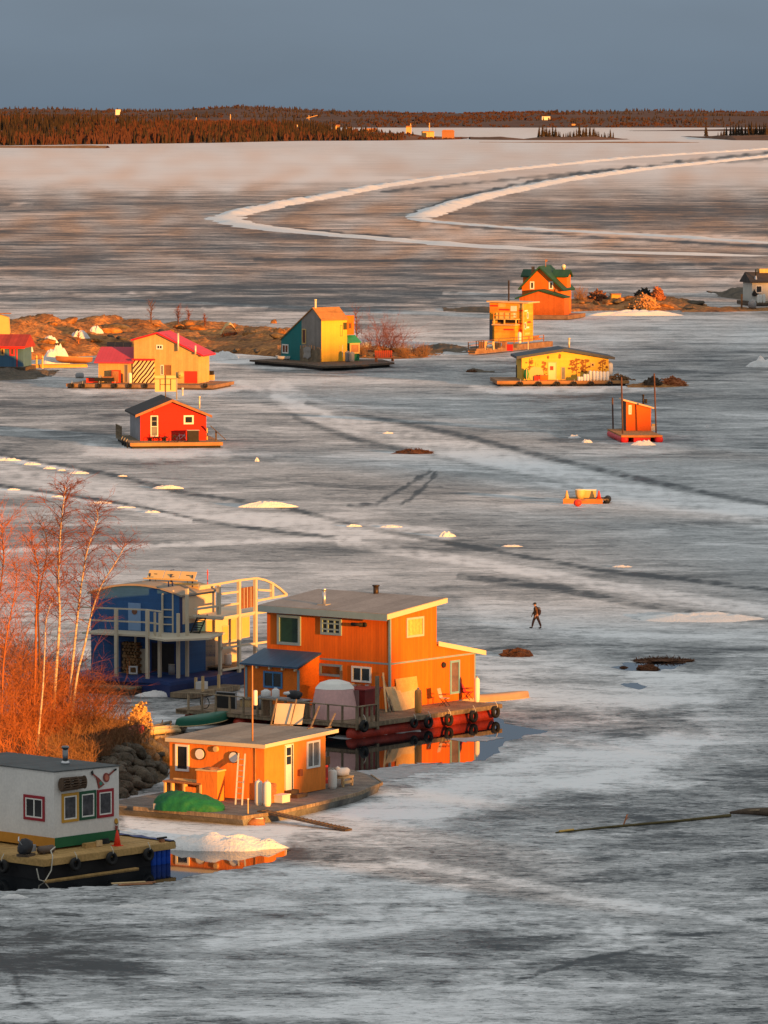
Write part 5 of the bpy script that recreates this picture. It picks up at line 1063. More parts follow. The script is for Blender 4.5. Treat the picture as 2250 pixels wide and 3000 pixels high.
# ---- red cabin
rd_m = mat('red_siding', (.68, .020, .007), .7, .06, .7, lines=('h', .2, .05, .15), fine=.05)
ch_m = mat('charcoal_roof', (.055, .045, .042), .8, .2, .8, lines=('y', .5, .05, .3), fine=.1)
RZ = .6
RH = House(*cA(975, 975), RZ, 9, 'red_cabin_houseboat', 'bright red gabled cabin with charcoal roof on a timber float', 'houseboat')
rx = RH.r(cA(1432, 900))[0]; re0 = RH.r(cA(975, 792))[1]; re1 = RH.r(cA(1434, 795))[1]; pxk, pz = RH.r(cA(1195, 700)); rD = 9.5
print('RED', rx, re0, re1, pxk, pz)
RH.put(MB().prism([(0, RZ), (rx, RZ), (rx, re1), (pxk, pz), (0, re0)], 'y', 0, rD), 'wall', rd_m)
RH.put(MB().box(-.03, -.002, .05, rD, RZ, re0 - .1), 'side_panel', mat('grey_side_panel', (.30, .30, .32), .7, .2, 1))
s0, s1 = (pz - re0) / pxk, (re1 - pz) / (rx - pxk)
RH.put(MB().prism([(-.55, re0 - .55 * s0 + .02), (pxk, pz + .02), (pxk, pz + .2), (-.55, re0 - .55 * s0 + .2)], 'y', -.45, rD + .4).prism([(pxk + .001, pz + .02), (rx + .55, re1 + .55 * s1 + .02), (rx + .55, re1 + .55 * s1 + .2), (pxk + .001, pz + .2)], 'y', -.45, rD + .4), 'roof', ch_m)
RH.put(MB().prism([(-.57, re0 - .57 * s0 - .06), (pxk, pz - .06), (rx + .57, re1 + .57 * s1 - .06), (rx + .57, re1 + .57 * s1 + .21), (pxk, pz + .22), (-.57, re0 - .57 * s0 + .21)], 'y', -.50, -.455), 'fascia', wood_red)
o = RH.win('r', cA(1045, 800), cA(1098, 945), white_p, mat('grey_door', (.20, .19, .18), .6), .09, bars=(.48,), out=.05, name='door')
a0, z1 = RH.r(cA(1052, 806)); a1, z0 = RH.r(cA(1091, 872)); MB().box(a0 + .06, a1 - .06, -.03, -.018, z0, (z0 + z1) / 2 - .05).box(a0 + .06, a1 - .06, -.03, -.018, (z0 + z1) / 2 + .05, z1 - .05).build('pane', pane_m, o)
RH.win('r', cA(1275, 798), cA(1345, 860), white_p, pane_m, .17, out=.05)
x, z = RH.r(cA(1068, 772)); RH.put(MB().box(x - .07, x + .07, -.15, -.001, z - .08, z + .08), 'porch_lamp', red_m)
k0 = RH.d(cA(905, 990), RZ); k1 = RH.d(cA(1548, 985), RZ)
deck_planks(RH, 'deck', k0[0], k1[0], k0[1], rD + 1.2, .28, RZ, wood_old, bw=.3)
RH.put(MB().box(k0[0] - .02, k1[0] + .02, k0[1] - .1, k0[1] - .02, .25, RZ - .01), 'edge_beam', mat('amber_beam', (.42, .20, .07), .8, .2, 1))
RH.put(MB().box(k0[0] + .2, k1[0] - .2, k0[1] + .2, rD + .8, -.1, .27), 'float', black_m)
rail(RH, 'railing', (k0[0] + .06, rD - 4.0), (k0[0] + .06, rD + 1.1), RZ, RZ + 1.15, 5, wood_old, .1, (1.0, .5)); rail(RH, 'railing', (rx + .15, .4), (rx + .15, 6), RZ, RZ + 1.2, 5, cu_m, .1, (1.0, .65, .3))
for i in range(3): tyre(RH.W(k0[0] - .25, k0[1] + .6 + i * 2.2, .38), RH.a - math.pi / 2, f'black tyre fender on the shaded side of the red cabin float, {ORD[i]} from the front', .34)
for p, t_, r_, lb in ((cA(1268, 690), cA(1278, 590), .11, None), (cA(1385, 745), cA(1385, 655), .10, None)):
    s_ = s1; q = RH.roof(p, pz + .2 - pxk * s1, s1); chimney(RH, q, (p[1] - t_[1]) * RH.o.length / F, r_, mat('sunlit_flue', (.72, .62, .45), .45, .1, 2, metal=.3))
q = RH.roof(cA(1342, 705), pz + .2 - pxk * s1, s1); RH.put(MB().tube([(q.x, q.y, q.z - .1), (q.x, q.y, q.z + (705 - 410) * .4219 * RH.o.length / F)], .035, 6), 'aerial', black_m)
ysol = 4.5; a = RH.r(cA(1076, 634), ysol); b = RH.r(cA(1222, 522), ysol)
t = RH.th('solar_array', 'yellow-lit solar panel back standing above the red cabin ridge', 'solar panels', a[0], ysol, a[1]); wS, hS = b[0] - a[0], b[1] - a[1]
MB().box(0, wS, 0, .06, 0, hS).build('panel', pb_, t)
MB().beam((wS / 2, -.03, -.6), (wS / 2, -.03, hS + .05), .1).beam((0, -.03, hS * .8), (wS, -.03, hS * .8), .06).beam((wS * .25, -.03, hS * .45), (wS * .75, -.03, hS * .45), .06).beam((wS * .25, -.03, hS * .1), (wS * .25, -.03, hS * .8), .06).beam((wS * .75, -.03, hS * .1), (wS * .75, -.03, hS * .8), .06).build('frame', wood_dk, t)
c = RH.r(cA(1250, 518), ysol); t = RH.th('satellite_dish', 'round satellite dish beside the solar panel above the red cabin', 'dish', c[0], ysol, c[1])
MB().lathe([(.42, -.05), (.36, .02), (.05, .1)], (0, 0, 0), 16, 'y').build('dish', cu_m, t, smooth=True); MB().tube([(-.35, .1, -2.6), (-.35, .1, .3), (0, .1, 0)], .08, 6).build('mast', grey_m, t); MB().tube([(0, 0, -.1), (0, -.35, .05)], .03, 5).build('arm', black_m, t)
t = clutter(RH, cA(1340, 980), RZ, 'fuel_bin', 'black square bin against the red cabin wall', 'bin', [('bin', (-.6, .6, -.3, .3, 0, 1.15), black_m), ('lid', (-.65, .65, -.35, .35, 1.15, 1.22), grey_m)])
def bicycle(h, p, z, label, m):
    x, y = h.d(p, z); t = h.th('bicycle', label, 'bicycle', x, y, z)
    for sx in (-.5, .5): MB().torus((sx, 0, .33), .31, .03, 'y', 16, 5).build('wheel', black_m, t)
    MB().beam((-.5, 0, .33), (-.15, 0, .75), .04).beam((-.15, 0, .75), (.38, 0, .72), .04).beam((-.1, 0, .3), (.38, 0, .72), .04).beam((.38, 0, .85), (.5, 0, .33), .04).beam((-.1, 0, .3), (-.15, 0, .85), .04).beam((-.5, 0, .33), (-.1, 0, .3), .04).build('frame', m, t)
    MB().box(-.28, -.05, -.06, .06, .85, .9).build('saddle', black_m, t); MB().beam((.36, -.25, .95), (.36, .25, .95), .035).build('handlebar', black_m, t)
bicycle(RH, cA(1190, 985), RZ, 'dark bicycle leaning left on the red cabin deck', black_m); bicycle(RH, cA(1255, 984), RZ, 'blue bicycle beside the black bin on the red cabin deck', mat('blue_paint', (.03, .08, .3), .5))
clutter(RH, cA(1100, 975), RZ, 'low_table', 'low dark table by the red cabin door', 'table', [('top', (-.9, .9, -.3, .3, .3, .36), black_m), ('leg', (-.8, -.7, -.2, .2, 0, .3), black_m), ('leg', (.7, .8, -.2, .2, 0, .3), black_m)])
clutter(RH, cA(955, 935), RZ, 'life_ring_box', 'small amber crate at the shaded side of the red cabin', 'crate', [('box', (-.4, .4, -.4, .4, 0, .8), wood_new), ('lid', (-.45, .45, -.45, .45, .8, .88), wood_new)])
t = clutter(RH, cA(1500, 975), RZ, 'gangplank', 'leaning gangplank at the right end of the red cabin float', 'gangway', [('post', (-.08, .08, -.08, .08, 0, 1.0), wood_dk)]); MB().beam((-.6, 0, 1.6), (1.0, -.3, .1), .3, .06).build('plank', wood_dk, t)
# ---- cream house with red roof
cr_m = mat('cream_boards', (.60, .385, .14), .75, .12, .7, lines=('s', .32, .06, .22), fine=.06)
rr_m = mat('red_sheet_roof', (.60, .022, .035), .45, .08, .6, lines=('y', .45, .06, .25))
YZ = .6
Y = House(*cA(1376, 577), YZ, 77, 'cream_houseboat', 'large cream board house with red metal roof on a wide raft', 'houseboat')
yl = Y.l(cA(930, 400))[0]; ye0 = Y.l(cA(1376, 372))[1]; yp, yz_ = Y.l(cA(1095, 232)); ye1 = Y.l(cA(930, 278))[1]; yD_ = 5.5
print('CREAM', yl, ye0, yp, yz_, ye1, Y.r(cA(1445, 500)))
Y.put(MB().prism([(0, YZ), (0, ye0), (yp, yz_), (yl, ye1), (yl, YZ)], 'x', 0, yD_), 'wall', cr_m)
m0, m1 = (yz_ - ye0) / yp, (ye1 - yz_) / (yl - yp)
Y.put(MB().prism([(-.75, ye0 - .75 * m0 + .02), (yp, yz_ + .02), (yp, yz_ + .22), (-.75, ye0 - .75 * m0 + .22)], 'x', -.35, yD_ + .4).prism([(yp + .001, yz_ + .02), (yl + .3, ye1 + .3 * m1 + .02), (yl + .3, ye1 + .3 * m1 + .22), (yp + .001, yz_ + .22)], 'x', -.35, yD_ + .4), 'roof', rr_m)
Y.win('l', cA(1085, 308), cA(1131, 341), white_p, pane_m, .14, (.5,), out=.05)
Y.win('l', cA(1115, 448), cA(1136, 520), white_p, pane_m, .1, out=.05); Y.win('l', cA(1143, 448), cA(1190, 520), wood_red, mat('brown_door', (.25, .12, .05), .6), .08, out=.05, name='door')
y0, z1 = Y.l(cA(1370, 492)); y1, z0 = Y.l(cA(1282, 574)); Y.put(MB().box(-.05, -.002, y0, y1, z0, z1), 'red_panel', red_m)
yll = Y.l(cA(683, 500))[0]; zle = Y.l(cA(800, 424))[1]; zlr = Y.l(cA(800, 332), 2.8)[1]
Y.put(MB().prism([(0, YZ), (2.8, YZ), (2.8, zlr), (0, zle)], 'y', yl + .002, yll), 'side_wall', cr_m)
sL = (zlr - zle) / 2.8
Y.put(MB().prism([(-.45, zle - .45 * sL + .02), (2.8, zlr + .02), (2.8, zlr + .18), (-.45, zle - .45 * sL + .18)], 'y', yl + .005, yll + .45), 'side_roof', mat('rose_sheet_roof', (.50, .05, .08), .5, .08, .6, lines=('y', .45, .06, .25)))
def stripe_mat():
    m = bpy.data.materials.new('zigzag_stripes'); m.use_nodes = True; N, L = m.node_tree.nodes, m.node_tree.links
    tc = N.new('ShaderNodeTexCoord'); mp = N.new('ShaderNodeMapping'); mp.inputs['Rotation'].default_value = (R(52), 0, 0); w_ = N.new('ShaderNodeTexWave'); w_.bands_direction = 'Z'
    w_.inputs['Scale'].default_value = .75; w_.inputs['Distortion'].default_value = 2.0; w_.inputs['Detail Scale'].default_value = .9; r = N.new('ShaderNodeValToRGB'); r.color_ramp.interpolation = 'CONSTANT'
    r.color_ramp.elements[0].color = (.80, .66, .35, 1); r.color_ramp.elements[1].position = .56; r.color_ramp.elements[1].color = (.05, .02, .01, 1)
    L.new(tc.outputs['Object'], mp.inputs[0]); L.new(mp.outputs[0], w_.inputs[0]); L.new(w_.outputs['Fac'], r.inputs[0]); L.new(r.outputs[0], N['Principled BSDF'].inputs['Base Color']); return m
y0, z1 = Y.l(cA(1070, 418), -.2); y1, z0 = Y.l(cA(923, 575), -.2)
Y.put(MB().box(-.2, -.002, y0, y1, YZ, z1), 'striped_wall', stripe_mat()); Y.put(MB().box(-.6, -.002, y0 - .1, y1 + .05, z1 + .01, z1 + .22), 'awning', rr_m)
Y.win('l', cA(864, 445), cA(888, 570), grey_m, mat('slate_door', (.14, .12, .11), .6), .07, out=.04, name='door')
for p, t_ in ((cA(1237, 350), cA(1237, 228)), (cA(1357, 372), cA(1357, 314))):
    y, z = Y.l(p, -.3); Y.put(MB().lathe([(.13, z - .05), (.13, z + (p[1] - t_[1]) * Y.o.length / F)], (-.3, y, 0), 10), 'chimney', mat('sunlit_flue', (.7, .6, .45)), smooth=True)
y0, z0 = Y.l(cA(910, 330), 3.2); y1, z1 = Y.l(cA(735, 290), 3.2); t = Y.th('solar_array', 'dark framed solar panels behind the rose side roof', 'solar panels', 3.2, y0, zlr)
for k in range(3):
    wd = (y1 - y0) / 3; MB().add([(0, k * wd + .03, z0 - zlr - .3), (0, (k + 1) * wd - .03, z0 - zlr - .3), (.5, (k + 1) * wd - .03, z1 - zlr), (.5, k * wd + .03, z1 - zlr), (.06, k * wd + .03, z0 - zlr - .3), (.06, (k + 1) * wd - .03, z0 - zlr - .3), (.56, (k + 1) * wd - .03, z1 - zlr), (.56, k * wd + .03, z1 - zlr)], [(0, 1, 2, 3), (7, 6, 5, 4), (4, 5, 1, 0), (5, 6, 2, 1), (6, 7, 3, 2), (7, 4, 0, 3)]).build('panel', mat('brown_panel_back', (.10, .06, .045), .5), t)
MB().beam((.0, 0, z0 - zlr - .32), (0, y1 - y0, z0 - zlr - .32), .1).build('rack_rail', cu_m, t)
for yy in (.2, y1 - y0 - .2): MB().beam((.2, yy, -zlr * .2), (.2, yy, z0 - zlr), .08).build('rack_leg', cu_m, t)
q0_, q1_ = Y.d(cA(1480, 590), YZ), Y.d(cA(475, 575), YZ)
deck_planks(Y, 'deck', min(q0_[0], q1_[0], -1.2), yD_ + 1, q0_[1], q1_[1], .2, YZ, mat('red_brown_deck', (.30, .16, .08), .85, .3, 1, (.38, .22, .12)), along='x', bw=.35)
fx = min(q0_[0], q1_[0], -1.2); Y.put(MB().box(fx + .1, yD_, q0_[1] + .2, q1_[1] - .2, -.1, .19), 'float', wood_dk)
for i, xx in enumerate((500, 575, 690, 800, 900, 1010, 1425)): y, z = Y.l(cA(xx, 592), fx - .2); tyre(Y.W(fx - .2, y, z), Y.a - math.pi / 2, f'black tyre fender along the cream house raft, {ORD[i]} from the left', .33)
tanks(Y, [cA(903, 575)], YZ, ['pale gas cylinder beside the zigzag striped wall'], [1.4], .24)
clutter(Y, cA(640, 572), YZ, 'tote_box', 'red tote box at the left end of the cream house raft', 'box', [('bin', (-.35, .35, -.7, .7, 0, .6), red_m), ('lid', (-.4, .4, -.75, .75, .6, .66), black_m)])
clutter(Y, cA(725, 575), YZ, 'snowmobile', 'dark snowmobile under a cover in front of the cream side wall', 'snowmobile', [('body', (-.4, .4, -1.2, 1.2, .25, .7), black_m), ('windshield', (-.25, .25, .4, .6, .7, 1.0), grey_m), ('ski', (-.4, -.3, -.2, 1.4, 0, .1), black_m), ('ski', (.3, .4, -.2, 1.4, 0, .1), black_m), ('seat', (-.2, .2, -1.0, .2, .7, .85), wood_red)])
clutter(Y, cA(808, 572), YZ, 'cabinet', 'red upright cabinet beside the dark snowmobile', 'cabinet', [('case', (-.4, .4, -.5, .5, 0, 1.6), red_m), ('door', (-.43, -.4, -.42, .42, .1, 1.5), wood_red)])
clutter(Y, cA(1250, 575), YZ, 'sign_board', 'cream square board standing against the cream house', 'board', [('sheet', (-.1, .1, -.7, .7, 0, 2.0), cu_m), ('post', (-.14, -.101, -.05, .05, 0, 2.1), wood_old)])
clutter(Y, cA(1455, 560), YZ, 'barbecue', 'dark barbecue at the right end of the cream house raft', 'grill', [('hood', (-.4, .4, -.5, .5, .8, 1.3), black_m), ('cart', (-.35, .35, -.6, .6, .1, .8), wood_new)])
# ---- teal and yellow house
TZ = .62
T = House(*cC(760, 582), TZ, 35, 'teal_yellow_houseboat', 'tall steep-roofed house with teal, grey and yellow walls on a dark raft', 'houseboat')
tx = T.r(cC(979, 400))[0]; te0 = T.r(cC(758, 222))[1]; tp, tpz = T.l(cC(690, 128)); tl_, tlz = T.l(cC(418, 392)); tm = T.l(cC(593, 400))[0]
print('TEAL', tx, te0, tp, tpz, tl_, tlz, tm)
sg = (tlz - tpz) / (tl_ - tp); zm_ = tpz + sg * (tm - tp)
gry_b = mat('grey_boards', (.26, .235, .21), .8, .15, .8, lines=('y', .3, .06, .3), fine=.1); tea = mat('teal_paint', (.012, .17, .17), .7, .08, .8, fine=.05)
T.put(MB().prism([(0, TZ), (0, te0), (tp, tpz), (tm, zm_), (tm, TZ)], 'x', 0, tx), 'wall', gry_b)
T.put(MB().prism([(tm + .002, TZ), (tm + .002, zm_), (tl_, tlz), (tl_, TZ)], 'x', 0, tx - .3), 'side_wall', tea)
T.put(MB().box(.0, tx, -.03, -.002, TZ, te0 - .05), 'front_wall', mat('yellow_boards', (.74, .46, .06), .75, .08, .8, lines=('x', .35, .05, .15), fine=.05))
shg = mat('amber_shingles', (.44, .20, .06), .85, .2, 1, lines=('h', .22, .1, .25), fine=.15); sr = (tpz - te0) / tp
T.put(MB().prism([(-.25, te0 - .25 * sr + .01), (tp, tpz + .01), (tp, tpz + .16), (-.25, te0 - .25 * sr + .16)], 'x', -.15, tx + .1).prism([(tp + .001, tpz + .01), (tl_ + .2, tlz + .2 * sg + .01), (tl_ + .2, tlz + .2 * sg + .16), (tp + .001, tpz + .16)], 'x', -.15, tx + .1), 'roof', shg)
T.win('l', cC(597, 300), cC(631, 430), cu_m, mat('brown_glass', (.10, .04, .03), .3), .13, out=.05); T.win('l', cC(427, 430), cC(481, 512), white_p, pane_m, .16, (.5,), out=.05)
T.win('r', cC(918, 270), cC(939, 363), wood_red, mat('amber_glass', (.2, .08, .02)), .06, out=.08, off=.03); T.win('r', cC(914, 440), cC(943, 540), white_p, pane_m, .09, out=.06, off=.03)
q = T.l(cC(685, 118), .4); T.put(MB().lathe([(.15, q[1] - .3), (.15, q[1] + 1.5 * .62), (.2, q[1] + 1.0), (.2, q[1] + 1.15)], (.4, tp, 0), 10), 'chimney', mat('sunlit_flue', (.7, .6, .45)))
bx0 = tx + .005; q1_ = T.r(cC(1040, 300), 1.0)[0]; z0 = T.r(cC(1000, 352), 1.0)[1]; z1 = T.r(cC(1000, 188), 1.0)[1]
T.put(MB().box(bx0, q1_, 1.0, 4.0, z0, z1), 'tower_room', or_m); T.win('r', cC(985, 245), cC(1022, 305), or_m, mat('amber_glass', (.2, .08, .02)), .12, out=.06, off=-1.0)
q2 = T.r(cC(1085, 400), .3)[0]; zg0 = T.r(cC(1040, 420), .3)[1]; zg1 = T.r(cC(1040, 360), 1.6)[1]
T.put(MB().box(bx0, q2, .3, 3.0, TZ, zg0 - .02), 'annex', mat('green_base', (.02, .20, .10), .7, .1)); T.put(MB().prism([(.05, zg0 - .02), (1.6, zg1), (1.6, zg1 + .12), (.05, zg0 + .1)], 'x', bx0, q2 + .15), 'annex_roof', mat('green_roof', (.03, .28, .12), .6, .1))
T.win('r', cC(1002, 424), cC(1086, 512), cu_m, mat('amber_pane', (.45, .2, .08), .4), .22, out=.06, off=-.3)
q3 = T.r(cC(1040, 352), 1.0)[0]
ka, kb = T.d(cC(148, 572), TZ), T.d(cC(1385, 590), TZ)
o_ = [T.d(p, TZ) for p in (cC(148, 565), cC(600, 600), cC(770, 622), cC(1010, 615), cC(1385, 588), cC(1280, 560))]; o_ += [(tx + 1, 6), (0, tl_ + 2)]
cc = (sum(p[0] for p in o_) / len(o_), sum(p[1] for p in o_) / len(o_))
T.put(MB().prism(o_, 'z', TZ - .25, TZ), 'deck', wood_dk); T.put(MB().prism([(cc[0] + (p[0] - cc[0]) * .93, cc[1] + (p[1] - cc[1]) * .93) for p in o_], 'z', -.1, TZ - .26), 'float', black_m)
f = MB(); ya_, yb_ = T.l(cC(755, 560), -.9)[0], T.l(cC(580, 560), -.9)[0]; rnd = random.Random(3); k = 0
while ya_ + k * .22 < yb_: f.box(-.94, -.9, ya_ + k * .22, ya_ + k * .22 + .19, 0, 2.0 + rnd.uniform(-.35, .3)); k += 1
t = T.th('board_fence', 'rough upright board fence on the shaded side of the teal house', 'fence', 0, 0, TZ); f.build('boards', wood_old, t); MB().box(-.89, -.84, ya_, yb_, 1.2, 1.3).build('rail', wood_dk, t)
ct = (ya_ + yb_) / 2 + .8; t = T.th('canvas_sheet', 'grey canvas sheet draped over the board fence', 'canvas', -1.0, ct, TZ + .3); vs = [(-.05 - .12 * mnoise.noise(Vector((i * .5, j * .6, 1))), -1.1 + i * .2, 1.75 - j * .22 * (1 - abs(i - 4) * .06) - (.0 if i < 6 else .1 * (i - 6))) for i in range(10) for j in range(9)]
MB().add(vs, [(i * 9 + j, (i + 1) * 9 + j, (i + 1) * 9 + j + 1, i * 9 + j + 1) for i in range(9) for j in range(8)]).build('cloth', mat('grey_canvas', (.36, .33, .30), .9, .15, 1), t, smooth=True)
x, y = T.d(cC(1310, 580), TZ); t = T.th('garden_bench', 'red slatted garden bench at the right end of the teal house raft', 'bench', x, y + .3, TZ, -.25)
MB().box(-1.3, 1.3, -.35, .3, .45, .52).build('seat', wood_red, t); mb = MB()
for k in range(9): mb.box(-1.28 + k * .285, -1.06 + k * .285, .30, .36, .5, 1.5)
mb.box(-1.3, 1.3, .36, .4, 1.2, 1.32).box(-1.3, 1.3, .36, .4, .6, .7).build('backrest', mat('red_boards', (.50, .07, .03), .7, .15), t)
for sx in (-1.2, 1.2): MB().box(sx - .06, sx + .06, -.35, .4, 0, .45).box(sx - .06, sx + .06, -.35, .3, .75, .82).box(sx - .05, sx + .05, -.35, -.27, .45, .75).build('leg', wood_red, t)
a_, b_ = G(*cC(372, 552), .8), G(*cC(530, 552), .8); c_ = (a_ + b_) / 2; canoe('skiff', 'small white skiff lying on the teal house raft', (c_.x, c_.y, TZ), math.atan2((b_ - a_).y, (b_ - a_).x), (b_ - a_).length, 1.1, .55, white_p, flip=False, gunwale=white_p)
tanks(T, [cC(985, 580), cC(1020, 582)], TZ, ['left grey drum beside the lower yellow wall', 'right grey drum beside the lower yellow wall'], [1.5, 1.4], .38, grey_m, 'grey drums on the teal house raft')
# ---- patchwork tower house
PZ = .95
P = House(*cD(778, 868), PZ, 66, 'patchwork_houseboat', 'narrow two-storey houseboat clad in patchwork yellow, white and red boards', 'houseboat')
pw = P.l(cD(445, 700))[0]; pt0 = P.l(cD(778, 492))[1]; pt1 = P.l(cD(445, 484))[1]; pd = P.r(cD(848, 650))[0]; pd = 3.6
print('PATCH', pw, pt0, pt1, P.r(cD(848, 650)))
pa_m = mat('yellow_patch_boards', (.78, .32, .018), .75, .25, .5, (.82, .46, .06), lines=('h', .2, .06, .25), fine=.08)
P.put(MB().prism([(0, PZ), (0, pt0), (pw, pt1), (pw, PZ)], 'x', 0, pd), 'wall', pa_m)
P.put(MB().prism([(-.9, pt0 - .02), (pw + .3, pt1 + .05), (pw + .3, pt1 + .25), (-.9, pt0 + .16)], 'x', -.45, pd + .4), 'roof', mat('peach_fascia', (.70, .45, .25), .7, .1))
pcol = [red_m, white_p, mat('orange_patch', (.75, .25, .03), .7), mat('cream_patch', (.74, .50, .16), .7)]
for a, b, m_ in (((448, 508), (526, 525), 0), ((535, 545), (640, 564), 0), ((650, 518), (710, 570), 1), ((730, 556), (770, 571), 0), ((530, 492), (600, 530), 3), ((645, 585), (710, 632), 1), ((540, 580), (640, 632), 3), ((728, 685), (762, 700), 0), ((720, 745), (762, 768), 0), ((728, 500), (770, 540), 3), ((450, 535), (525, 570), 2)):
    y1, z1 = P.l(cD(*a)); y0, z0 = P.l(cD(*b)); P.put(MB().box(-.02 - .002 * m_, -.001, y0, y1, z0, z1), 'board_patch', pcol[m_])
y1, z1 = P.l(cD(492, 705), -1.3); y0, z0 = P.l(cD(692, 850), -1.3)
P.put(MB().box(-1.3, -.003, y0, y1, PZ, z1), 'front_bay', pa_m); P.put(MB().box(-1.75, -.03, y0 - .25, y1 + .25, z1 + .005, z1 + .16), 'bay_roof', mat('peach_fascia', (.7, .45, .25)))
P.win('l', cD(527, 720), cD(577, 810), cu_m, mat('brown_glass', (.1, .04, .03)), .1, out=.06, off=1.3)
a, b = P.l(cD(582, 741), -1.3), P.l(cD(680, 757), -1.3); P.put(MB().box(-1.32, -1.301, b[0], a[0], b[1], a[1]), 'board_patch', red_m)
zb_ = P.l(cD(600, 645), -1.3)[1]; zb2 = P.l(cD(600, 578), -1.3)[1]
P.put(MB().box(-1.5, -.03, y0 - .3, y1 + .1, zb_ - .1, zb_), 'balcony_floor', pcol[3]); rail(P, 'balcony_rail', (-1.45, y0 - .25), (-1.45, y1 + .05), zb_, zb2, 4, pcol[2], .1, (1.0, .5)); P.put(MB().box(-1.42, -1.38, y0 + .2, y1 - .3, zb_ + .05, zb2 - .1), 'balcony_panel', pcol[3])
for yy in (y0 - .2, (y0 + y1) / 2, y1): P.put(MB().box(-1.45, -1.3, yy - .08, yy + .08, z1 + .17, zb_ - .1), 'balcony_post', pcol[3])
P.put(MB().box(-.03, -.002, y0, y1, z1 + .3, zb_ - .15), 'shaded_opening', mat('dim_interior', (.02, .016, .014)))
P.put(MB().box(-.04, -.02, pw - .5, pw, PZ, zb_ - .2), 'shade_panel', mat('shade_panel', (.10, .11, .13), .7, .1))  # blue-grey strip painting in the shade on the left of the main wall
for a, b in (((785, 680), (800, 745)), ((808, 580), (822, 640))): P.win('r', cD(*a), cD(*b), white_p, pane_m, .12, out=.04)
q = P.l(cD(632, 480), 1.0); P.put(MB().tube([(1.0, q[0], pt0 + .1), (1.0, q[0], q[1] + 3.2)], .12, 8), 'stovepipe', mat('blackened_pipe', (.05, .035, .025)))
P.put(MB().box(-.35, -.22, -.12, .0, PZ, pt0), 'corner_post', pcol[3])
dk_ = [P.d(p, PZ - .3) for p in (cD(322, 955), cD(715, 965), cD(930, 850))]; dl, dr, db = dk_
df = min(dl[0], dr[0]); dr = (dr[0], max(dr[1], -1.5)); P.put(MB().box(df, pd + .9, dr[1] - .3, dl[1], .15, PZ - .02), 'deck', mat('red_brown_deck', (.3, .16, .08))); P.put(MB().box(df - .12, df - .01, dr[1] - .3, dl[1], .5, PZ - .25), 'edge_beam', mat('orange_beam', (.62, .22, .05), .8, .15))
for a_, b_, m_ in (((780, 690), (800, 703), 0), ((805, 720), (830, 735), 1), ((812, 668), (845, 682), 0), ((785, 560), (815, 572), 1), ((790, 780), (835, 795), 3), ((780, 610), (800, 620), 2)):
    x0, z1 = P.r(cD(*a_)); x1_, z0 = P.r(cD(*b_)); P.put(MB().box(x0, x1_, -.02 - .002 * m_, -.001, z0, z1), 'board_patch', pcol[m_])
for i_, (px_, w_, h_, m_, lb) in enumerate(((520, .9, .7, wood_dk, 'dark planter crate before the front bay of the patchwork house'), (590, .6, .9, wood_red, 'rusty tool chest in the middle of the patchwork house deck'), (700, .8, .55, wood_old, 'grey fish crate right of the red square panel'), (370, .7, .8, wood_red, 'brown crate at the left deck edge of the patchwork house'))):
    clutter(P, cD(px_, 925), PZ, 'crate', lb, 'crate', [('box', (-.3, .3, -w_ / 2, w_ / 2, 0, h_), m_), ('lid', (-.33, .33, -w_ / 2 - .03, w_ / 2 + .03, h_, h_ + .06), wood_old)])
clutter(P, cD(642, 955), PZ, 'fuel_can', 'bright red square panel at the front of the patchwork house deck', 'panel', [('sheet', (-.05, .05, -.45, .45, 0, .9), mat('bright_red', (.75, .03, .02), .6)), ('back', (.051, .12, -.5, .5, 0, .95), wood_red)])
t = clutter(P, cD(440, 945), PZ, 'step_ladder', 'wooden steps on the left of the patchwork house deck', 'steps', [('side', (-.1, .6, -.6, -.52, 0, 1.2), wood_new), ('side', (-.1, .6, .52, .6, 0, 1.2), wood_new)])
for k in range(4): MB().box(-.15 + k * .15, .15 + k * .15, -.52, .52, .2 + k * .28, .26 + k * .28).build('tread', wood_new, t)
tanks(P, [cD(738, 880)], PZ, ['pale gas cylinder at the corner of the patchwork house'], [1.7], .26)
rail(P, 'railing', (df + .3, dl[1] - .1), (df + 3, dl[1] - .1), PZ, PZ + 1.1, 3, wood_dk, .1); rail(P, 'railing', (df + .2, dr[1] - .2), (pd, dr[1] - .2), PZ, PZ + .9, 5, wood_red, .12, (1.0, .5))
clutter(P, cD(880, 850), PZ, 'log_pile', 'rusty red pile of timber on the sunny side deck of the patchwork house', 'timber', [('log', (-1.2, 1.4, -.5, -.2, 0, .3), wood_red), ('log', (-1.3, 1.2, -.15, .2, 0, .35), wood_old), ('log', (-1.0, 1.1, -.35, 0, .35, .65), wood_red), ('plank', (-.9, 1.6, .25, .5, 0, .2), wood_new)])
# ---- orange house with green roof
GZ = .75
gr_m = mat('dark_green_roof', (.018, .075, .035), .6, .15, .7, lines=('y', .6, .05, .3))
oh_m = mat('orange_boards', (.74, .155, .012), .75, .10, .6, lines=('h', .25, .05, .2), fine=.06); oh_d = mat('brown_orange_boards', (.50, .12, .02), .8, .15, .6, lines=('y', .3, .06, .25), fine=.08)
E = House(*cD(1140, 602), GZ, 74, 'green_roof_house', 'tall orange house with steep dark green gable roof and dormers', 'house')
ew = E.l(cD(760, 400))[0]; eN = E.l(cD(1140, 345))[1]; ep, epz = E.l(cD(937, 150)); eL = E.l(cD(745, 335))[1]; ed = E.r(cD(1238, 450))[0]; ed = max(6, min(ed, 11))
print('GREEN', ew, eN, ep, epz, eL, E.r(cD(1238, 450)))
E.put(MB().prism([(0, GZ), (0, eN), (ep, epz), (ew, eL), (ew, GZ)], 'x', 0, ed), 'wall', oh_m)
g0, g1 = (epz - eN) / ep, (eL - epz) / (ew - ep)
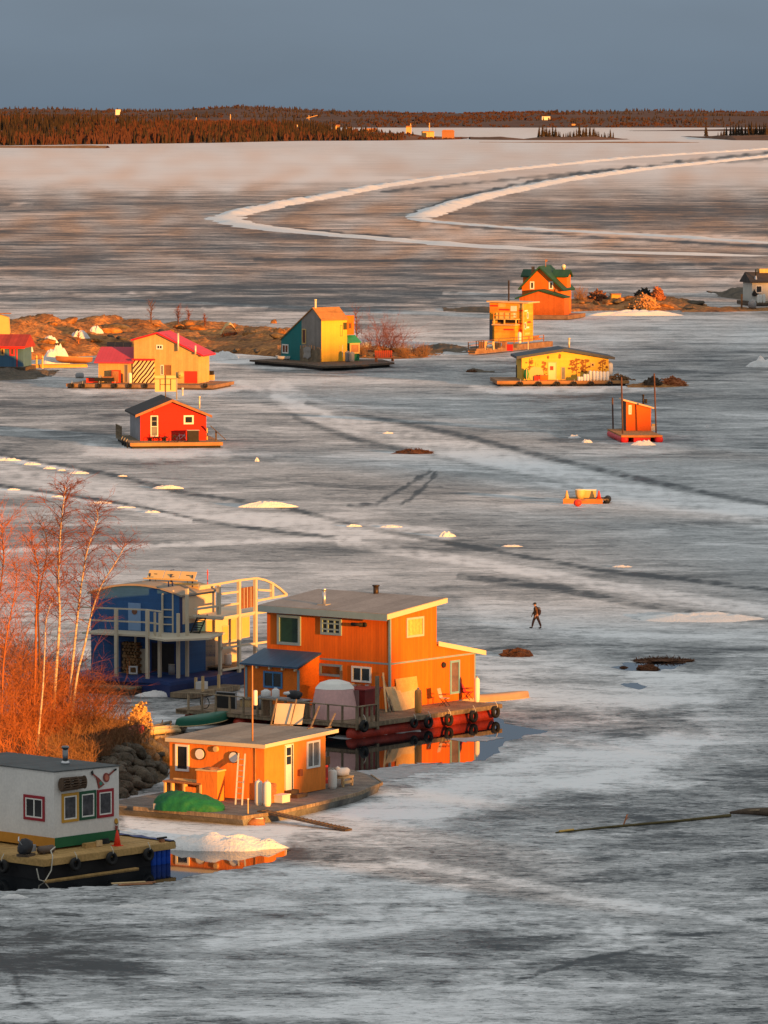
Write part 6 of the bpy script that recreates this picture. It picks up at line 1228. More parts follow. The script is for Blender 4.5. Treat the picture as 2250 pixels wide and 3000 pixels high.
E.put(MB().prism([(-.6, eN - .6 * g0 + .02), (ep, epz + .02), (ep, epz + .35), (-.6, eN - .6 * g0 + .3)], 'x', -.7, ed + .4).prism([(ep + .001, epz + .02), (ew + .5, eL + .5 * g1 + .02), (ew + .5, eL + .5 * g1 + .3), (ep + .001, epz + .35)], 'x', -.7, ed + .4), 'roof', gr_m)
for sgn, yy0, yy1 in ((1, -.35, ep * .55), (-1, ep + (ew - ep) * .4, ew + .5)):
    zt_ = E.l(cD(1120, 200), 3.0)[1]; E.put(MB().box(2.6, 5.2, yy0, yy1, eN, zt_ - .3), 'dormer', oh_m)
    E.put(MB().prism([(2.2, zt_ - .7), (3.9, zt_ + .35), (5.6, zt_ - .7), (5.6, zt_ - .45), (3.9, zt_ + .6), (2.2, zt_ - .45)], 'y', yy0 - .35, yy1 + .3), 'dormer_roof', gr_m)
XF = -3.2; y1, z1 = E.l(cD(735, 440), XF); y0, z0 = E.l(cD(1172, 440), XF); yk, zk = E.l(cD(935, 372), XF)
E.put(MB().prism([(y0, GZ), (y0, z0), (yk, zk), (y1, z1), (y1, GZ)], 'x', XF, -.003), 'front_room', oh_d)
h0, h1 = (zk - z0) / (yk - y0), (z1 - zk) / (y1 - yk)
E.put(MB().prism([(y0 - .3, z0 - .3 * h0 + .02), (yk, zk + .02), (yk, zk + .25), (y0 - .3, z0 - .3 * h0 + .25)], 'x', XF - .4, -.005).prism([(yk + .001, zk + .02), (y1 + .7, z1 + .7 * h1 + .02), (y1 + .7, z1 + .7 * h1 + .25), (yk + .001, zk + .25)], 'x', XF - .4, -.005), 'front_roof', gr_m)
E.win('l', cD(838, 280), cD(880, 356), white_p, pane_m, .2, out=.08); E.win('l', cD(1022, 280), cD(1064, 356), white_p, pane_m, .2, out=.08); E.win('l', cD(1064, 450), cD(1104, 546), white_p, pane_m, .2, out=.08, off=-XF)
E.win('r', cD(1160, 435), cD(1172, 575), white_p, pane_m, .25, out=.05, name='door'); E.win('r', cD(1197, 430), cD(1212, 510), white_p, pane_m, .25, out=.05)
y, z = E.l(cD(1098, 368)); E.put(MB().lathe([(.28, -.15), (.28, 0)], (0, y, z), 12, 'x'), 'lamp', wood_red)
y, z = E.l(cD(868, 190), 2); E.put(MB().box(1.7, 2.3, y - .2, y + .2, z - 1, z + .95), 'chimney', wood_red)
q = E.l(cD(1165, 200), 4.5); E.put(MB().lathe([(.25, q[1] - 1.5), (.25, q[1] + .8), (.38, q[1] + .9), (.38, q[1] + 1.3), (.2, q[1] + 1.5)], (4.5, q[0], 0), 10), 'chimney', mat('sunlit_flue', (.7, .6, .45)), smooth=True)
q = E.l(cD(1020, 112), 3); E.put(MB().tube([(3, ep - .2, epz), (3, ep - .2, epz + 1.3)], .05, 5).box(2.98, 3.02, ep - .5, ep - .1, epz + 1.0, epz + 1.35), 'weather_vane', wood_red)
E.put(MB().box(XF - 1.6, ed + .6, y0 - 1.0, y1 + .4, .1, GZ), 'deck', mat('red_brown_deck', (.3, .16, .08)))
tanks(E, [cD(985, 598), cD(1020, 598), cD(1050, 598)], GZ, ['dark left cylinder of three by the green-roofed house front wall', 'white middle cylinder of three by the green-roofed house front wall', 'yellow-lit right cylinder of three by the green-roofed house front wall'], [1.9, 2.0, 2.0], .32)
for o in C.objects:
    if o.get('label', '').startswith('dark left cylinder'):
        for c in o.children:
            if c.name.startswith('body'): c.data = c.data.copy(); c.data.materials[0] = black_m
clutter(E, cD(870, 600), GZ, 'boat_hull', 'orange-red overturned sled box in front of the green-roofed house', 'sled', [('box', (-.5, .5, -1.2, 1.2, 0, .8), or_m), ('runner', (-.6, -.5, -1.4, 1.4, 0, .15), wood_red), ('cover', (-.55, .55, -1.25, 1.25, .8, .9), wood_red)])
clutter(E, cD(832, 560), GZ, 'water_drum', 'pale round-topped drum left of the green-roofed house front wall', 'drum', [('drum', (-.3, .3, -.3, .3, .8, 1.6), tank_w), ('stand', (-.35, .35, -.35, .35, 0, .8), wood_red)])
# ================================================================ GROUND LOOK-UP (objects standing on the land)
from mathutils.bvhtree import BVHTree
TERRV, TERRF = [], []
for o in list(C.objects):
    if o.get('kind') == 'structure' and o.type == 'MESH' and not o.name.startswith(('ice', 'shadow_hill', 'water')):
        k = len(TERRV); TERRV += [v.co.copy() for v in o.data.vertices]; TERRF += [tuple(i + k for i in p.vertices) for p in o.data.polygons]
BVH = BVHTree.FromPolygons(TERRV, TERRF)
def land(px, py):
    h_ = BVH.ray_cast(Vector((0, 0, H)), ray(px, py).normalized())[0]; g = G(px, py)
    return h_ if h_ is not None and h_.y < g.y else g
def drop(x, y):
    h_ = BVH.ray_cast(Vector((x, y, 400)), Vector((0, 0, -1)))[0]; return h_.z if h_ is not None else None
cM, cR, cS, cT, cP, cW = crop(1440, 980, .36166), crop(1600, 1400, .1507), crop(2100, 760, .0904), crop(0, 900, .1929), crop(300, 2060, .2411), crop(1620, 800, .2893)
# ---- yellow mural house
MZ = .7
M = House(*cM(245, 370), MZ, 4, 'mural_houseboat', 'long low yellow houseboat with painted trees and dark low-pitched roof', 'houseboat')
mx_ = M.r(cM(949, 300))[0]; me0 = M.r(cM(245, 192))[1]; me1 = M.r(cM(949, 197))[1]; mp_, mz_ = M.r(cM(590, 138)); mD = 7.5
print('MURAL', mx_, me0, mp_, mz_)
ym = mat('yellow_mural_wall', (.76, .47, .06), .75, .08, .8, lines=('h', .25, .04, .12), fine=.05)
M.put(MB().prism([(0, MZ), (mx_, MZ), (mx_, me1), (mp_, mz_), (0, me0)], 'y', 0, mD), 'wall', ym)
a0_, a1_ = (mz_ - me0) / mp_, (me1 - mz_) / (mx_ - mp_)
slr = mat('slate_blue_roof', (.075, .085, .10), .7, .2, .6, lines=('y', .8, .05, .3), fine=.1)
M.put(MB().prism([(-.7, me0 - .7 * a0_ + .03), (mp_, mz_ + .03), (mp_, mz_ + .40), (-.7, me0 - .7 * a0_ + .36)], 'y', -.5, mD + .4).prism([(mp_ + .001, mz_ + .03), (mx_ + .75, me1 + .75 * a1_ + .03), (mx_ + .75, me1 + .75 * a1_ + .36), (mp_ + .001, mz_ + .40)], 'y', -.5, mD + .4), 'roof', slr)
M.win('r', cM(358, 225), cM(390, 265), ym, mat('amber_pane', (.45, .2, .08), .4), .22, out=.06); M.win('r', cM(802, 228), cM(835, 262), cu_m, mat('brown_glass', (.1, .04, .03)), .14, out=.06)
M.win('r', cM(456, 222), cM(528, 368), cu_m, mat('pale_door', (.74, .60, .30), .6, .05), .1, out=.05, name='door'); M.win('r', cM(563, 262), cM(598, 366), cu_m, mat('grey_door', (.2, .19, .18)), .07, out=.05, name='door')
x, z = M.r(cM(488, 272)); M.put(MB().box(x - .2, x + .2, -.09, -.055, z - .25, z + .25), 'door_sign', red_m)
mu = mat('mural_paint', (.26, .11, .025), .8, .4, 2)
def painted(cx, top, bot, wpx, seed, n):
    rnd = random.Random(seed); mb = MB(); x, zb = M.r(cM(cx, bot)); _, zt = M.r(cM(cx, top)); ww = wpx * .36166 / (F / M.o.length)
    mb.box(x - .05, x + .05, -.012, -.003, zb, zt)
    for i in range(n):
        t = rnd.random(); zz = zb + (zt - zb) * (.15 + .85 * t); xx = x + rnd.uniform(-1, 1) * ww * (1 - t * .5); s_ = rnd.uniform(.08, .2); a = rnd.uniform(-.5, .5)
        mb.add([(xx + math.cos(a + q) * s_ * (1.5 if k % 2 == 0 else .6), -.0125 - i * .00002, zz + math.sin(a + q) * s_ * (.6 if k % 2 == 0 else .9)) for k, q in enumerate([0, 1.2, 2.2, 3.14, 4.2, 5.3])], [(0, 1, 2, 3, 4, 5)])
    M.put(mb, 'painted_tree', mu)
painted(308, 195, 362, 45, 1, 34); painted(425, 220, 360, 24, 2, 26); painted(690, 195, 330, 80, 3, 60); painted(760, 200, 320, 45, 4, 26); painted(900, 205, 300, 42, 5, 20)
for cx_, cy_, s_ in ((458, 183, 5), (552, 178, 7)): x, z = M.r(cM(cx_, cy_)); M.put(MB().blob((x, -.02, z), (s_ * .03, .015, s_ * .055), cx_, .4, 1), 'painted_bird', mu)
x, z = M.r(cM(360, 320)); M.put(MB().lathe([(1.0, -.03), (1.0, -.005)], (x, 0, z), 20, 'y'), 'painted_moon', cu_m)
k0, k1 = M.d(cM(45, 375), MZ), M.d(cM(1130, 380), MZ)
M.put(MB().box(k0[0], k1[0], k0[1] - .3, mD + 1, .25, MZ), 'deck', mat('red_brown_deck', (.3, .16, .08))); M.put(MB().box(k0[0] - .05, k1[0] + .05, k0[1] - .42, k0[1] - .31, .35, MZ - .01), 'edge_beam', mat('amber_beam', (.42, .2, .07))); M.put(MB().box(k0[0] + .4, k1[0] - .4, k0[1], mD, -.1, .24), 'float', black_m)
for i, xx in enumerate((235, 385, 535, 670, 810, 960)): x, z = M.r(cM(xx, 395), k0[1] - .65); tyre(M.W(x, k0[1] - .65, .3), M.a, f'black tyre fender along the yellow mural house float, {ORD[i]} from the left', .36)
q = M.roof(cM(628, 105), mz_ + .4 - mp_ * a1_, a1_); chimney(M, q, 1.25, .13, mat('sunlit_flue', (.7, .6, .45))); q = M.roof(cM(296, 130), me0 + .36, a0_); M.put(MB().tube([(q.x, q.y, q.z - .3), (q.x, q.y, q.z + 1.3)], .06, 6), 'vent_pipe', mat('sunlit_flue', (.7, .6, .45)))
hs_ = [(800, 85), (830, 82), (856, 80), (884, 78), (912, 76), (940, 78)]
tanks(M, [cM(p, 372) for p, _ in hs_], MZ, [f'tall pale gas cylinder on the mural house deck, {ORD[i]} from the left of six' for i in range(6)], [h_ * .36166 / (F / M.o.length) for _, h_ in hs_], .21)
tanks(M, [cM(754, 374), cM(778, 374)], MZ, ['left of two shorter gas cylinders on the mural house deck', 'right of two shorter gas cylinders on the mural house deck'], [.9, .9], .2)
tanks(M, [cM(708, 374), cM(728, 374)], MZ, ['left small squat gas cylinder by the mural house', 'right small squat gas cylinder by the mural house'], [.55, .55], .2)
for i, (xx, c_) in enumerate(((362, 'left'), (390, 'right'))): clutter(M, cM(xx, 370), MZ, 'jerry_can', f'{c_} red jerry can by the painted moon on the mural house', 'fuel can', [('body', (-.25, .25, -.15, .15, 0, .55), mat('bright_red', (.75, .03, .02))), ('spout', (.1, .2, -.05, .05, .55, .7), black_m), ('handle', (-.2, .05, -.04, .04, .58, .64), black_m)])
clutter(M, cM(425, 370), MZ, 'planter_box', 'orange wooden box right of the red jerry cans', 'box', [('bin', (-.5, .5, -.2, .2, 0, .6), or_m), ('lid', (-.54, .54, -.24, .24, .6, .66), wood_red)])
x, y = M.d(cM(283, 372), MZ); t = M.th('green_canoe', 'green canoe stood on end against the mural house wall', 'canoe', x, y + .1, MZ); hh = 100 * .36166 / (F / M.o.length)
MB().lathe([(.05, 0), (.26, hh * .2), (.34, hh * .5), (.26, hh * .8), (.05, hh)], n=12).build('hull', mat('bright_green', (.03, .26, .06), .5), t, smooth=True); MB().box(-.05, .05, -.36, -.30, .1, hh - .1).build('keel', wood_new, t)
clutter(M, cM(228, 350), MZ, 'dark_locker', 'dark locker at the left end of the mural house', 'locker', [('case', (-.4, .4, 0, 1.0, 0, 1.6), black_m), ('door', (-.35, .35, -.03, 0, .1, 1.5), grey_m)])
x, y = M.d(cM(968, 370), MZ); gas_cylinder(M.W(x, y + 1.2, MZ), 0, 'big white tank standing at the right end of the mural house', 2.3, .38)
t = M.th('firewood_heap', 'red-brown heap of split firewood at the right end of the mural house deck', 'firewood', M.d(cM(1030, 372), MZ)[0], M.d(cM(1030, 372), MZ)[1] + .4, MZ); rnd = random.Random(8); mb = MB()
for i in range(70): a = Vector((rnd.gauss(0, .75), rnd.uniform(-.4, .5), 0)); a.z = max(0, rnd.random() * (.85 - abs(a.x) * .5)) + .06; d_ = Vector((rnd.uniform(-1, 1), rnd.uniform(-1, 1), rnd.uniform(-.3, .3))).normalized() * .24; mb.beam(a - d_, a + d_, .12)
mb.build('logs', logm, t); MB().box(-1.3, 1.3, -.45, .55, 0, .04).build('pallet', wood_old, t)
# ---- red shack with poles
SZ = .75
sh_m = mat('orange_red_plywood', (.78, .12, .012), .75, .08, .7, fine=.05)
SH = House(*cE(510, 1388), SZ, 5, 'shack_raft', 'small orange-red mono-pitch shack on a red pontoon raft with tall poles', 'floating shack')
sx = SH.r(cE(711, 1300))[0]; sz0 = SH.r(cE(510, 1152))[1]; sz1 = SH.r(cE(711, 1205))[1]; sD = 3.2
print('SHACK', sx, sz0, sz1)
SH.put(MB().prism([(0, SZ), (sx, SZ), (sx, sz1), (0, sz0)], 'y', 0, sD), 'wall', sh_m); ss = (sz1 - sz0) / sx
SH.put(MB().prism([(-.35, sz0 - .35 * ss + .02), (sx + .3, sz1 + .3 * ss + .02), (sx + .3, sz1 + .3 * ss + .16), (-.35, sz0 - .35 * ss + .16)], 'y', -.3, sD + .2), 'roof', mat('peach_fascia', (.7, .45, .25)))
SH.put(MB().box(-.03, -.002, 0, sD, SZ, sz0 - .1), 'side_panel', wood_dk)
SH.win('r', cE(529, 1180), cE(553, 1255), white_p, pane_m, .13, out=.05)
q = SH.roof(cE(648, 1168), sz0 + .16, ss); chimney(SH, q, 1.0, .1, mat('blackened_pipe', (.05, .035, .025))); SH.put(MB().lathe([(.16, q.z), (.16, q.z + .5)], (q.x + .3, q.y + .1, 0), 10), 'vent_pipe', black_m)
f0, f1 = SH.d(cE(470, 1425), SZ), SH.d(cE(785, 1412), SZ); fy = f0[1]; b1 = SH.d(cE(385, 1366), SZ)
yB = max(fy + 6.0, sD + .4)
deck_planks(SH, 'deck', f0[0], f1[0] - .2, fy, yB, .5, SZ, mat('amber_beam', (.42, .2, .07)), bw=.3)
rdp = mat('bright_red_float', (.70, .02, .025), .45, .1, 1)
for i, xx in enumerate((f0[0] + .35, (f0[0] + f1[0]) / 2, f1[0] - .45)):
    w_ = .62 if i == 1 else .36
    if i == 1: SH.put(MB().box(xx - .9, xx + .9, fy + .12, yB - .3, -.1, .49), 'float', rdp)
    else: SH.put(MB().lathe([(.2, 0), (.42, .06), (.45, .3), (.45, yB - fy - .6), (.3, yB - fy - .3)], (xx, fy - .1, .28), 14, 'y'), 'float', rdp, smooth=True)
SH.put(MB().box(f0[0], f1[0] - .1, fy - .12, fy - .02, SZ - .2, SZ - .01), 'edge_beam', mat('orange_beam', (.62, .22, .05)))
rust = mat('rust_pole', (.10, .045, .03), .7, .3, 3)
for b, t_ in ((cE(482, 1412), cE(470, 955)), (cE(752, 1398), cE(735, 925)), (cE(404, 1358), cE(398, 1118))):
    xb, yb_ = SH.d(b, SZ); hh = (b[1] - t_[1]) * SH.o.length / F; xt = (t_[0] - b[0]) * SH.o.length / F
    SH.put(MB().tube([(xb, yb_, -.1), (xb, yb_, SZ), (xb + xt, yb_, SZ + hh)], .085, 8), 'mooring_pole', rust)
clutter(SH, cE(640, 1385), SZ, 'lounge_chair', 'dark seat and olive crate before the shack wall', 'seat', [('seat', (-.75, -.1, -.3, .3, .35, .5), black_m), ('back', (-.3, -.1, -.3, .3, .5, 1.1), black_m), ('crate', (-.05, .85, -.3, .3, 0, 1.0), mat('olive_box', (.30, .17, .04), .7)), ('leg', (-.7, -.2, -.25, .25, 0, .35), black_m)])
clutter(SH, cE(732, 1385), SZ, 'rope_crate', 'pale crate of rope at the right of the shack wall', 'crate', [('box', (-.3, .3, -.25, .25, 0, .5), rope_m), ('coil', (-.2, .25, -.2, .2, .5, .7), cu_m)])
# ---- little raft
p0, p1 = G(*cR(330, 500), .0), G(*cR(1100, 505), .0); L_ = (p1 - p0).length
t = thing('raft', 'small orange timber raft frozen in the ice', 'raft', p0, math.atan2((p1 - p0).y, (p1 - p0).x)); ob = mat('orange_beam', (.62, .22, .05))
MB().box(0, L_, -.05, .1, .0, .42).build('front_beam', ob, t); MB().box(0.02, L_ + .5, .1, 2.6, .3, .44).build('deck', wood_old, t); MB().lathe([(.1, .1), (.3, .2), (.33, .5), (.33, 2.0), (.1, 2.4)], (L_ + .35, 0, .3), 12, 'y').build('float', black_m, t, smooth=True); MB().box(L_ * .30, L_ * .6, -.09, -.052, .25, .42).build('cleat', wood_red, t)
m_in = Matrix.Translation(p0) @ Matrix.Rotation(t.rotation_euler.z, 4, 'Z')
def raft_w(x, y, z): return m_in @ Vector((x, y, z))
t2 = thing('fish_box', 'big cream insulated box with chamfered corner on the little raft', 'box', raft_w(L_ * .58, 1.3, .44), t.rotation_euler.z); w_, h_ = 345 * .1507 / scale_at(1477), 150 * .1507 / scale_at(1477)
MB().prism([(-w_ / 2 + .1, .02), (w_ / 2, .05), (w_ / 2 + .03, h_), (-w_ / 2, h_), (-w_ / 2, h_ - .15), (-w_ / 2 + .12, h_ - .25)], 'y', -.5, .5).build('bin', cu_m, t2); MB().box(-w_ / 2, w_ / 2 + .03, -.52, .52, h_, h_ + .08).build('lid', white_p, t2)
t2 = thing('cream_bucket', 'round cream bucket in front of the insulated box on the raft', 'bucket', raft_w(L_ * .42, .5, .44)); MB().lathe([(.32, 0), (.42, .35), (.45, .75), (.40, .8)]).build('pail', cu_m, t2, smooth=True); MB().torus((0, 0, .78), .42, .03, 'z').build('rim', white_p, t2)
for xx, m_, lb in ((.09, mat('faded_orange', (.80, .40, .14), .6), 'faded orange cone at the left end of the little raft'), (.90, cn, 'red cone at the right end of the little raft')):
    t2 = thing('marker_cone', lb, 'cone', raft_w(L_ * xx, .15, .44)); MB().lathe([(.2, .03), (.05, .72), (.02, .73)], n=12).build('body', m_, t2, smooth=True); MB().box(-.22, .22, -.22, .22, 0, .035).build('base', m_, t2)
p = G(*cR(612, 555)); t2 = thing('buoy', 'round red buoy lying on the ice before the little raft', 'buoy', p); MB().lathe([(.05, 0), (.28, .1), (.38, .3), (.30, .52), (.08, .62)]).build('ball', cn, t2, smooth=True); MB().torus((0, 0, .66), .06, .02, 'x', 10, 6).build('eye', black_m, t2)
# ---- pale house at the far right
FZ = .8
FR = House(*cS(1140, 1360), FZ, 12, 'pale_houseboat', 'pale shaded house with black roof at the far right edge', 'houseboat')
fe = FR.r(cS(1140, 740))[1]; fw_ = 8.0; gw = mat('pale_grey_wall', (.56, .54, .48), .8, .08, .8, lines=('s', .35, .05, .2))
FR.put(MB().box(0, fw_, 0, 6, FZ, fe), 'wall', gw); ztop = FR.r(cS(1370, 400), 3)[1]
FR.put(MB().prism([(-.5, fe - .1), (6.5, fe - .1), (6.5, fe + .1), (3.0, ztop), (-.5, fe + .12)], 'x', -.5, fw_ + .3), 'roof', ch_m)
FR.win('r', cS(1270, 850), cS(1465, 1080), white_p, pane_m, .12, out=.05)
q0_ = FR.r(cS(1385, 480), 2.6); q1_ = FR.r(cS(1385, 305), 2.6); FR.put(MB().box(q0_[0], fw_, 2.6, 4.2, fe, q1_[1]), 'roof_room', cr_m)
y_ = FR.r(cS(1265, 640), .5); FR.put(MB().tube([(y_[0], .5, y_[1] - .3), (y_[0], .5, FR.r(cS(1265, 320), .5)[1])], .14, 8), 'stovepipe', black_m); FR.put(MB().lathe([(.3, y_[1] - .2), (.12, y_[1] + .7)], (y_[0], .5, 0), 8), 'flashing', steel_m)
FR.put(MB().box(-1.0, fw_, -1.3, 6.5, .15, FZ), 'deck', wood_dk); FR.put(MB().box(.5, fw_, -1.32, -1.301, FZ - .3, FZ - .02), 'edge_beam', wood_old)
tanks(FR, [cS(1350, 1400), cS(1430, 1400), cS(1530, 1400)], FZ, ['first pale cylinder under the window of the far right house', 'second pale cylinder under the window of the far right house', 'third pale cylinder under the window of the far right house'], [1.5, 1.5, 1.6], .25)
x, y = FR.d(cS(1540, 1400), FZ); t = FR.th('black_parka', 'black parka hung by the window of the far right house', 'coat', x, -.12, FR.r(cS(1540, 1150))[1]); MB().prism([(-.35, -.2), (-.5, .2), (-.2, .6), (0, .95), (.2, .6), (.5, .2), (.4, -.2)], 'y', -.1, .1).build('coat', black_m, t); MB().box(-.03, .03, -.02, .1, .9, 1.1).build('hook', grey_m, t)
x, z = FR.r(cS(1260, 1130)); FR.put(MB().box(x - .5, x + .5, -.3, -.002, z - .12, z + .12), 'shelf', black_m)
t = thing('mooring_post', 'dark mooring post left of the far right house', 'post', land(*cS(805, 1590))); MB().box(-.15, .15, -.15, .15, -.3, 2.4).build('shaft', wood_dk, t); MB().box(-.2, .2, -.2, .2, 2.4, 2.5).build('cap', wood_dk, t)
p = land(*cS(1150, 1590)); t = thing('oil_drum', 'round grey tank below the deck of the far right house', 'tank', p); MB().lathe([(.5, 0), (.72, .3), (.72, 1.0), (.4, 1.5), (.05, 1.6)]).build('shell', grey_m, t, smooth=True); MB().box(-.7, .7, -.1, .1, -.2, .05).build('foot', black_m, t)
# ---- blue and red house at the far left
pL = cT(345, 905); LZ = 1.0
FL = House(*pL, LZ, 80, 'blue_red_cabin', 'blue cabin with red roof and pink window frame at the far left edge', 'cabin')
le = FL.l(cT(345, 612))[1]; lw = 7; lr = FL.l(cT(60, 430), 3)[1]; pbl = mat('slate_blue_boards', (.07, .16, .26), .75, .12, .7, lines=('s', .3, .06, .25))
FL.put(MB().prism([(0, LZ), (5, LZ), (5, le), (0, le)], 'y', 0, lw), 'wall', pbl); FL.put(MB().prism([(-.5, le - .05), (-.5, le + .15), (2.7, lr + .2), (5.5, le + .15), (5.5, le - .05)], 'y', -.4, lw), 'roof', mat('rust_red_roof', (.36, .04, .025), .7, .2, .7, lines=('y', .5, .06, .3))); FL.put(MB().box(-.56, -.502, -.42, lw, le - .14, le + .16), 'fascia', mat('bright_red', (.75, .03, .02)))
FL.win('l', cT(8, 622), cT(68, 732), cu_m, mat('brown_glass', (.1, .04, .03)), .14, out=.06); FL.win('l', cT(145, 612), cT(228, 740), mat('pink_red_trim', (.72, .05, .06), .6), mat('amber_glass', (.2, .08, .02)), .2, out=.06)
y1 = FL.l(cT(258, 700))[0]; FL.put(MB().box(-.04, -.002, y1 - .08, y1 + .08, LZ, le - .05), 'trim_post', red_m)
FL.put(MB().box(-1.6, 5, -.6, lw, .1, LZ), 'deck', wood_dk)
for i, (xx, yt, yb) in enumerate(((362, 690, 835), (455, 710, 860), (555, 730, 885), (645, 730, 930))):
    p = land(*cT(xx, yb)); t = thing('yellow_post', f'sunlit yellow dock post by the far left cabin, {ORD[i]} from the left of four', 'post', p, 0, 'yellow dock posts'); hh = (yb - yt) * .1929 * p.length / F; MB().lathe([(.14, -.3), (.14, hh - .15), (.07, hh)]).build('shaft', mat('yellow_post_wood', (.72, .45, .12), .7), t); MB().lathe([(.15, hh - .5), (.15, hh - .4)]).build('band', wood_red, t)
a_, b_ = land(*cT(350, 925)), land(*cT(1345, 915)); c_ = (a_ + b_) / 2; canoe('orange_canoe', 'long orange-yellow canoe lying upside down on the shore by the yellow posts', (c_.x, c_.y - .5, max(c_.z, .05)), math.atan2((b_ - a_).y, (b_ - a_).x), (b_ - a_).length * .98, 1.0, .55, mat('orange_canoe', (.70, .30, .04), .5))
a_, b_ = land(*cT(845, 870)), land(*cT(1410, 860)); c_ = (a_ + b_) / 2; canoe('timber_boat', 'old timber boat with cream gunwale drawn up before the snow bank', (c_.x, c_.y, max(c_.z, .1) + .1), math.atan2((b_ - a_).y, (b_ - a_).x), (b_ - a_).length, 1.5, .8, mat('brown_hull', (.30, .12, .05), .7), flip=False, gunwale=cu_m, tilt=(-.25, .05))
x_, y_ = 1210, 1080; p = land(*cT(x_, y_)); t = thing('grey_barrel', 'grey barrel lying on the ice left of the cream house raft', 'barrel', p, .4); MB().lathe([(.3, -.5), (.38, -.4), (.38, .4), (.3, .5)], (0, 0, .36), 12, 'x').build('drum', grey_m, t, smooth=True); MB().box(-.5, .5, -.4, .4, 0, .06).build('sled', wood_old, t)
# ---- snow piles and patches
def snow_pile(x0, x1, yb, hpx, seed, label, dep=.55, group='snow piles'):
    g = land((x0 + x1) / 2, yb); s_ = F / g.length; w_ = (x1 - x0) / s_; h_ = hpx / s_; vs = []; fs = []; n, m = 44, 12; dd = w_ * dep
    for j in range(m + 1):
        rho = j / m
        for i in range(n):
            a = 2 * math.pi * i / n; c_, s2_ = math.cos(a), math.sin(a); bd = 1 + .30 * mnoise.fractal(Vector((c_ * 1.6 + seed * 3.7, s2_ * 1.6, seed)), 1, 2, 4)
            x, y = c_ * rho * bd * w_ / 2, s2_ * rho * bd * dd / 2; f = mnoise.fractal(Vector((x / w_ * 7 + seed, y / dd * 4, seed * 2.1)), 1, 2, 4)
            vs.append((x, y + dd * .45, max(.0, h_ * (1 - rho ** 2.4) * (1 + .45 * f)) - (.05 if j == m else 0)))
    for j in range(m):
        for i in range(n): fs.append((j * n + i, j * n + (i + 1) % n, (j + 1) * n + (i + 1) % n, (j + 1) * n + i))
    o = MB().add(vs, fs).build('snow_pile', snow_m, None, g, 0, True); tag(o, label, 'snow pile', group); return o
for a in ((1868, 2230, 1822, 15, 1, 'long low white snow pile right of the walking person', .62), (440, 850, 2494, 34, 2, 'sunlit snow heap behind the blue barrels of the white houseboat', .45), (2188, 2290, 1076, 24, 3, 'rounded snow pile at the right edge of the far ice', .5), (690, 872, 1487, 13, 4, 'thin flat snow drift in the middle of the ice', .2),
          (1282, 1336, 1573, 13, 5, 'small rounded snow lump right of the crossing tracks', .5), (445, 540, 1432, 9, 6, 'thin snow strip below the red cabin', .2), (1663, 1702, 1284, 9, 7, 'small snow lump left of the red shack raft', .5), (1704, 1738, 1297, 8, 8, 'smaller snow lump just left of the red shack raft', .5), (1850, 1922, 1305, 13, 9, 'snow heap against the front of the red shack raft', .3),
          (112, 215, 1066, 46, 10, 'big sunlit snow drift on the left islet behind the yellow posts', .4), (120, 172, 1004, 18, 11, 'small snow patch on the rock above the big drift', .5), (205, 262, 991, 20, 12, 'middle snow patch high on the left islet rock', .5), (258, 304, 976, 18, 13, 'topmost snow patch on the left islet rock', .5), (68, 96, 1030, 24, 14, 'lumpy snow on a rock beside the far left cabin', .6),
          (610, 700, 1050, 16, 15, 'snow drift at the left of the teal house raft', .4), (1728, 1990, 925, 15, 16, 'long snow bank along the foot of the right rocky islet', .2), (1010, 1060, 1543, 6, 17, 'flat white snow scrap above the crossing tracks', .3), (1110, 1180, 1545, 5, 18, 'second flat snow scrap right of the first', .3), (1470, 1530, 1602, 5, 19, 'flat snow scrap right of the rounded lump', .3), (1790, 1850, 1662, 5, 20, 'flat snow scrap on the long crack at right', .3),
          (395, 520, 2042, 14, 21, 'white snow heap under the blue houseboat hull', .4), (0, 80, 2632, 10, 22, 'snow strip at the lower left below the deck', .3), (330, 440, 2660, 8, 23, 'thin snow strip in the lower left foreground', .25), (1120, 1150, 1270, 4, 24, 'tiny snow fleck in the middle ice', .4), (745, 760, 1352, 9, 25, 'small snow ball left of the ice middle', .8), (2067, 2078, 1253, 9, 26, 'tiny white lump right of the red shack', .8)):
    snow_pile(*a)
for i_, (x0, x1, yb, hp) in enumerate(((-10, 60, 1350, 7), (62, 120, 1362, 6), (126, 165, 1374, 6), (166, 192, 1379, 4), (200, 262, 1388, 6), (345, 372, 1396, 4), (20, 60, 1436, 4), (150, 190, 1456, 4), (260, 330, 1475, 5), (420, 470, 1502, 5), (330, 400, 1488, 4))): snow_pile(x0, x1, yb, hp, 40 + i_, 'small snow crumb along the long crack below the red cabin', .35, 'snow crumbs along the left crack')
# ---- brown debris mounds on the ice
reed = mat('rusty_reed_litter', (.12, .05, .025), .95, .5, 6, (.26, .11, .05), fine=.4, bump=.1)
def mound(x0, x1, yb, hpx, seed, label):
    g = G((x0 + x1) / 2, yb); s_ = F / g.length; w_, h_ = (x1 - x0) / s_, hpx / s_; mb = MB(); mb.blob((0, w_ * .25, 0), (w_ / 2, w_ * .3, h_ * .8), seed, .45, 3, 3.0); rnd = random.Random(seed)
    for i in range(220): a = rnd.uniform(0, 6.28); r_ = rnd.random() ** .5 * 1.08; p = Vector((math.cos(a) * r_ * w_ * .5, w_ * .25 + math.sin(a) * r_ * w_ * .28, h_ * (1 - r_ * r_) * .9)); mb.beam(p, p + Vector((rnd.uniform(-1, 1), rnd.uniform(-1, 1), rnd.uniform(0, .7))).normalized() * w_ * rnd.uniform(.03, .09), w_ * .007)
    tag(mb.build('reed_mound', reed, None, g), label, 'reed mound', 'reed mounds')
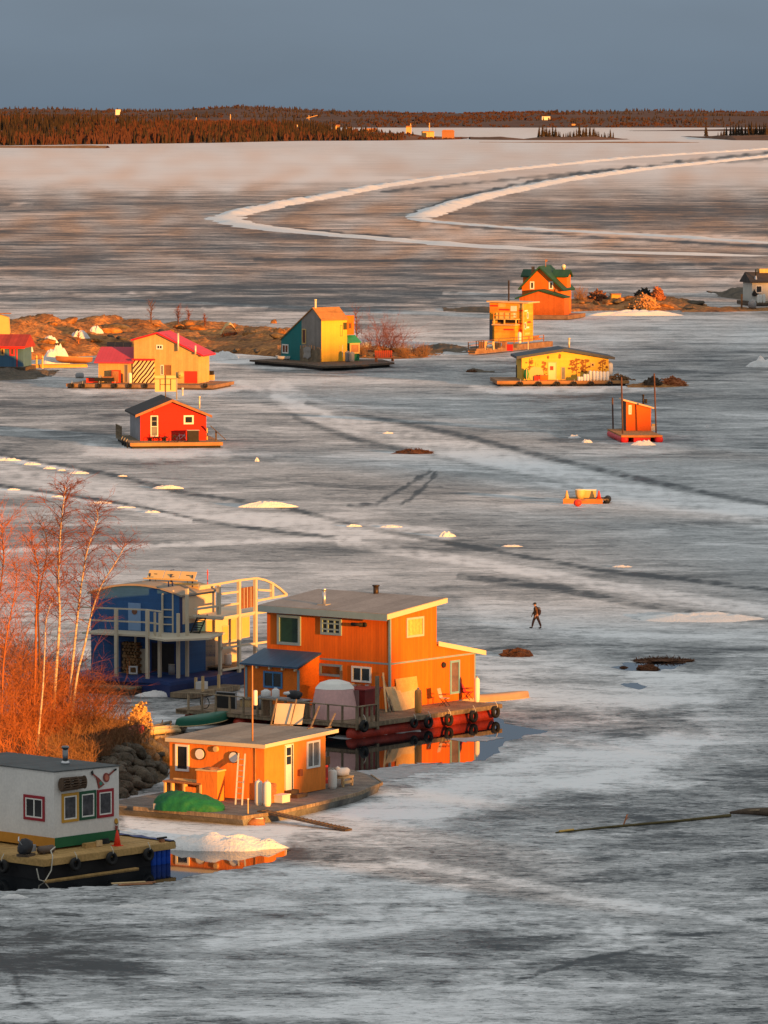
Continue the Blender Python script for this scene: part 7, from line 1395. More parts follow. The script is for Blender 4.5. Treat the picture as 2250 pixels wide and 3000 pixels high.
mound(1468, 1556, 1925, 26, 1, 'rusty brown reed mound on the ice right of the large orange houseboat'); mound(1866, 1928, 1963, 18, 2, 'rounded brown reed mound standing in the meltwater puddle'); mound(1815, 1840, 1957, 6, 3, 'tiny brown reed tuft left of the puddle mound')
mound(1158, 1268, 1330, 14, 4, 'flat reddish reed mound in the middle of the ice'); mound(1366, 1398, 1091, 9, 5, 'small brown mound left of the mural house'); mound(1860, 2030, 1941, 9, 6, 'long thin strip of brown reeds behind the puddle')
# ---- driftwood and pole at the right
p, q_ = G(2138, 2388), G(2330, 2392); t = thing('driftwood_log', 'dark splintered driftwood log lying on the ice at the right edge', 'log', p); d_ = q_ - p
MB().tube([(0, 0, .12), d_ * .25 + Vector((0, .05, .2)), d_ * .6 + Vector((0, 0, .22)), d_ + Vector((0, 0, .2))], [.06, .16, .22, .24], 9).build('trunk', wood_dk, t, smooth=True); MB().beam(d_ * .2 + Vector((0, 0, .25)), d_ * .45 + Vector((0, -.2, .32)), .07).build('splinter', wood_old, t)
p, q_ = G(1628, 2442), G(2140, 2394); t = thing('long_pole', 'very long thin pole lying across the ice to the driftwood', 'pole', p); d_ = q_ - p; MB().tube([(0, 0, .05), d_ * .3 + Vector((0, .1, .06)), d_ * .7 + Vector((0, -.1, .07)), d_ + Vector((0, 0, .09))], [.035, .06, .065, .08], 7).build('shaft', mat('mossy_pole', (.12, .095, .04), .9, .3, 2), t); MB().tube([d_ * .02 + Vector((0, -.02, .1)), d_ * .1 + Vector((0, -.02, .12))], .05, 6).build('wrap', mat('yellow_post_wood', (.72, .45, .12)), t)
p = G(1826, 2416); t = thing('stick', 'short stick standing up from the ice behind the long pole', 'stick', p); MB().beam((0, 0, -.05), (.2, .1, .5), .05).build('shaft', wood_red, t); MB().beam((.1, .05, .2), (.25, .0, .35), .03).build('twig', wood_red, t)
# ---- things on the right rocky islet
p = land(*cW(640, 300)); t = thing('yellow_shed', 'small sunlit yellow box shed on the right rocky islet', 'shed', p, .1); k = p.length / F * .2893; MB().prism([(-50 * k, -.3), (50 * k, -.3), (48 * k, 78 * k), (-45 * k, 85 * k)], 'y', 0, 2.2).build('wall', mat('amber_boards', (.62, .32, .07), .8, .1), t); MB().box(-53 * k, 53 * k, -.2, 2.4, 85 * k, 85 * k + .12).build('roof', wood_red, t)
def heap(name, label, cat, c, w_, h_, dep, seed, m, n, sz, group=None):
    t = thing(name, label, cat, c, 0, group); rnd = random.Random(seed); mb = MB()
    mb.blob((0, 0, 0), (w_ * .46, dep * .46, h_ * .85), seed, .35, 2)
    for i in range(n):
        a = rnd.uniform(0, 6.28); r_ = rnd.random() ** .5; p = Vector((math.cos(a) * r_ * w_ / 2, math.sin(a) * r_ * dep / 2, h_ * max(.05, (1 - r_ ** 1.7)) * rnd.uniform(.75, 1.1))); d_ = Vector((rnd.uniform(-1, 1), rnd.uniform(-1, 1), rnd.uniform(-.5, .6))).normalized() * sz * rnd.uniform(.6, 1.4); mb.beam(p - d_, p + d_, sz * .35)
    mb.build('pile', m, t); return t
p = land(*cW(920, 345)); k = p.length / F * .2893; heap('firewood_mound', 'big sunlit heap of split firewood on the right rocky islet', 'firewood', p, 290 * k, 115 * k, 7, 4, mat('sunny_logs', (.44, .20, .07), .85, .4, 2, (.62, .33, .14)), 420, .55)
p = land(*cW(1065, 262)); heap('brush_mound', 'orange brush heap on top of the right rocky islet', 'brush', p + Vector((0, 2, 0)), 120 * k, 100 * k, 5, 5, mat('orange_brush', (.42, .14, .05), .9, .4, 2), 260, .5); p = land(*cW(930, 235)); heap('scrap_pile', 'dark scrap pile behind the firewood heap on the right islet', 'scrap', p + Vector((0, 4, 0)), 160 * k, 60 * k, 4, 6, black_m, 160, .5)
p = land(*cW(455, 272)); heap('brush_mound', 'brown brush heap left of the yellow box shed', 'brush', p + Vector((0, 1, 0)), 180 * k, 75 * k, 5, 7, mat('brown_brush', (.20, .08, .04), .9, .4, 2), 300, .6); p = land(1970, 1128); heap('brush_mound', 'low orange brush clump on the spit right of the mural house', 'brush', p, 3.4, 1.0, 2.4, 8, mat('orange_brush', (.42, .14, .05)), 160, .35); p = land(1913, 1126); heap('scrap_pile', 'dark scrap beside the orange brush clump right of the mural house', 'scrap', p, 2.2, .9, 2, 9, wood_dk, 90, .35)
# ---- left islet extras
p = land(*cA(1590, 235)); t = thing('tarp_shelter', 'cream tarp draped over poles on top of the left islet', 'tarp', p, .1); k = p.length / F * .4219; vs = [(u * 60 * k + .2 * mnoise.noise(Vector((u * 3, v * 3, 1))), v * 1.6, 85 * k * (1 - abs(u) ** 1.7) * (1 - .2 * v * v) + .25 * mnoise.noise(Vector((u * 4, v * 4, 7)))) for u in [i / 8 - 1 for i in range(17)] for v in [j / 4 - 1 for j in range(9)]]
MB().add(vs, [(i * 9 + j, (i + 1) * 9 + j, (i + 1) * 9 + j + 1, i * 9 + j + 1) for i in range(16) for j in range(8)]).build('sheet', cu_m, t, smooth=True)
for u in (-.7, .75): MB().beam((u * 60 * k, -1.6, -.5), (u * 60 * k, -1.5, 30 * k), .15).build('pole', wood_dk, t)
p = land(*cA(10, 235)); t = thing('cream_hut', 'small cream hut on the islet at the far left edge', 'hut', p); MB().prism([(-1.6, -.3), (1.2, -.3), (1.0, 2.4), (-.6, 2.9), (-1.6, 2.6)], 'y', 0, 2).build('wall', cu_m, t); MB().box(-1.8, 1.3, -.15, 2.1, 2.9, 3.0).build('roof', wood_red, t)
p = land(*cC(1400, 490)); t = thing('plank_dock', 'low grey plank jetty right of the teal house raft', 'jetty', p, -.1); k = p.length / F * .3436; MB().box(-110 * k, 110 * k, -1.2, 1.2, .3, .42).build('planking', wood_old, t)
for xx in (-90 * k, 0, 90 * k): MB().box(xx - .1, xx + .1, -1.0, 1.0, -.4, .3).build('trestle', wood_dk, t)
a_, b_ = land(*cC(1440, 450)), land(*cC(1600, 512)); c_ = (a_ + b_) / 2; canoe('pale_boat', 'pale narrow boat tilted on the shore beside the plank jetty', (c_.x, c_.y, c_.z), math.atan2((b_ - a_).y, (b_ - a_).x), 4.2, .9, .5, mat('pale_boat', (.6, .48, .34), .6), flip=True, tilt=(.3, .1))
p = land(*cC(1120, 470)); t = thing('grey_tank', 'low grey tank in the bushes right of the teal house', 'tank', p); MB().lathe([(.3, -1.1), (.5, -.9), (.5, .9), (.3, 1.1)], (0, 0, .5), 12, 'x').build('shell', mat('dull_steel', (.35, .36, .38), .5), t, smooth=True); MB().box(-.8, .8, -.2, .2, -.3, .1).build('cradle', wood_dk, t)
# ---- riprap boulders and timbers on the near bank
rk = [mat('riprap_rock', (.075, .062, .045), .9, .4, .9, (.15, .12, .085), fine=.35, bump=.05), mat('pale_riprap_rock', (.12, .10, .075), .9, .4, .9, (.20, .165, .12), fine=.35, bump=.05)]
rnd = random.Random(21); protos = []
for i in range(6):
    mb = MB().blob((0, 0, 0), (1, .8, .62), 30 + i, .45, 3, .9); o = mb.build('boulder', rk[i % 2], None, (0, 0, -50), 0, True); tag(o, 'grey-brown riprap boulder on the bank behind the white houseboat', 'boulder', 'riprap boulders'); protos.append(o)
rk2 = [MB().blob((0, 0, 0), (1, .8, .7), 50 + i, .5, 2, .9).build('rock', rock_m if i % 3 else rock_dark, None, (0, 0, -55), 0, True) for i in range(5)]
use2 = set()
def rocks(n, xr, yr, sr, label, group):
    for i in range(n):
        p = land(rnd.uniform(*xr), rnd.uniform(*yr)); k = rnd.randrange(5); o = rk2[k] if k not in use2 else rk2[k].copy()
        if k in use2: C.objects.link(o)
        use2.add(k); s_ = rnd.uniform(*sr); o.location = p; o.scale = (s_ * rnd.uniform(1, 1.7), s_, s_ * rnd.uniform(.6, 1.0)); o.rotation_euler = (rnd.uniform(-.3, .3), rnd.uniform(-.3, .3), rnd.uniform(0, 6)); tag(o, label, 'rock', group)
rocks(34, (0, 840), (945, 1030), (.5, 1.5), 'weathered brown rock on the left islet', 'rocks on the left islet'); rocks(12, (1690, 2040), (878, 908), (.6, 1.6), 'brown rock on the right islet', 'rocks on the right islet'); rocks(8, (1060, 1300), (1025, 1048), (.4, .9), 'low brown rock on the shore right of the teal house', 'rocks right of the teal house')
rows = [(2190, 355, 475), (2206, 330, 490), (2224, 305, 488), (2242, 300, 480), (2262, 345, 478), (2284, 350, 470), (2306, 352, 440), (2328, 355, 410)]; nb_ = 0
for yy, xa, xb in rows:
    x = xa + rnd.uniform(0, 12)
    while x < xb:
        p = land(x, yy + rnd.uniform(-5, 5)); s_ = rnd.uniform(.32, .62)
        o = protos[nb_] if nb_ < 6 else protos[rnd.randrange(6)].copy()
        if nb_ >= 6: C.objects.link(o)
        o.location = p + Vector((0, 0, s_ * .12)); o.scale = (s_ * rnd.uniform(.9, 1.2), s_, s_ * rnd.uniform(.8, 1.1)); o.rotation_euler = (rnd.uniform(-.3, .3), rnd.uniform(-.3, .3), rnd.uniform(0, 6.28)); nb_ += 1; x += rnd.uniform(20, 34)
a_, b_ = land(*cP(-40, 380)), land(*cP(560, 430)); c_ = (a_ + b_) / 2; canoe('red_canoe', 'red canoe half hidden by twigs on the bank', (c_.x, c_.y, c_.z - .05), math.atan2((b_ - a_).y, (b_ - a_).x), max(3.5, min(6, (b_ - a_).length)), .9, .5, mat('red_canoe', (.42, .03, .02), .5), flip=True)
for i, (a, b, r_) in enumerate((((600, 345), (950, 320), .13), ((600, 385), (930, 365), .15), ((530, 345), (830, 250), .10), ((640, 440), (830, 425), .09), ((1000, 290), (1640, 225), .12))):
    p, q_ = land(*cP(*a)), land(*cP(*b)); p.z += r_; q_.z += r_; t = thing('drift_log', f'weathered log on the bank below the green canoe, {["upper sunlit", "lower sunlit", "thin leaning", "short grey", "long brown"][i]} one', 'log', p, 0, 'logs under the green canoe'); MB().tube([(0, 0, 0), (q_ - p) * .5 + Vector((0, 0, .03)), q_ - p], [r_ * 1.1, r_, r_ * .9], 9).build('trunk', [wood_new, wood_new, wood_old, wood_old, wood_red][i], t, smooth=True); MB().tube([(q_ - p) * .6, (q_ - p) * .6 + Vector((.1, -.1, .3))], [.05, .03], 6).build('stub', wood_old, t)
p = land(*cP(455, 290)); heap('dry_grass', 'sunlit tuft of dry grass on the bank end', 'grass tuft', p, 1.0, 1.2, .8, 11, mat('golden_grass', (.62, .38, .14), .9, .3, 3), 120, .3)
# ================================================================ TREES AND SHRUBS
bark = mat('birch_bark', (.24, .15, .10), .8, .3, 2.2, (.80, .66, .52), stretch=(1, 1, 3), fine=.35); twig_m = mat('red_brown_twigs', (.19, .058, .024), .85, .3, 2); twig_o = mat('orange_brown_twigs', (.40, .125, .035), .85, .3, 1.5); twig_d = mat('dark_twigs', (.12, .055, .03), .9, .3, 2)
def branch(mb, p, d, L, r, rnd, lvl, droop=.0, nseg=5):
    pts = [p.copy()]; q = p.copy(); v = d.normalized()
    for i in range(nseg):
        v = (v + Vector((rnd.gauss(0, .16), rnd.gauss(0, .16), rnd.gauss(0, .10) - droop * (i / nseg)))).normalized(); q = q + v * (L / nseg); pts.append(q.copy())
    mb.tube(pts, [r * (1 - .75 * i / nseg) for i in range(nseg + 1)], 3 if r < .03 else 5, False)
    if lvl > 0:
        for k in range(rnd.randint(4, 7)):
            i = rnd.randint(1, nseg); a = Vector((rnd.gauss(0, 1), rnd.gauss(0, 1), rnd.gauss(.25, .6))).normalized()
            branch(mb, pts[i], (v * .7 + a * .75), L * rnd.uniform(.3, .6), r * .5, rnd, lvl - 1, droop * 1.3 + .03, 4)
cF = crop(0, 1400, .3843)
def birch(label, pts, base, r0, seed, m, nbr, bl, group='bare birches on the near bank', frm=.25, tm=None):
    b = land(*base); rnd = random.Random(seed); t = thing('birch_tree', label, 'tree', b, 0, group)
    def at_(p): r = ray(*p); k = b.y / r.y; return Vector((r.x * k - b.x, 0, H + r.z * k - b.z))
    P = [Vector((0, 0, -.3))] + [at_(cF(*p)) for p in pts]
    for i, p in enumerate(P): p.y += .25 * math.sin(i * 1.7 + seed)
    Q = []
    for i in range(len(P) - 1):
        for k in range(4): Q.append(P[i].lerp(P[i + 1], k / 4))
    Q.append(P[-1])
    for _ in range(2): Q = [Q[0]] + [(Q[i - 1] + Q[i] * 2 + Q[i + 1]) / 4 for i in range(1, len(Q) - 1)] + [Q[-1]]
    n = len(Q); MB().tube(Q, [max(.012, r0 * .72 * (1 - .86 * i / n)) for i in range(n)], 8).build('trunk', m, t, smooth=True)
    mb = MB()
    nbr = int(nbr * 1.7)
    for k in range(nbr):
        f = frm + (1 - frm) * (k + rnd.random()) / nbr; i = min(n - 2, int(f * (n - 1))); a = rnd.uniform(0, 6.28); d = Vector((math.cos(a), math.sin(a), rnd.uniform(.5, 1.3)))
        branch(mb, Q[i].lerp(Q[i + 1], f * (n - 1) - i), d, bl * rnd.uniform(.6, 1.15) * (1.15 - .55 * f), r0 * .20, rnd, 2, .10)
    mb.build('crown', tm or twig_m, t); return t
birch('slender pale birch nearest the white houseboat, its foot behind the roof', [(300, 1880), (330, 1600), (342, 1300), (345, 1100), (375, 990), (405, 915)], cF(270, 2140), .085, 1, bark, 14, 1.3, frm=.6)
birch('tallest birch in the middle of the bank clump', [(430, 1450), (450, 1200), (455, 1000), (440, 800), (455, 550), (465, 350), (485, 180), (500, 70)], (150, 2150), .13, 2, bark, 34, 2.2, frm=.3)
birch('birch right of the tallest, bending right near its top', [(548, 1480), (570, 1250), (600, 950), (630, 750), (660, 570), (708, 420), (750, 300), (735, 240)], (196, 2128), .11, 3, bark, 30, 2.0, frm=.3)
birch('rightmost birch leaning right across the blue houseboat', [(590, 1480), (640, 1300), (690, 1050), (740, 900), (780, 800), (880, 650), (930, 560), (960, 495)], (204, 2134), .10, 4, bark, 26, 1.9, frm=.3)
birch('dark forked birch left of the tallest one', [(270, 1400), (272, 1050), (290, 850), (300, 700), (262, 570), (232, 460)], (98, 2170), .10, 5, twig_o, 26, 2.0, frm=.3, tm=twig_o)
birch('second dark birch crossing behind the forked one', [(300, 1300), (285, 1000), (320, 780), (365, 560), (345, 420), (300, 330)], (112, 2165), .08, 6, twig_d, 22, 1.8, frm=.35, tm=twig_d)
birch('bare tree at the left edge of the bank', [(-10, 1300), (-20, 1000), (10, 800), (30, 600), (15, 450), (12, 330)], (-10, 2160), .10, 7, twig_o, 30, 2.2, frm=.3, tm=twig_o)
birch('low bare tree leaning right from the left edge', [(20, 1450), (60, 1150), (100, 950), (130, 780), (110, 640)], (2, 2175), .08, 8, twig_o, 26, 2.0, frm=.2, tm=twig_o)
def shrub_proto(seed, m, hgt, spread, n, lvl=2, r=.022, lean=0.0):
    rnd = random.Random(seed); mb = MB()
    for i in range(n):
        a = rnd.uniform(0, 6.28); s_ = rnd.random(); d = Vector((math.cos(a) * spread * s_ + lean, math.sin(a) * spread * s_, 1)); branch(mb, Vector((rnd.gauss(0, .35), rnd.gauss(0, .35), -.1)), d, hgt * rnd.uniform(.6, 1.1), r, rnd, lvl, .02, 5)
    o = mb.build('willow_shrub', m, None, (0, 0, -60)); return o
SP = [shrub_proto(1, twig_o, 3.3, .6, 20), shrub_proto(2, twig_m, 2.8, .75, 18), shrub_proto(3, twig_o, 2.4, .9, 18), shrub_proto(4, twig_d, 2.0, 1.1, 16, lean=.5), shrub_proto(5, mat('dry_grass_stems', (.26, .135, .06), .9, .3, 2), 1.3, .7, 70, 1, .016)]
spots = [(-40, 2110, 0, 1.35), (20, 2060, 0, 1.45), (70, 2085, 0, 1.3), (120, 2050, 1, 1.3), (30, 2150, 2, 1.4), (100, 2145, 0, 1.15), (160, 2110, 2, 1.25), (200, 2085, 1, 1.2), (-20, 2200, 2, 1.4), (60, 2215, 0, 1.05), (140, 2180, 1, 1.0), (225, 2120, 2, 1.0), (250, 2090, 1, .95), (180, 2040, 1, 1.2), (-60, 2020, 0, 1.5), (60, 2010, 1, 1.4),
         (120, 2165, 2, 1.1), (155, 2160, 0, .8), (190, 2145, 2, 1.0), (215, 2150, 1, .8), (90, 2180, 0, .9), (240, 2130, 2, .9), (175, 2190, 2, .8), (60, 2140, 0, 1.2),
         (280, 2110, 3, 1.2), (240, 2150, 3, 1.1), (320, 2130, 3, 1.0), (200, 2180, 3, 1.0), (90, 2255, 2, .9), (20, 2270, 2, 1.0)]
WL = ['tall orange-lit willow shrub on the near bank', 'red-brown willow shrub on the near bank', 'spreading orange willow shrub on the near bank', 'low dark twiggy shrub leaning over the shore ice', 'dry grass clump on the near bank']
rnd = random.Random(77); used_ = set()
def put_shrub(i, p, rz, s_, label, group):
    o = SP[i] if i not in used_ else SP[i].copy()
    if i in used_: C.objects.link(o)
    used_.add(i); o.location = p; o.rotation_euler.z = rz; o.scale = (s_, s_, s_); tag(o, label, 'grass' if i == 4 else 'shrub', group); return o
for px, py, i, s_ in spots: put_shrub(i, land(px, py), rnd.uniform(0, 6.28) if i != 3 else rnd.uniform(-.5, .3), s_, WL[i], 'willow shrubs on the near bank')
for px, py in ((130, 2235), (180, 2220), (230, 2200), (280, 2190), (320, 2180), (360, 2175), (250, 2235), (300, 2215), (200, 2250), (150, 2270), (400, 2170), (340, 2155), (290, 2160), (90, 2290), (40, 2300), (240, 2265)): put_shrub(4, land(px, py), rnd.uniform(0, 6.28), rnd.uniform(.7, 1.2), WL[4], 'dry grass clumps on the near bank')
for (px, py, s_, lb) in ((1085, 1030, .9, 'low twiggy shrub directly right of the teal house'), (1110, 1028, 1.25, 'taller red-brown shrub right of the teal house'), (1135, 1030, 1.3, 'dense rounded shrub in the middle of the clump right of the teal house'), (1160, 1032, 1.1, 'rightmost shrub of the clump right of the teal house'), (1210, 1040, .6, 'small shrub beside the pale tilted boat')): put_shrub(1, land(px, py), rnd.uniform(0, 6), s_ * 1.3, lb, 'shrubs right of the teal house')
for (px, py, s_, lb) in ((1060, 1042, .9, 'dry grass clump at the foot of the teal house shrubs'), (1180, 1046, 1.0, 'orange dry grass clump near the plank jetty'), (1240, 1044, 1.0, 'orange dry grass clump right of the pale boat'), (1700, 880, 1.3, 'dry stalks on the right islet beside the green-roofed house')): put_shrub(4, land(px, py), rnd.uniform(0, 6), s_ * 1.4, lb, 'dry grass on the islets')
def bare_tree(label, px, yb, yt, seed, m, group='bare trees on the left islet'):
    b = land(px, yb); h_ = (yb - yt) * b.length / F; rnd = random.Random(seed); t = thing('bare_tree', label, 'tree', b, 0, group)
    Q = [Vector((rnd.gauss(0, .02) * h_ * i / 8, rnd.gauss(0, .02) * h_, -.3 + h_ * .95 * i / 8)) for i in range(9)]; MB().tube(Q, [.13 * (1 - .85 * i / 8) for i in range(9)], 6).build('trunk', m, t, smooth=True); mb = MB()
    for k in range(30): f = .25 + .75 * rnd.random(); i = min(7, int(f * 8)); a = rnd.uniform(0, 6.28); branch(mb, Q[i], Vector((math.cos(a) * .7, math.sin(a) * .7, 1)), h_ * .3 * rnd.uniform(.6, 1.1), .03, rnd, 1, .03)
    mb.build('crown', m, t)
bare_tree('tallest bare tree above the left islet ridge', 443, 948, 875, 1, twig_d); bare_tree('reddish bare tree second from left on the islet ridge', 522, 952, 886, 2, twig_m); bare_tree('reddish bare sapling third on the islet ridge', 553, 952, 900, 3, twig_m); bare_tree('faint small sapling left of the cream tarp', 600, 955, 915, 4, twig_m)
bare_tree('thin pole-like birch on the rock above the cream house', 230, 1005, 965, 5, twig_o); bare_tree('small bare tree behind the teal house', 1045, 1000, 900, 6, twig_m)
# ---------------------------------------------------------------- far forest
con_m = mat('far_spruce', (.026, .020, .011), .95, .4, .02, (.050, .030, .014)); bir_m = mat('far_bare_birch', (.13, .052, .032), .95, .35, .02, (.085, .034, .023))
def conifer(mb, p, h, w, rnd):
    for z0, z1, r in ((.05, .5, 1.0), (.3, .78, .72), (.58, 1.0, .45)):
        n = 5; a0 = rnd.uniform(0, 6); o = len(mb.v); mb.v += [(p[0] + math.cos(a0 + 6.283 * k / n) * w * r * rnd.uniform(.75, 1.15), p[1] + math.sin(a0 + 6.283 * k / n) * w * r, p[2] + h * z0) for k in range(n)] + [(p[0], p[1], p[2] + h * z1)]
        mb.f += [(o + k, o + (k + 1) % n, o + n) for k in range(n)]
def bare(mb, p, h, w, rnd):
    for k in range(6):
        a = rnd.uniform(0, 6.28); o = len(mb.v); dx, dy = math.cos(a) * w * rnd.uniform(.2, 1), math.sin(a) * w * .6; b_ = w * .22; hh = h * rnd.uniform(.7, 1)
        mb.v += [(p[0] - b_, p[1], p[2]), (p[0] + b_, p[1], p[2]), (p[0] + dx + b_ * 1.4, p[1] + dy, p[2] + hh * .7), (p[0] + dx * 1.1, p[1] + dy, p[2] + hh), (p[0] + dx - b_ * 1.2, p[1] + dy, p[2] + hh * .65)]; mb.f.append((o, o + 1, o + 2, o + 3, o + 4))
rnd = random.Random(9); ca, ba = MB(), MB(); cb_, bb_ = MB(), MB()
dshore = lambda px: F * H / (shoreL(px) - YH)
cnt = 0
while cnt < 5200:
    px = rnd.uniform(-140, 1400); dn = rnd.random() ** 1.6; y = dshore(px) + 25 + dn * (2300 if px < 900 else max(60, 1800 - (px - 900) * 4.5))
    x = (px - CX) / F * dshore(px) * (1 + .0 * dn) if False else (px - CX) / F * y; z = drop(x, y)
    cl = mnoise.noise(Vector((x * .006, y * .002, 2))); 
    if z is None or (px > 1180 and rnd.random() > .12): cnt += 1; continue
    if mnoise.noise(Vector((x * .004, y * .0015, 7))) < -.22 and dn > .06: cnt += 1; continue
    big = (1.0 + .5 * mnoise.noise(Vector((x * .009, y * .003, 4)))) if px < 820 else max(.45, 1 - (px - 820) / 600)
    if cl + rnd.gauss(0, .28) > -.02 and px < 1230: conifer(ca, (x, y, z - .5), rnd.uniform(9, 19) * big, rnd.uniform(1.6, 2.8), rnd)
    else: bare(ba, (x, y, z - .5), rnd.uniform(7, 14) * big * (.5 if px > 1200 else 1), rnd.uniform(1.5, 3.2), rnd)
    cnt += 1
tag(ca.build('spruce_forest', con_m), 'dense dark spruce forest along the left far shore', 'forest', kind='stuff'); tag(ba.build('birch_forest', bir_m), 'reddish bare birch wood along the left far shore', 'forest', kind='stuff')
cnt = 0
while cnt < 5200:
    px = rnd.uniform(-150, 2400); y = 11500 + 4200 * rnd.random(); x = (px - CX) / F * y; z = drop(x, y); cnt += 1
    if z is None: continue
    cl = mnoise.noise(Vector((x * .002, y * .0008, 5)))
    if mnoise.noise(Vector((x * .0028, y * .0012, 9))) < -.16: continue
    if cl + rnd.gauss(0, .2) > -.05: conifer(cb_, (x, y, z - 1), rnd.uniform(5, 12), rnd.uniform(2.4, 4.5), rnd)
    else: bare(bb_, (x, y, z - 1), rnd.uniform(4, 8), rnd.uniform(3, 6), rnd)
tag(cb_.build('ridge_forest', mat('ridge_spruce', (.040, .028, .024), .95, .3, .01)), 'dark spruce wood on the far ridge', 'forest', kind='stuff'); tag(bb_.build('ridge_scrub', mat('ridge_scrub', (.068, .034, .030), .95, .3, .01)), 'reddish scrub wood on the far ridge', 'forest', kind='stuff')
cs = []
for k in range(4):
    mb = MB(); conifer(mb, (0, 0, 0), 1, .2, rnd); mb.tube([(0, 0, -.05), (0, 0, .4)], .03, 5); cs.append(mb.build('spruce_tree', con_m, None, (0, 0, -80)))
def spruces(pts, group, label):
    for i, (px, hpx) in enumerate(pts):
        b = None
        for yy in np.arange(395, 413, .5):
            h_ = BVH.ray_cast(Vector((0, 0, H)), ray(px, float(yy)).normalized())[0]
            if h_ is not None: b = h_; break
        if b is None: continue
        hh = hpx * b.length / F; k = i % 4; o = cs[k] if cs[k].location.z < -70 else cs[k].copy()
        if o is not cs[k]: C.objects.link(o)
        o.location = b + Vector((0, 20 * rnd.random(), -.5)); o.scale = (hh * rnd.uniform(.8, 1.2), hh * .9, hh); o.rotation_euler.z = rnd.uniform(0, 6); tag(o, label, 'spruce', group)
spruces([(1575 + 225 * (i + rnd.random() * .9) / 44, (30 + 12 * math.sin(i * .3)) * rnd.uniform(.55, 1.1)) for i in range(44)], 'spruces on the middle far island', 'dark spruce on the small far island right of the spit')
spruces([(2068, 36), (2072, 30)], 'lone pair of spruces', 'lone dark spruce at the left tip of the right far island'); spruces([(2105 + 150 * (i + rnd.random()) / 34, (20 + 20 * min(1, i / 14)) * rnd.uniform(.6, 1.1)) for i in range(34)], 'spruces on the right far island', 'dark spruce on the far island at the right edge')
# ---- far buildings and masts
yw = mat('sunlit_far_wall', (.70, .42, .16), .8, .1, .05); wf = mat('pale_far_wall', (.74, .66, .55), .8, .1, .05)
def fbld(px, yb, wpx, hpx, m, label, y=None, cat='building', roof=True):
    if y is None: p = land(px, yb)
    else: r = ray(px, yb); k = y / r.y; p = Vector((r.x * k, y, H + r.z * k))
    k = p.length / F; t = thing('far_building', label, cat, p, rnd.uniform(-.2, .2)); w_, h_ = wpx * k, hpx * k
    MB().box(-w_ / 2, w_ / 2, 0, w_ * .6, -6, h_).build('wall', m, t)
    if roof: MB().prism([(-w_ * .55, h_), (w_ * .55, h_), (w_ * .4, h_ + h_ * .3), (-w_ * .4, h_ + h_ * .3)], 'y', -w_ * .05, w_ * .65).build('roof', wood_red, t)
fbld(346, 329, 15, 8, wf, 'pale water tank on the far ridge skyline', 12500, 'water tank', False); fbld(800, 367, 12, 9, yw, 'small sunlit building above the far forest', 8300); fbld(990, 384, 13, 14, yw, 'sunlit block near the end of the far forest', 7600); fbld(1025, 384, 16, 9, wf, 'pale building just right of the sunlit block', 7600)
fbld(1085, 386, 36, 8, yw, 'wide low sunlit building at the end of the far forest', 7600); fbld(1197, 383, 15, 11, yw, 'sunlit house on the far spit', 7000); fbld(1255, 393, 34, 7, yw, 'low orange house on the far spit', 6800); fbld(1313, 400, 36, 15, wood_red, 'dark sunlit house at the tip of the far spit', 6750); fbld(860, 372, 24, 6, wf, 'low pale building above the far forest', 8300); fbld(630, 362, 22, 5, wf, 'pale roofs among the far forest at left', 8800)
fbld(1600, 344, 24, 3, wf, 'pale strip of houses on the far right ridge', 12500, roof=False); fbld(1680, 370, 10, 6, yw, 'small house at the far right shore', 11700)
for px, yb, yt, y, lb in ((905, 366, 338, 8300, 'tall far mast with a crossbar above the forest'), (1258, 392, 360, 6800, 'thin mast behind the low orange house on the far spit'), (1203, 383, 362, 7000, 'thin mast behind the sunlit house on the far spit'), (675, 362, 335, 8600, 'faint far mast above the forest at centre left'), (575, 362, 344, 8600, 'short far mast above the forest at left')):
    r = ray(px, yb); k = y / r.y; p = Vector((r.x * k, y, H + r.z * k)); t = thing('mast', lb, 'mast', p); h_ = (yb - yt) * y / F; MB().tube([(0, 0, -5), (0, 0, h_)], .55, 5).build('pole', yw, t)
    MB().beam((-h_ * .25 if px == 905 else -1, 0, h_ * .7), (h_ * .9 if px == 905 else 1, 0, h_ * (1.0 if px == 905 else .7)), .7).build('crossbar', yw, t)
# ================================================================ THE WALKING PERSON
def skin_mesh(name, V, E, m, parent, sub=2):
    me = bpy.data.meshes.new(name); me.from_pydata([v[:3] for v in V], E, []); me.update(); o = bpy.data.objects.new(name, me); C.objects.link(o); o.parent = parent
    sk = o.modifiers.new('skin', 'SKIN'); sk.use_smooth_shade = True; sub_ = o.modifiers.new('sub', 'SUBSURF'); sub_.levels = sub; sub_.render_levels = sub
    for i, v in enumerate(V): r = v[3]; me.skin_vertices[0].data[i].radius = (r, v[4] if len(v) > 4 else r)
    me.skin_vertices[0].data[0].use_root = True; me.materials.append(m); return o
pg = G(1571, 1841); per = thing('person', 'person in brown jacket, dark trousers and cap walking left across the ice', 'person', pg)
skin = mat('skin', (.42, .22, .15), .6, .05); jk = mat('brown_jacket', (.11, .050, .022), .85, .2, 6); tr = mat('dark_trousers', (.045, .028, .028), .9, .2, 6)
fy = .10
V = [(0, 0, .92, .13), (-.02, 0, 1.12, .14), (-.03, 0, 1.34, .16), (-.06, 0, 1.47, .06), (-.09, 0, 1.55, .07), (-.10, 0, 1.62, .095), (-.10, 0, 1.69, .085), (-.19, 0, 1.60, .02)]
E = [(0, 1), (1, 2), (2, 3), (3, 4), (4, 5), (5, 6), (5, 7)]
def chain(start, pts):
    p = start
    for q in pts: V.append(q); E.append((p, len(V) - 1)); p = len(V) - 1
    return p
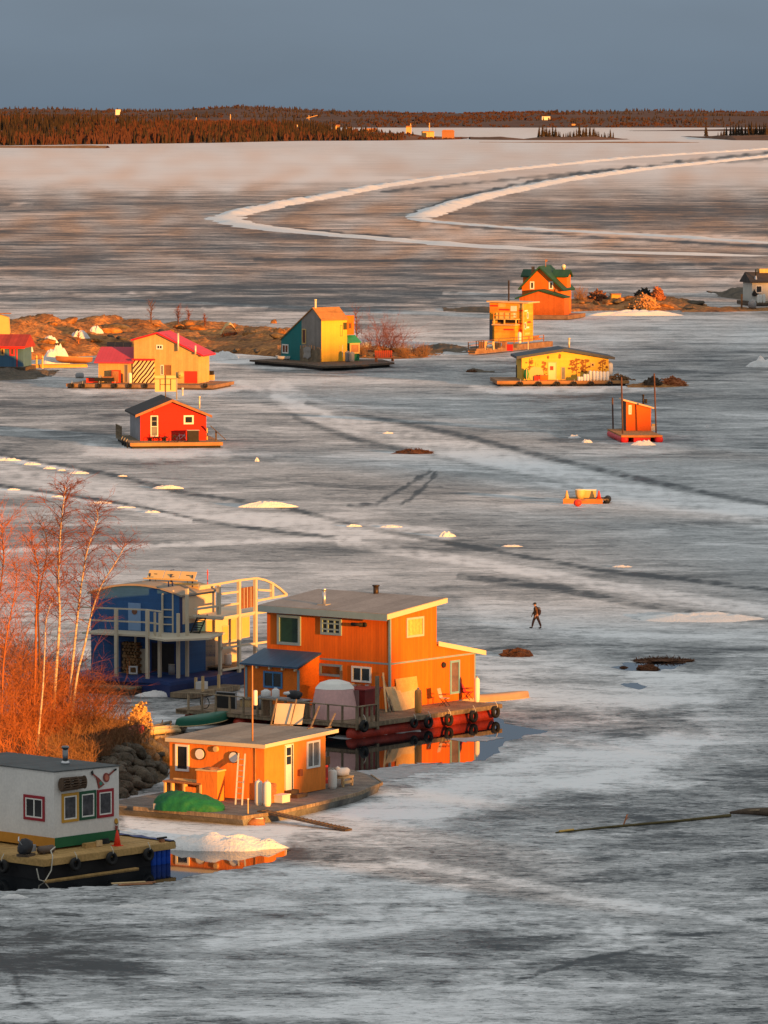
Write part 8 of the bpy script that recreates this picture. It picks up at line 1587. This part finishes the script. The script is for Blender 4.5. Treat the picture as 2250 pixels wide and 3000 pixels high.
chain(0, [(-.06, fy, .80, .10), (-.19, fy, .50, .065), (-.24, fy, .28, .055), (-.27, fy, .09, .045), (-.36, fy, .05, .04), (-.46, fy, .04, .03)])
chain(0, [(.06, -fy, .80, .10), (.20, -fy, .46, .065), (.27, -fy, .26, .055), (.31, -fy, .11, .045), (.24, -fy, .05, .04), (.15, -fy, .035, .03)])
for s_, el, wr in ((1, (-.12, .24, 1.13), (-.27, .24, .90)), (-1, (.05, -.24, 1.13), (-.06, -.23, .90))):
    e = chain(2, [(-.04, s_ * .19, 1.42, .065), (*el, .045), (*wr, .032)]); hd = (wr[0] - .03, wr[1], wr[2] - .07); e = chain(e, [(*hd, .034)])
    for k in range(4): dx = -.018 + .012 * k; chain(e, [(hd[0] + dx - .008, hd[1] + (.01 - .006 * k) * s_, hd[2] - .05, .010), (hd[0] + dx + .004, hd[1] - .012 * s_, hd[2] - .085 + .008 * abs(k - 1), .008)])
    chain(e, [(hd[0] - .035, hd[1] - .01 * s_, hd[2] - .02, .010), (hd[0] - .045, hd[1] - .012 * s_, hd[2] - .05, .008)])
skin_mesh('body', V, E, skin, per)
J = [(0, 0, .86, .165, .19), (-.02, 0, 1.08, .165, .19), (-.03, 0, 1.32, .18, .21), (-.055, 0, 1.46, .10), (0, 0, .72, .16, .19)]; JE = [(0, 1), (1, 2), (2, 3), (0, 4)]
for s_, el, wr in ((1, (-.12, .24, 1.13), (-.26, .24, .92)), (-1, (.05, -.24, 1.13), (-.05, -.23, .92))):
    p = 2
    for q in ((-.04, s_ * .20, 1.40, .09), (*el, .07), (*wr, .055)): J.append(q); JE.append((p, len(J) - 1)); p = len(J) - 1
skin_mesh('jacket', J, JE, jk, per)
T_ = [(0, 0, .88, .15), (-.06, fy, .78, .115), (-.19, fy, .50, .085), (-.25, fy, .24, .075), (-.27, fy, .13, .07), (.06, -fy, .78, .115), (.20, -fy, .46, .085), (.28, -fy, .24, .075), (.31, -fy, .15, .07)]
skin_mesh('trousers', T_, [(0, 1), (1, 2), (2, 3), (3, 4), (0, 5), (5, 6), (6, 7), (7, 8)], tr, per)
for bx, sy, tz, rise in ((-.27, fy, -.20, 0), (.31, -fy, -.17, .0)): skin_mesh('boot', [(bx, sy, .16, .065), (bx, sy, .06, .06), (bx + tz * .5, sy, .05, .055), (bx + tz, sy, .042, .042)], [(0, 1), (1, 2), (2, 3)], black_m, per)
MB().lathe([(.112, 1.63), (.118, 1.68), (.10, 1.74), (.04, 1.77)], (-.095, 0, 0), 14).box(-.29, -.17, -.07, .07, 1.645, 1.665).build('cap', black_m, per, smooth=False)
bp_ = thing('backpack', 'dark backpack with a grey top on the back of the walking person', 'backpack', pg)
MB().blob((.20, 0, 1.12), (.13, .17, .24), 3, .12, 3).build('sack', mat('dark_plum_fabric', (.03, .018, .025), .8), bp_, smooth=True); MB().blob((.18, 0, 1.36), (.12, .16, .10), 5, .1, 2).build('lid', mat('slate_fabric', (.10, .105, .13), .8), bp_, smooth=True)
for sy in (-.12, .12): MB().tube([(.12, sy, 1.40), (-.02, sy, 1.52), (-.17, sy, 1.38), (-.16, sy * 1.2, 1.15), (.1, sy * 1.3, 1.0)], .02, 6).build('strap', black_m, bp_)
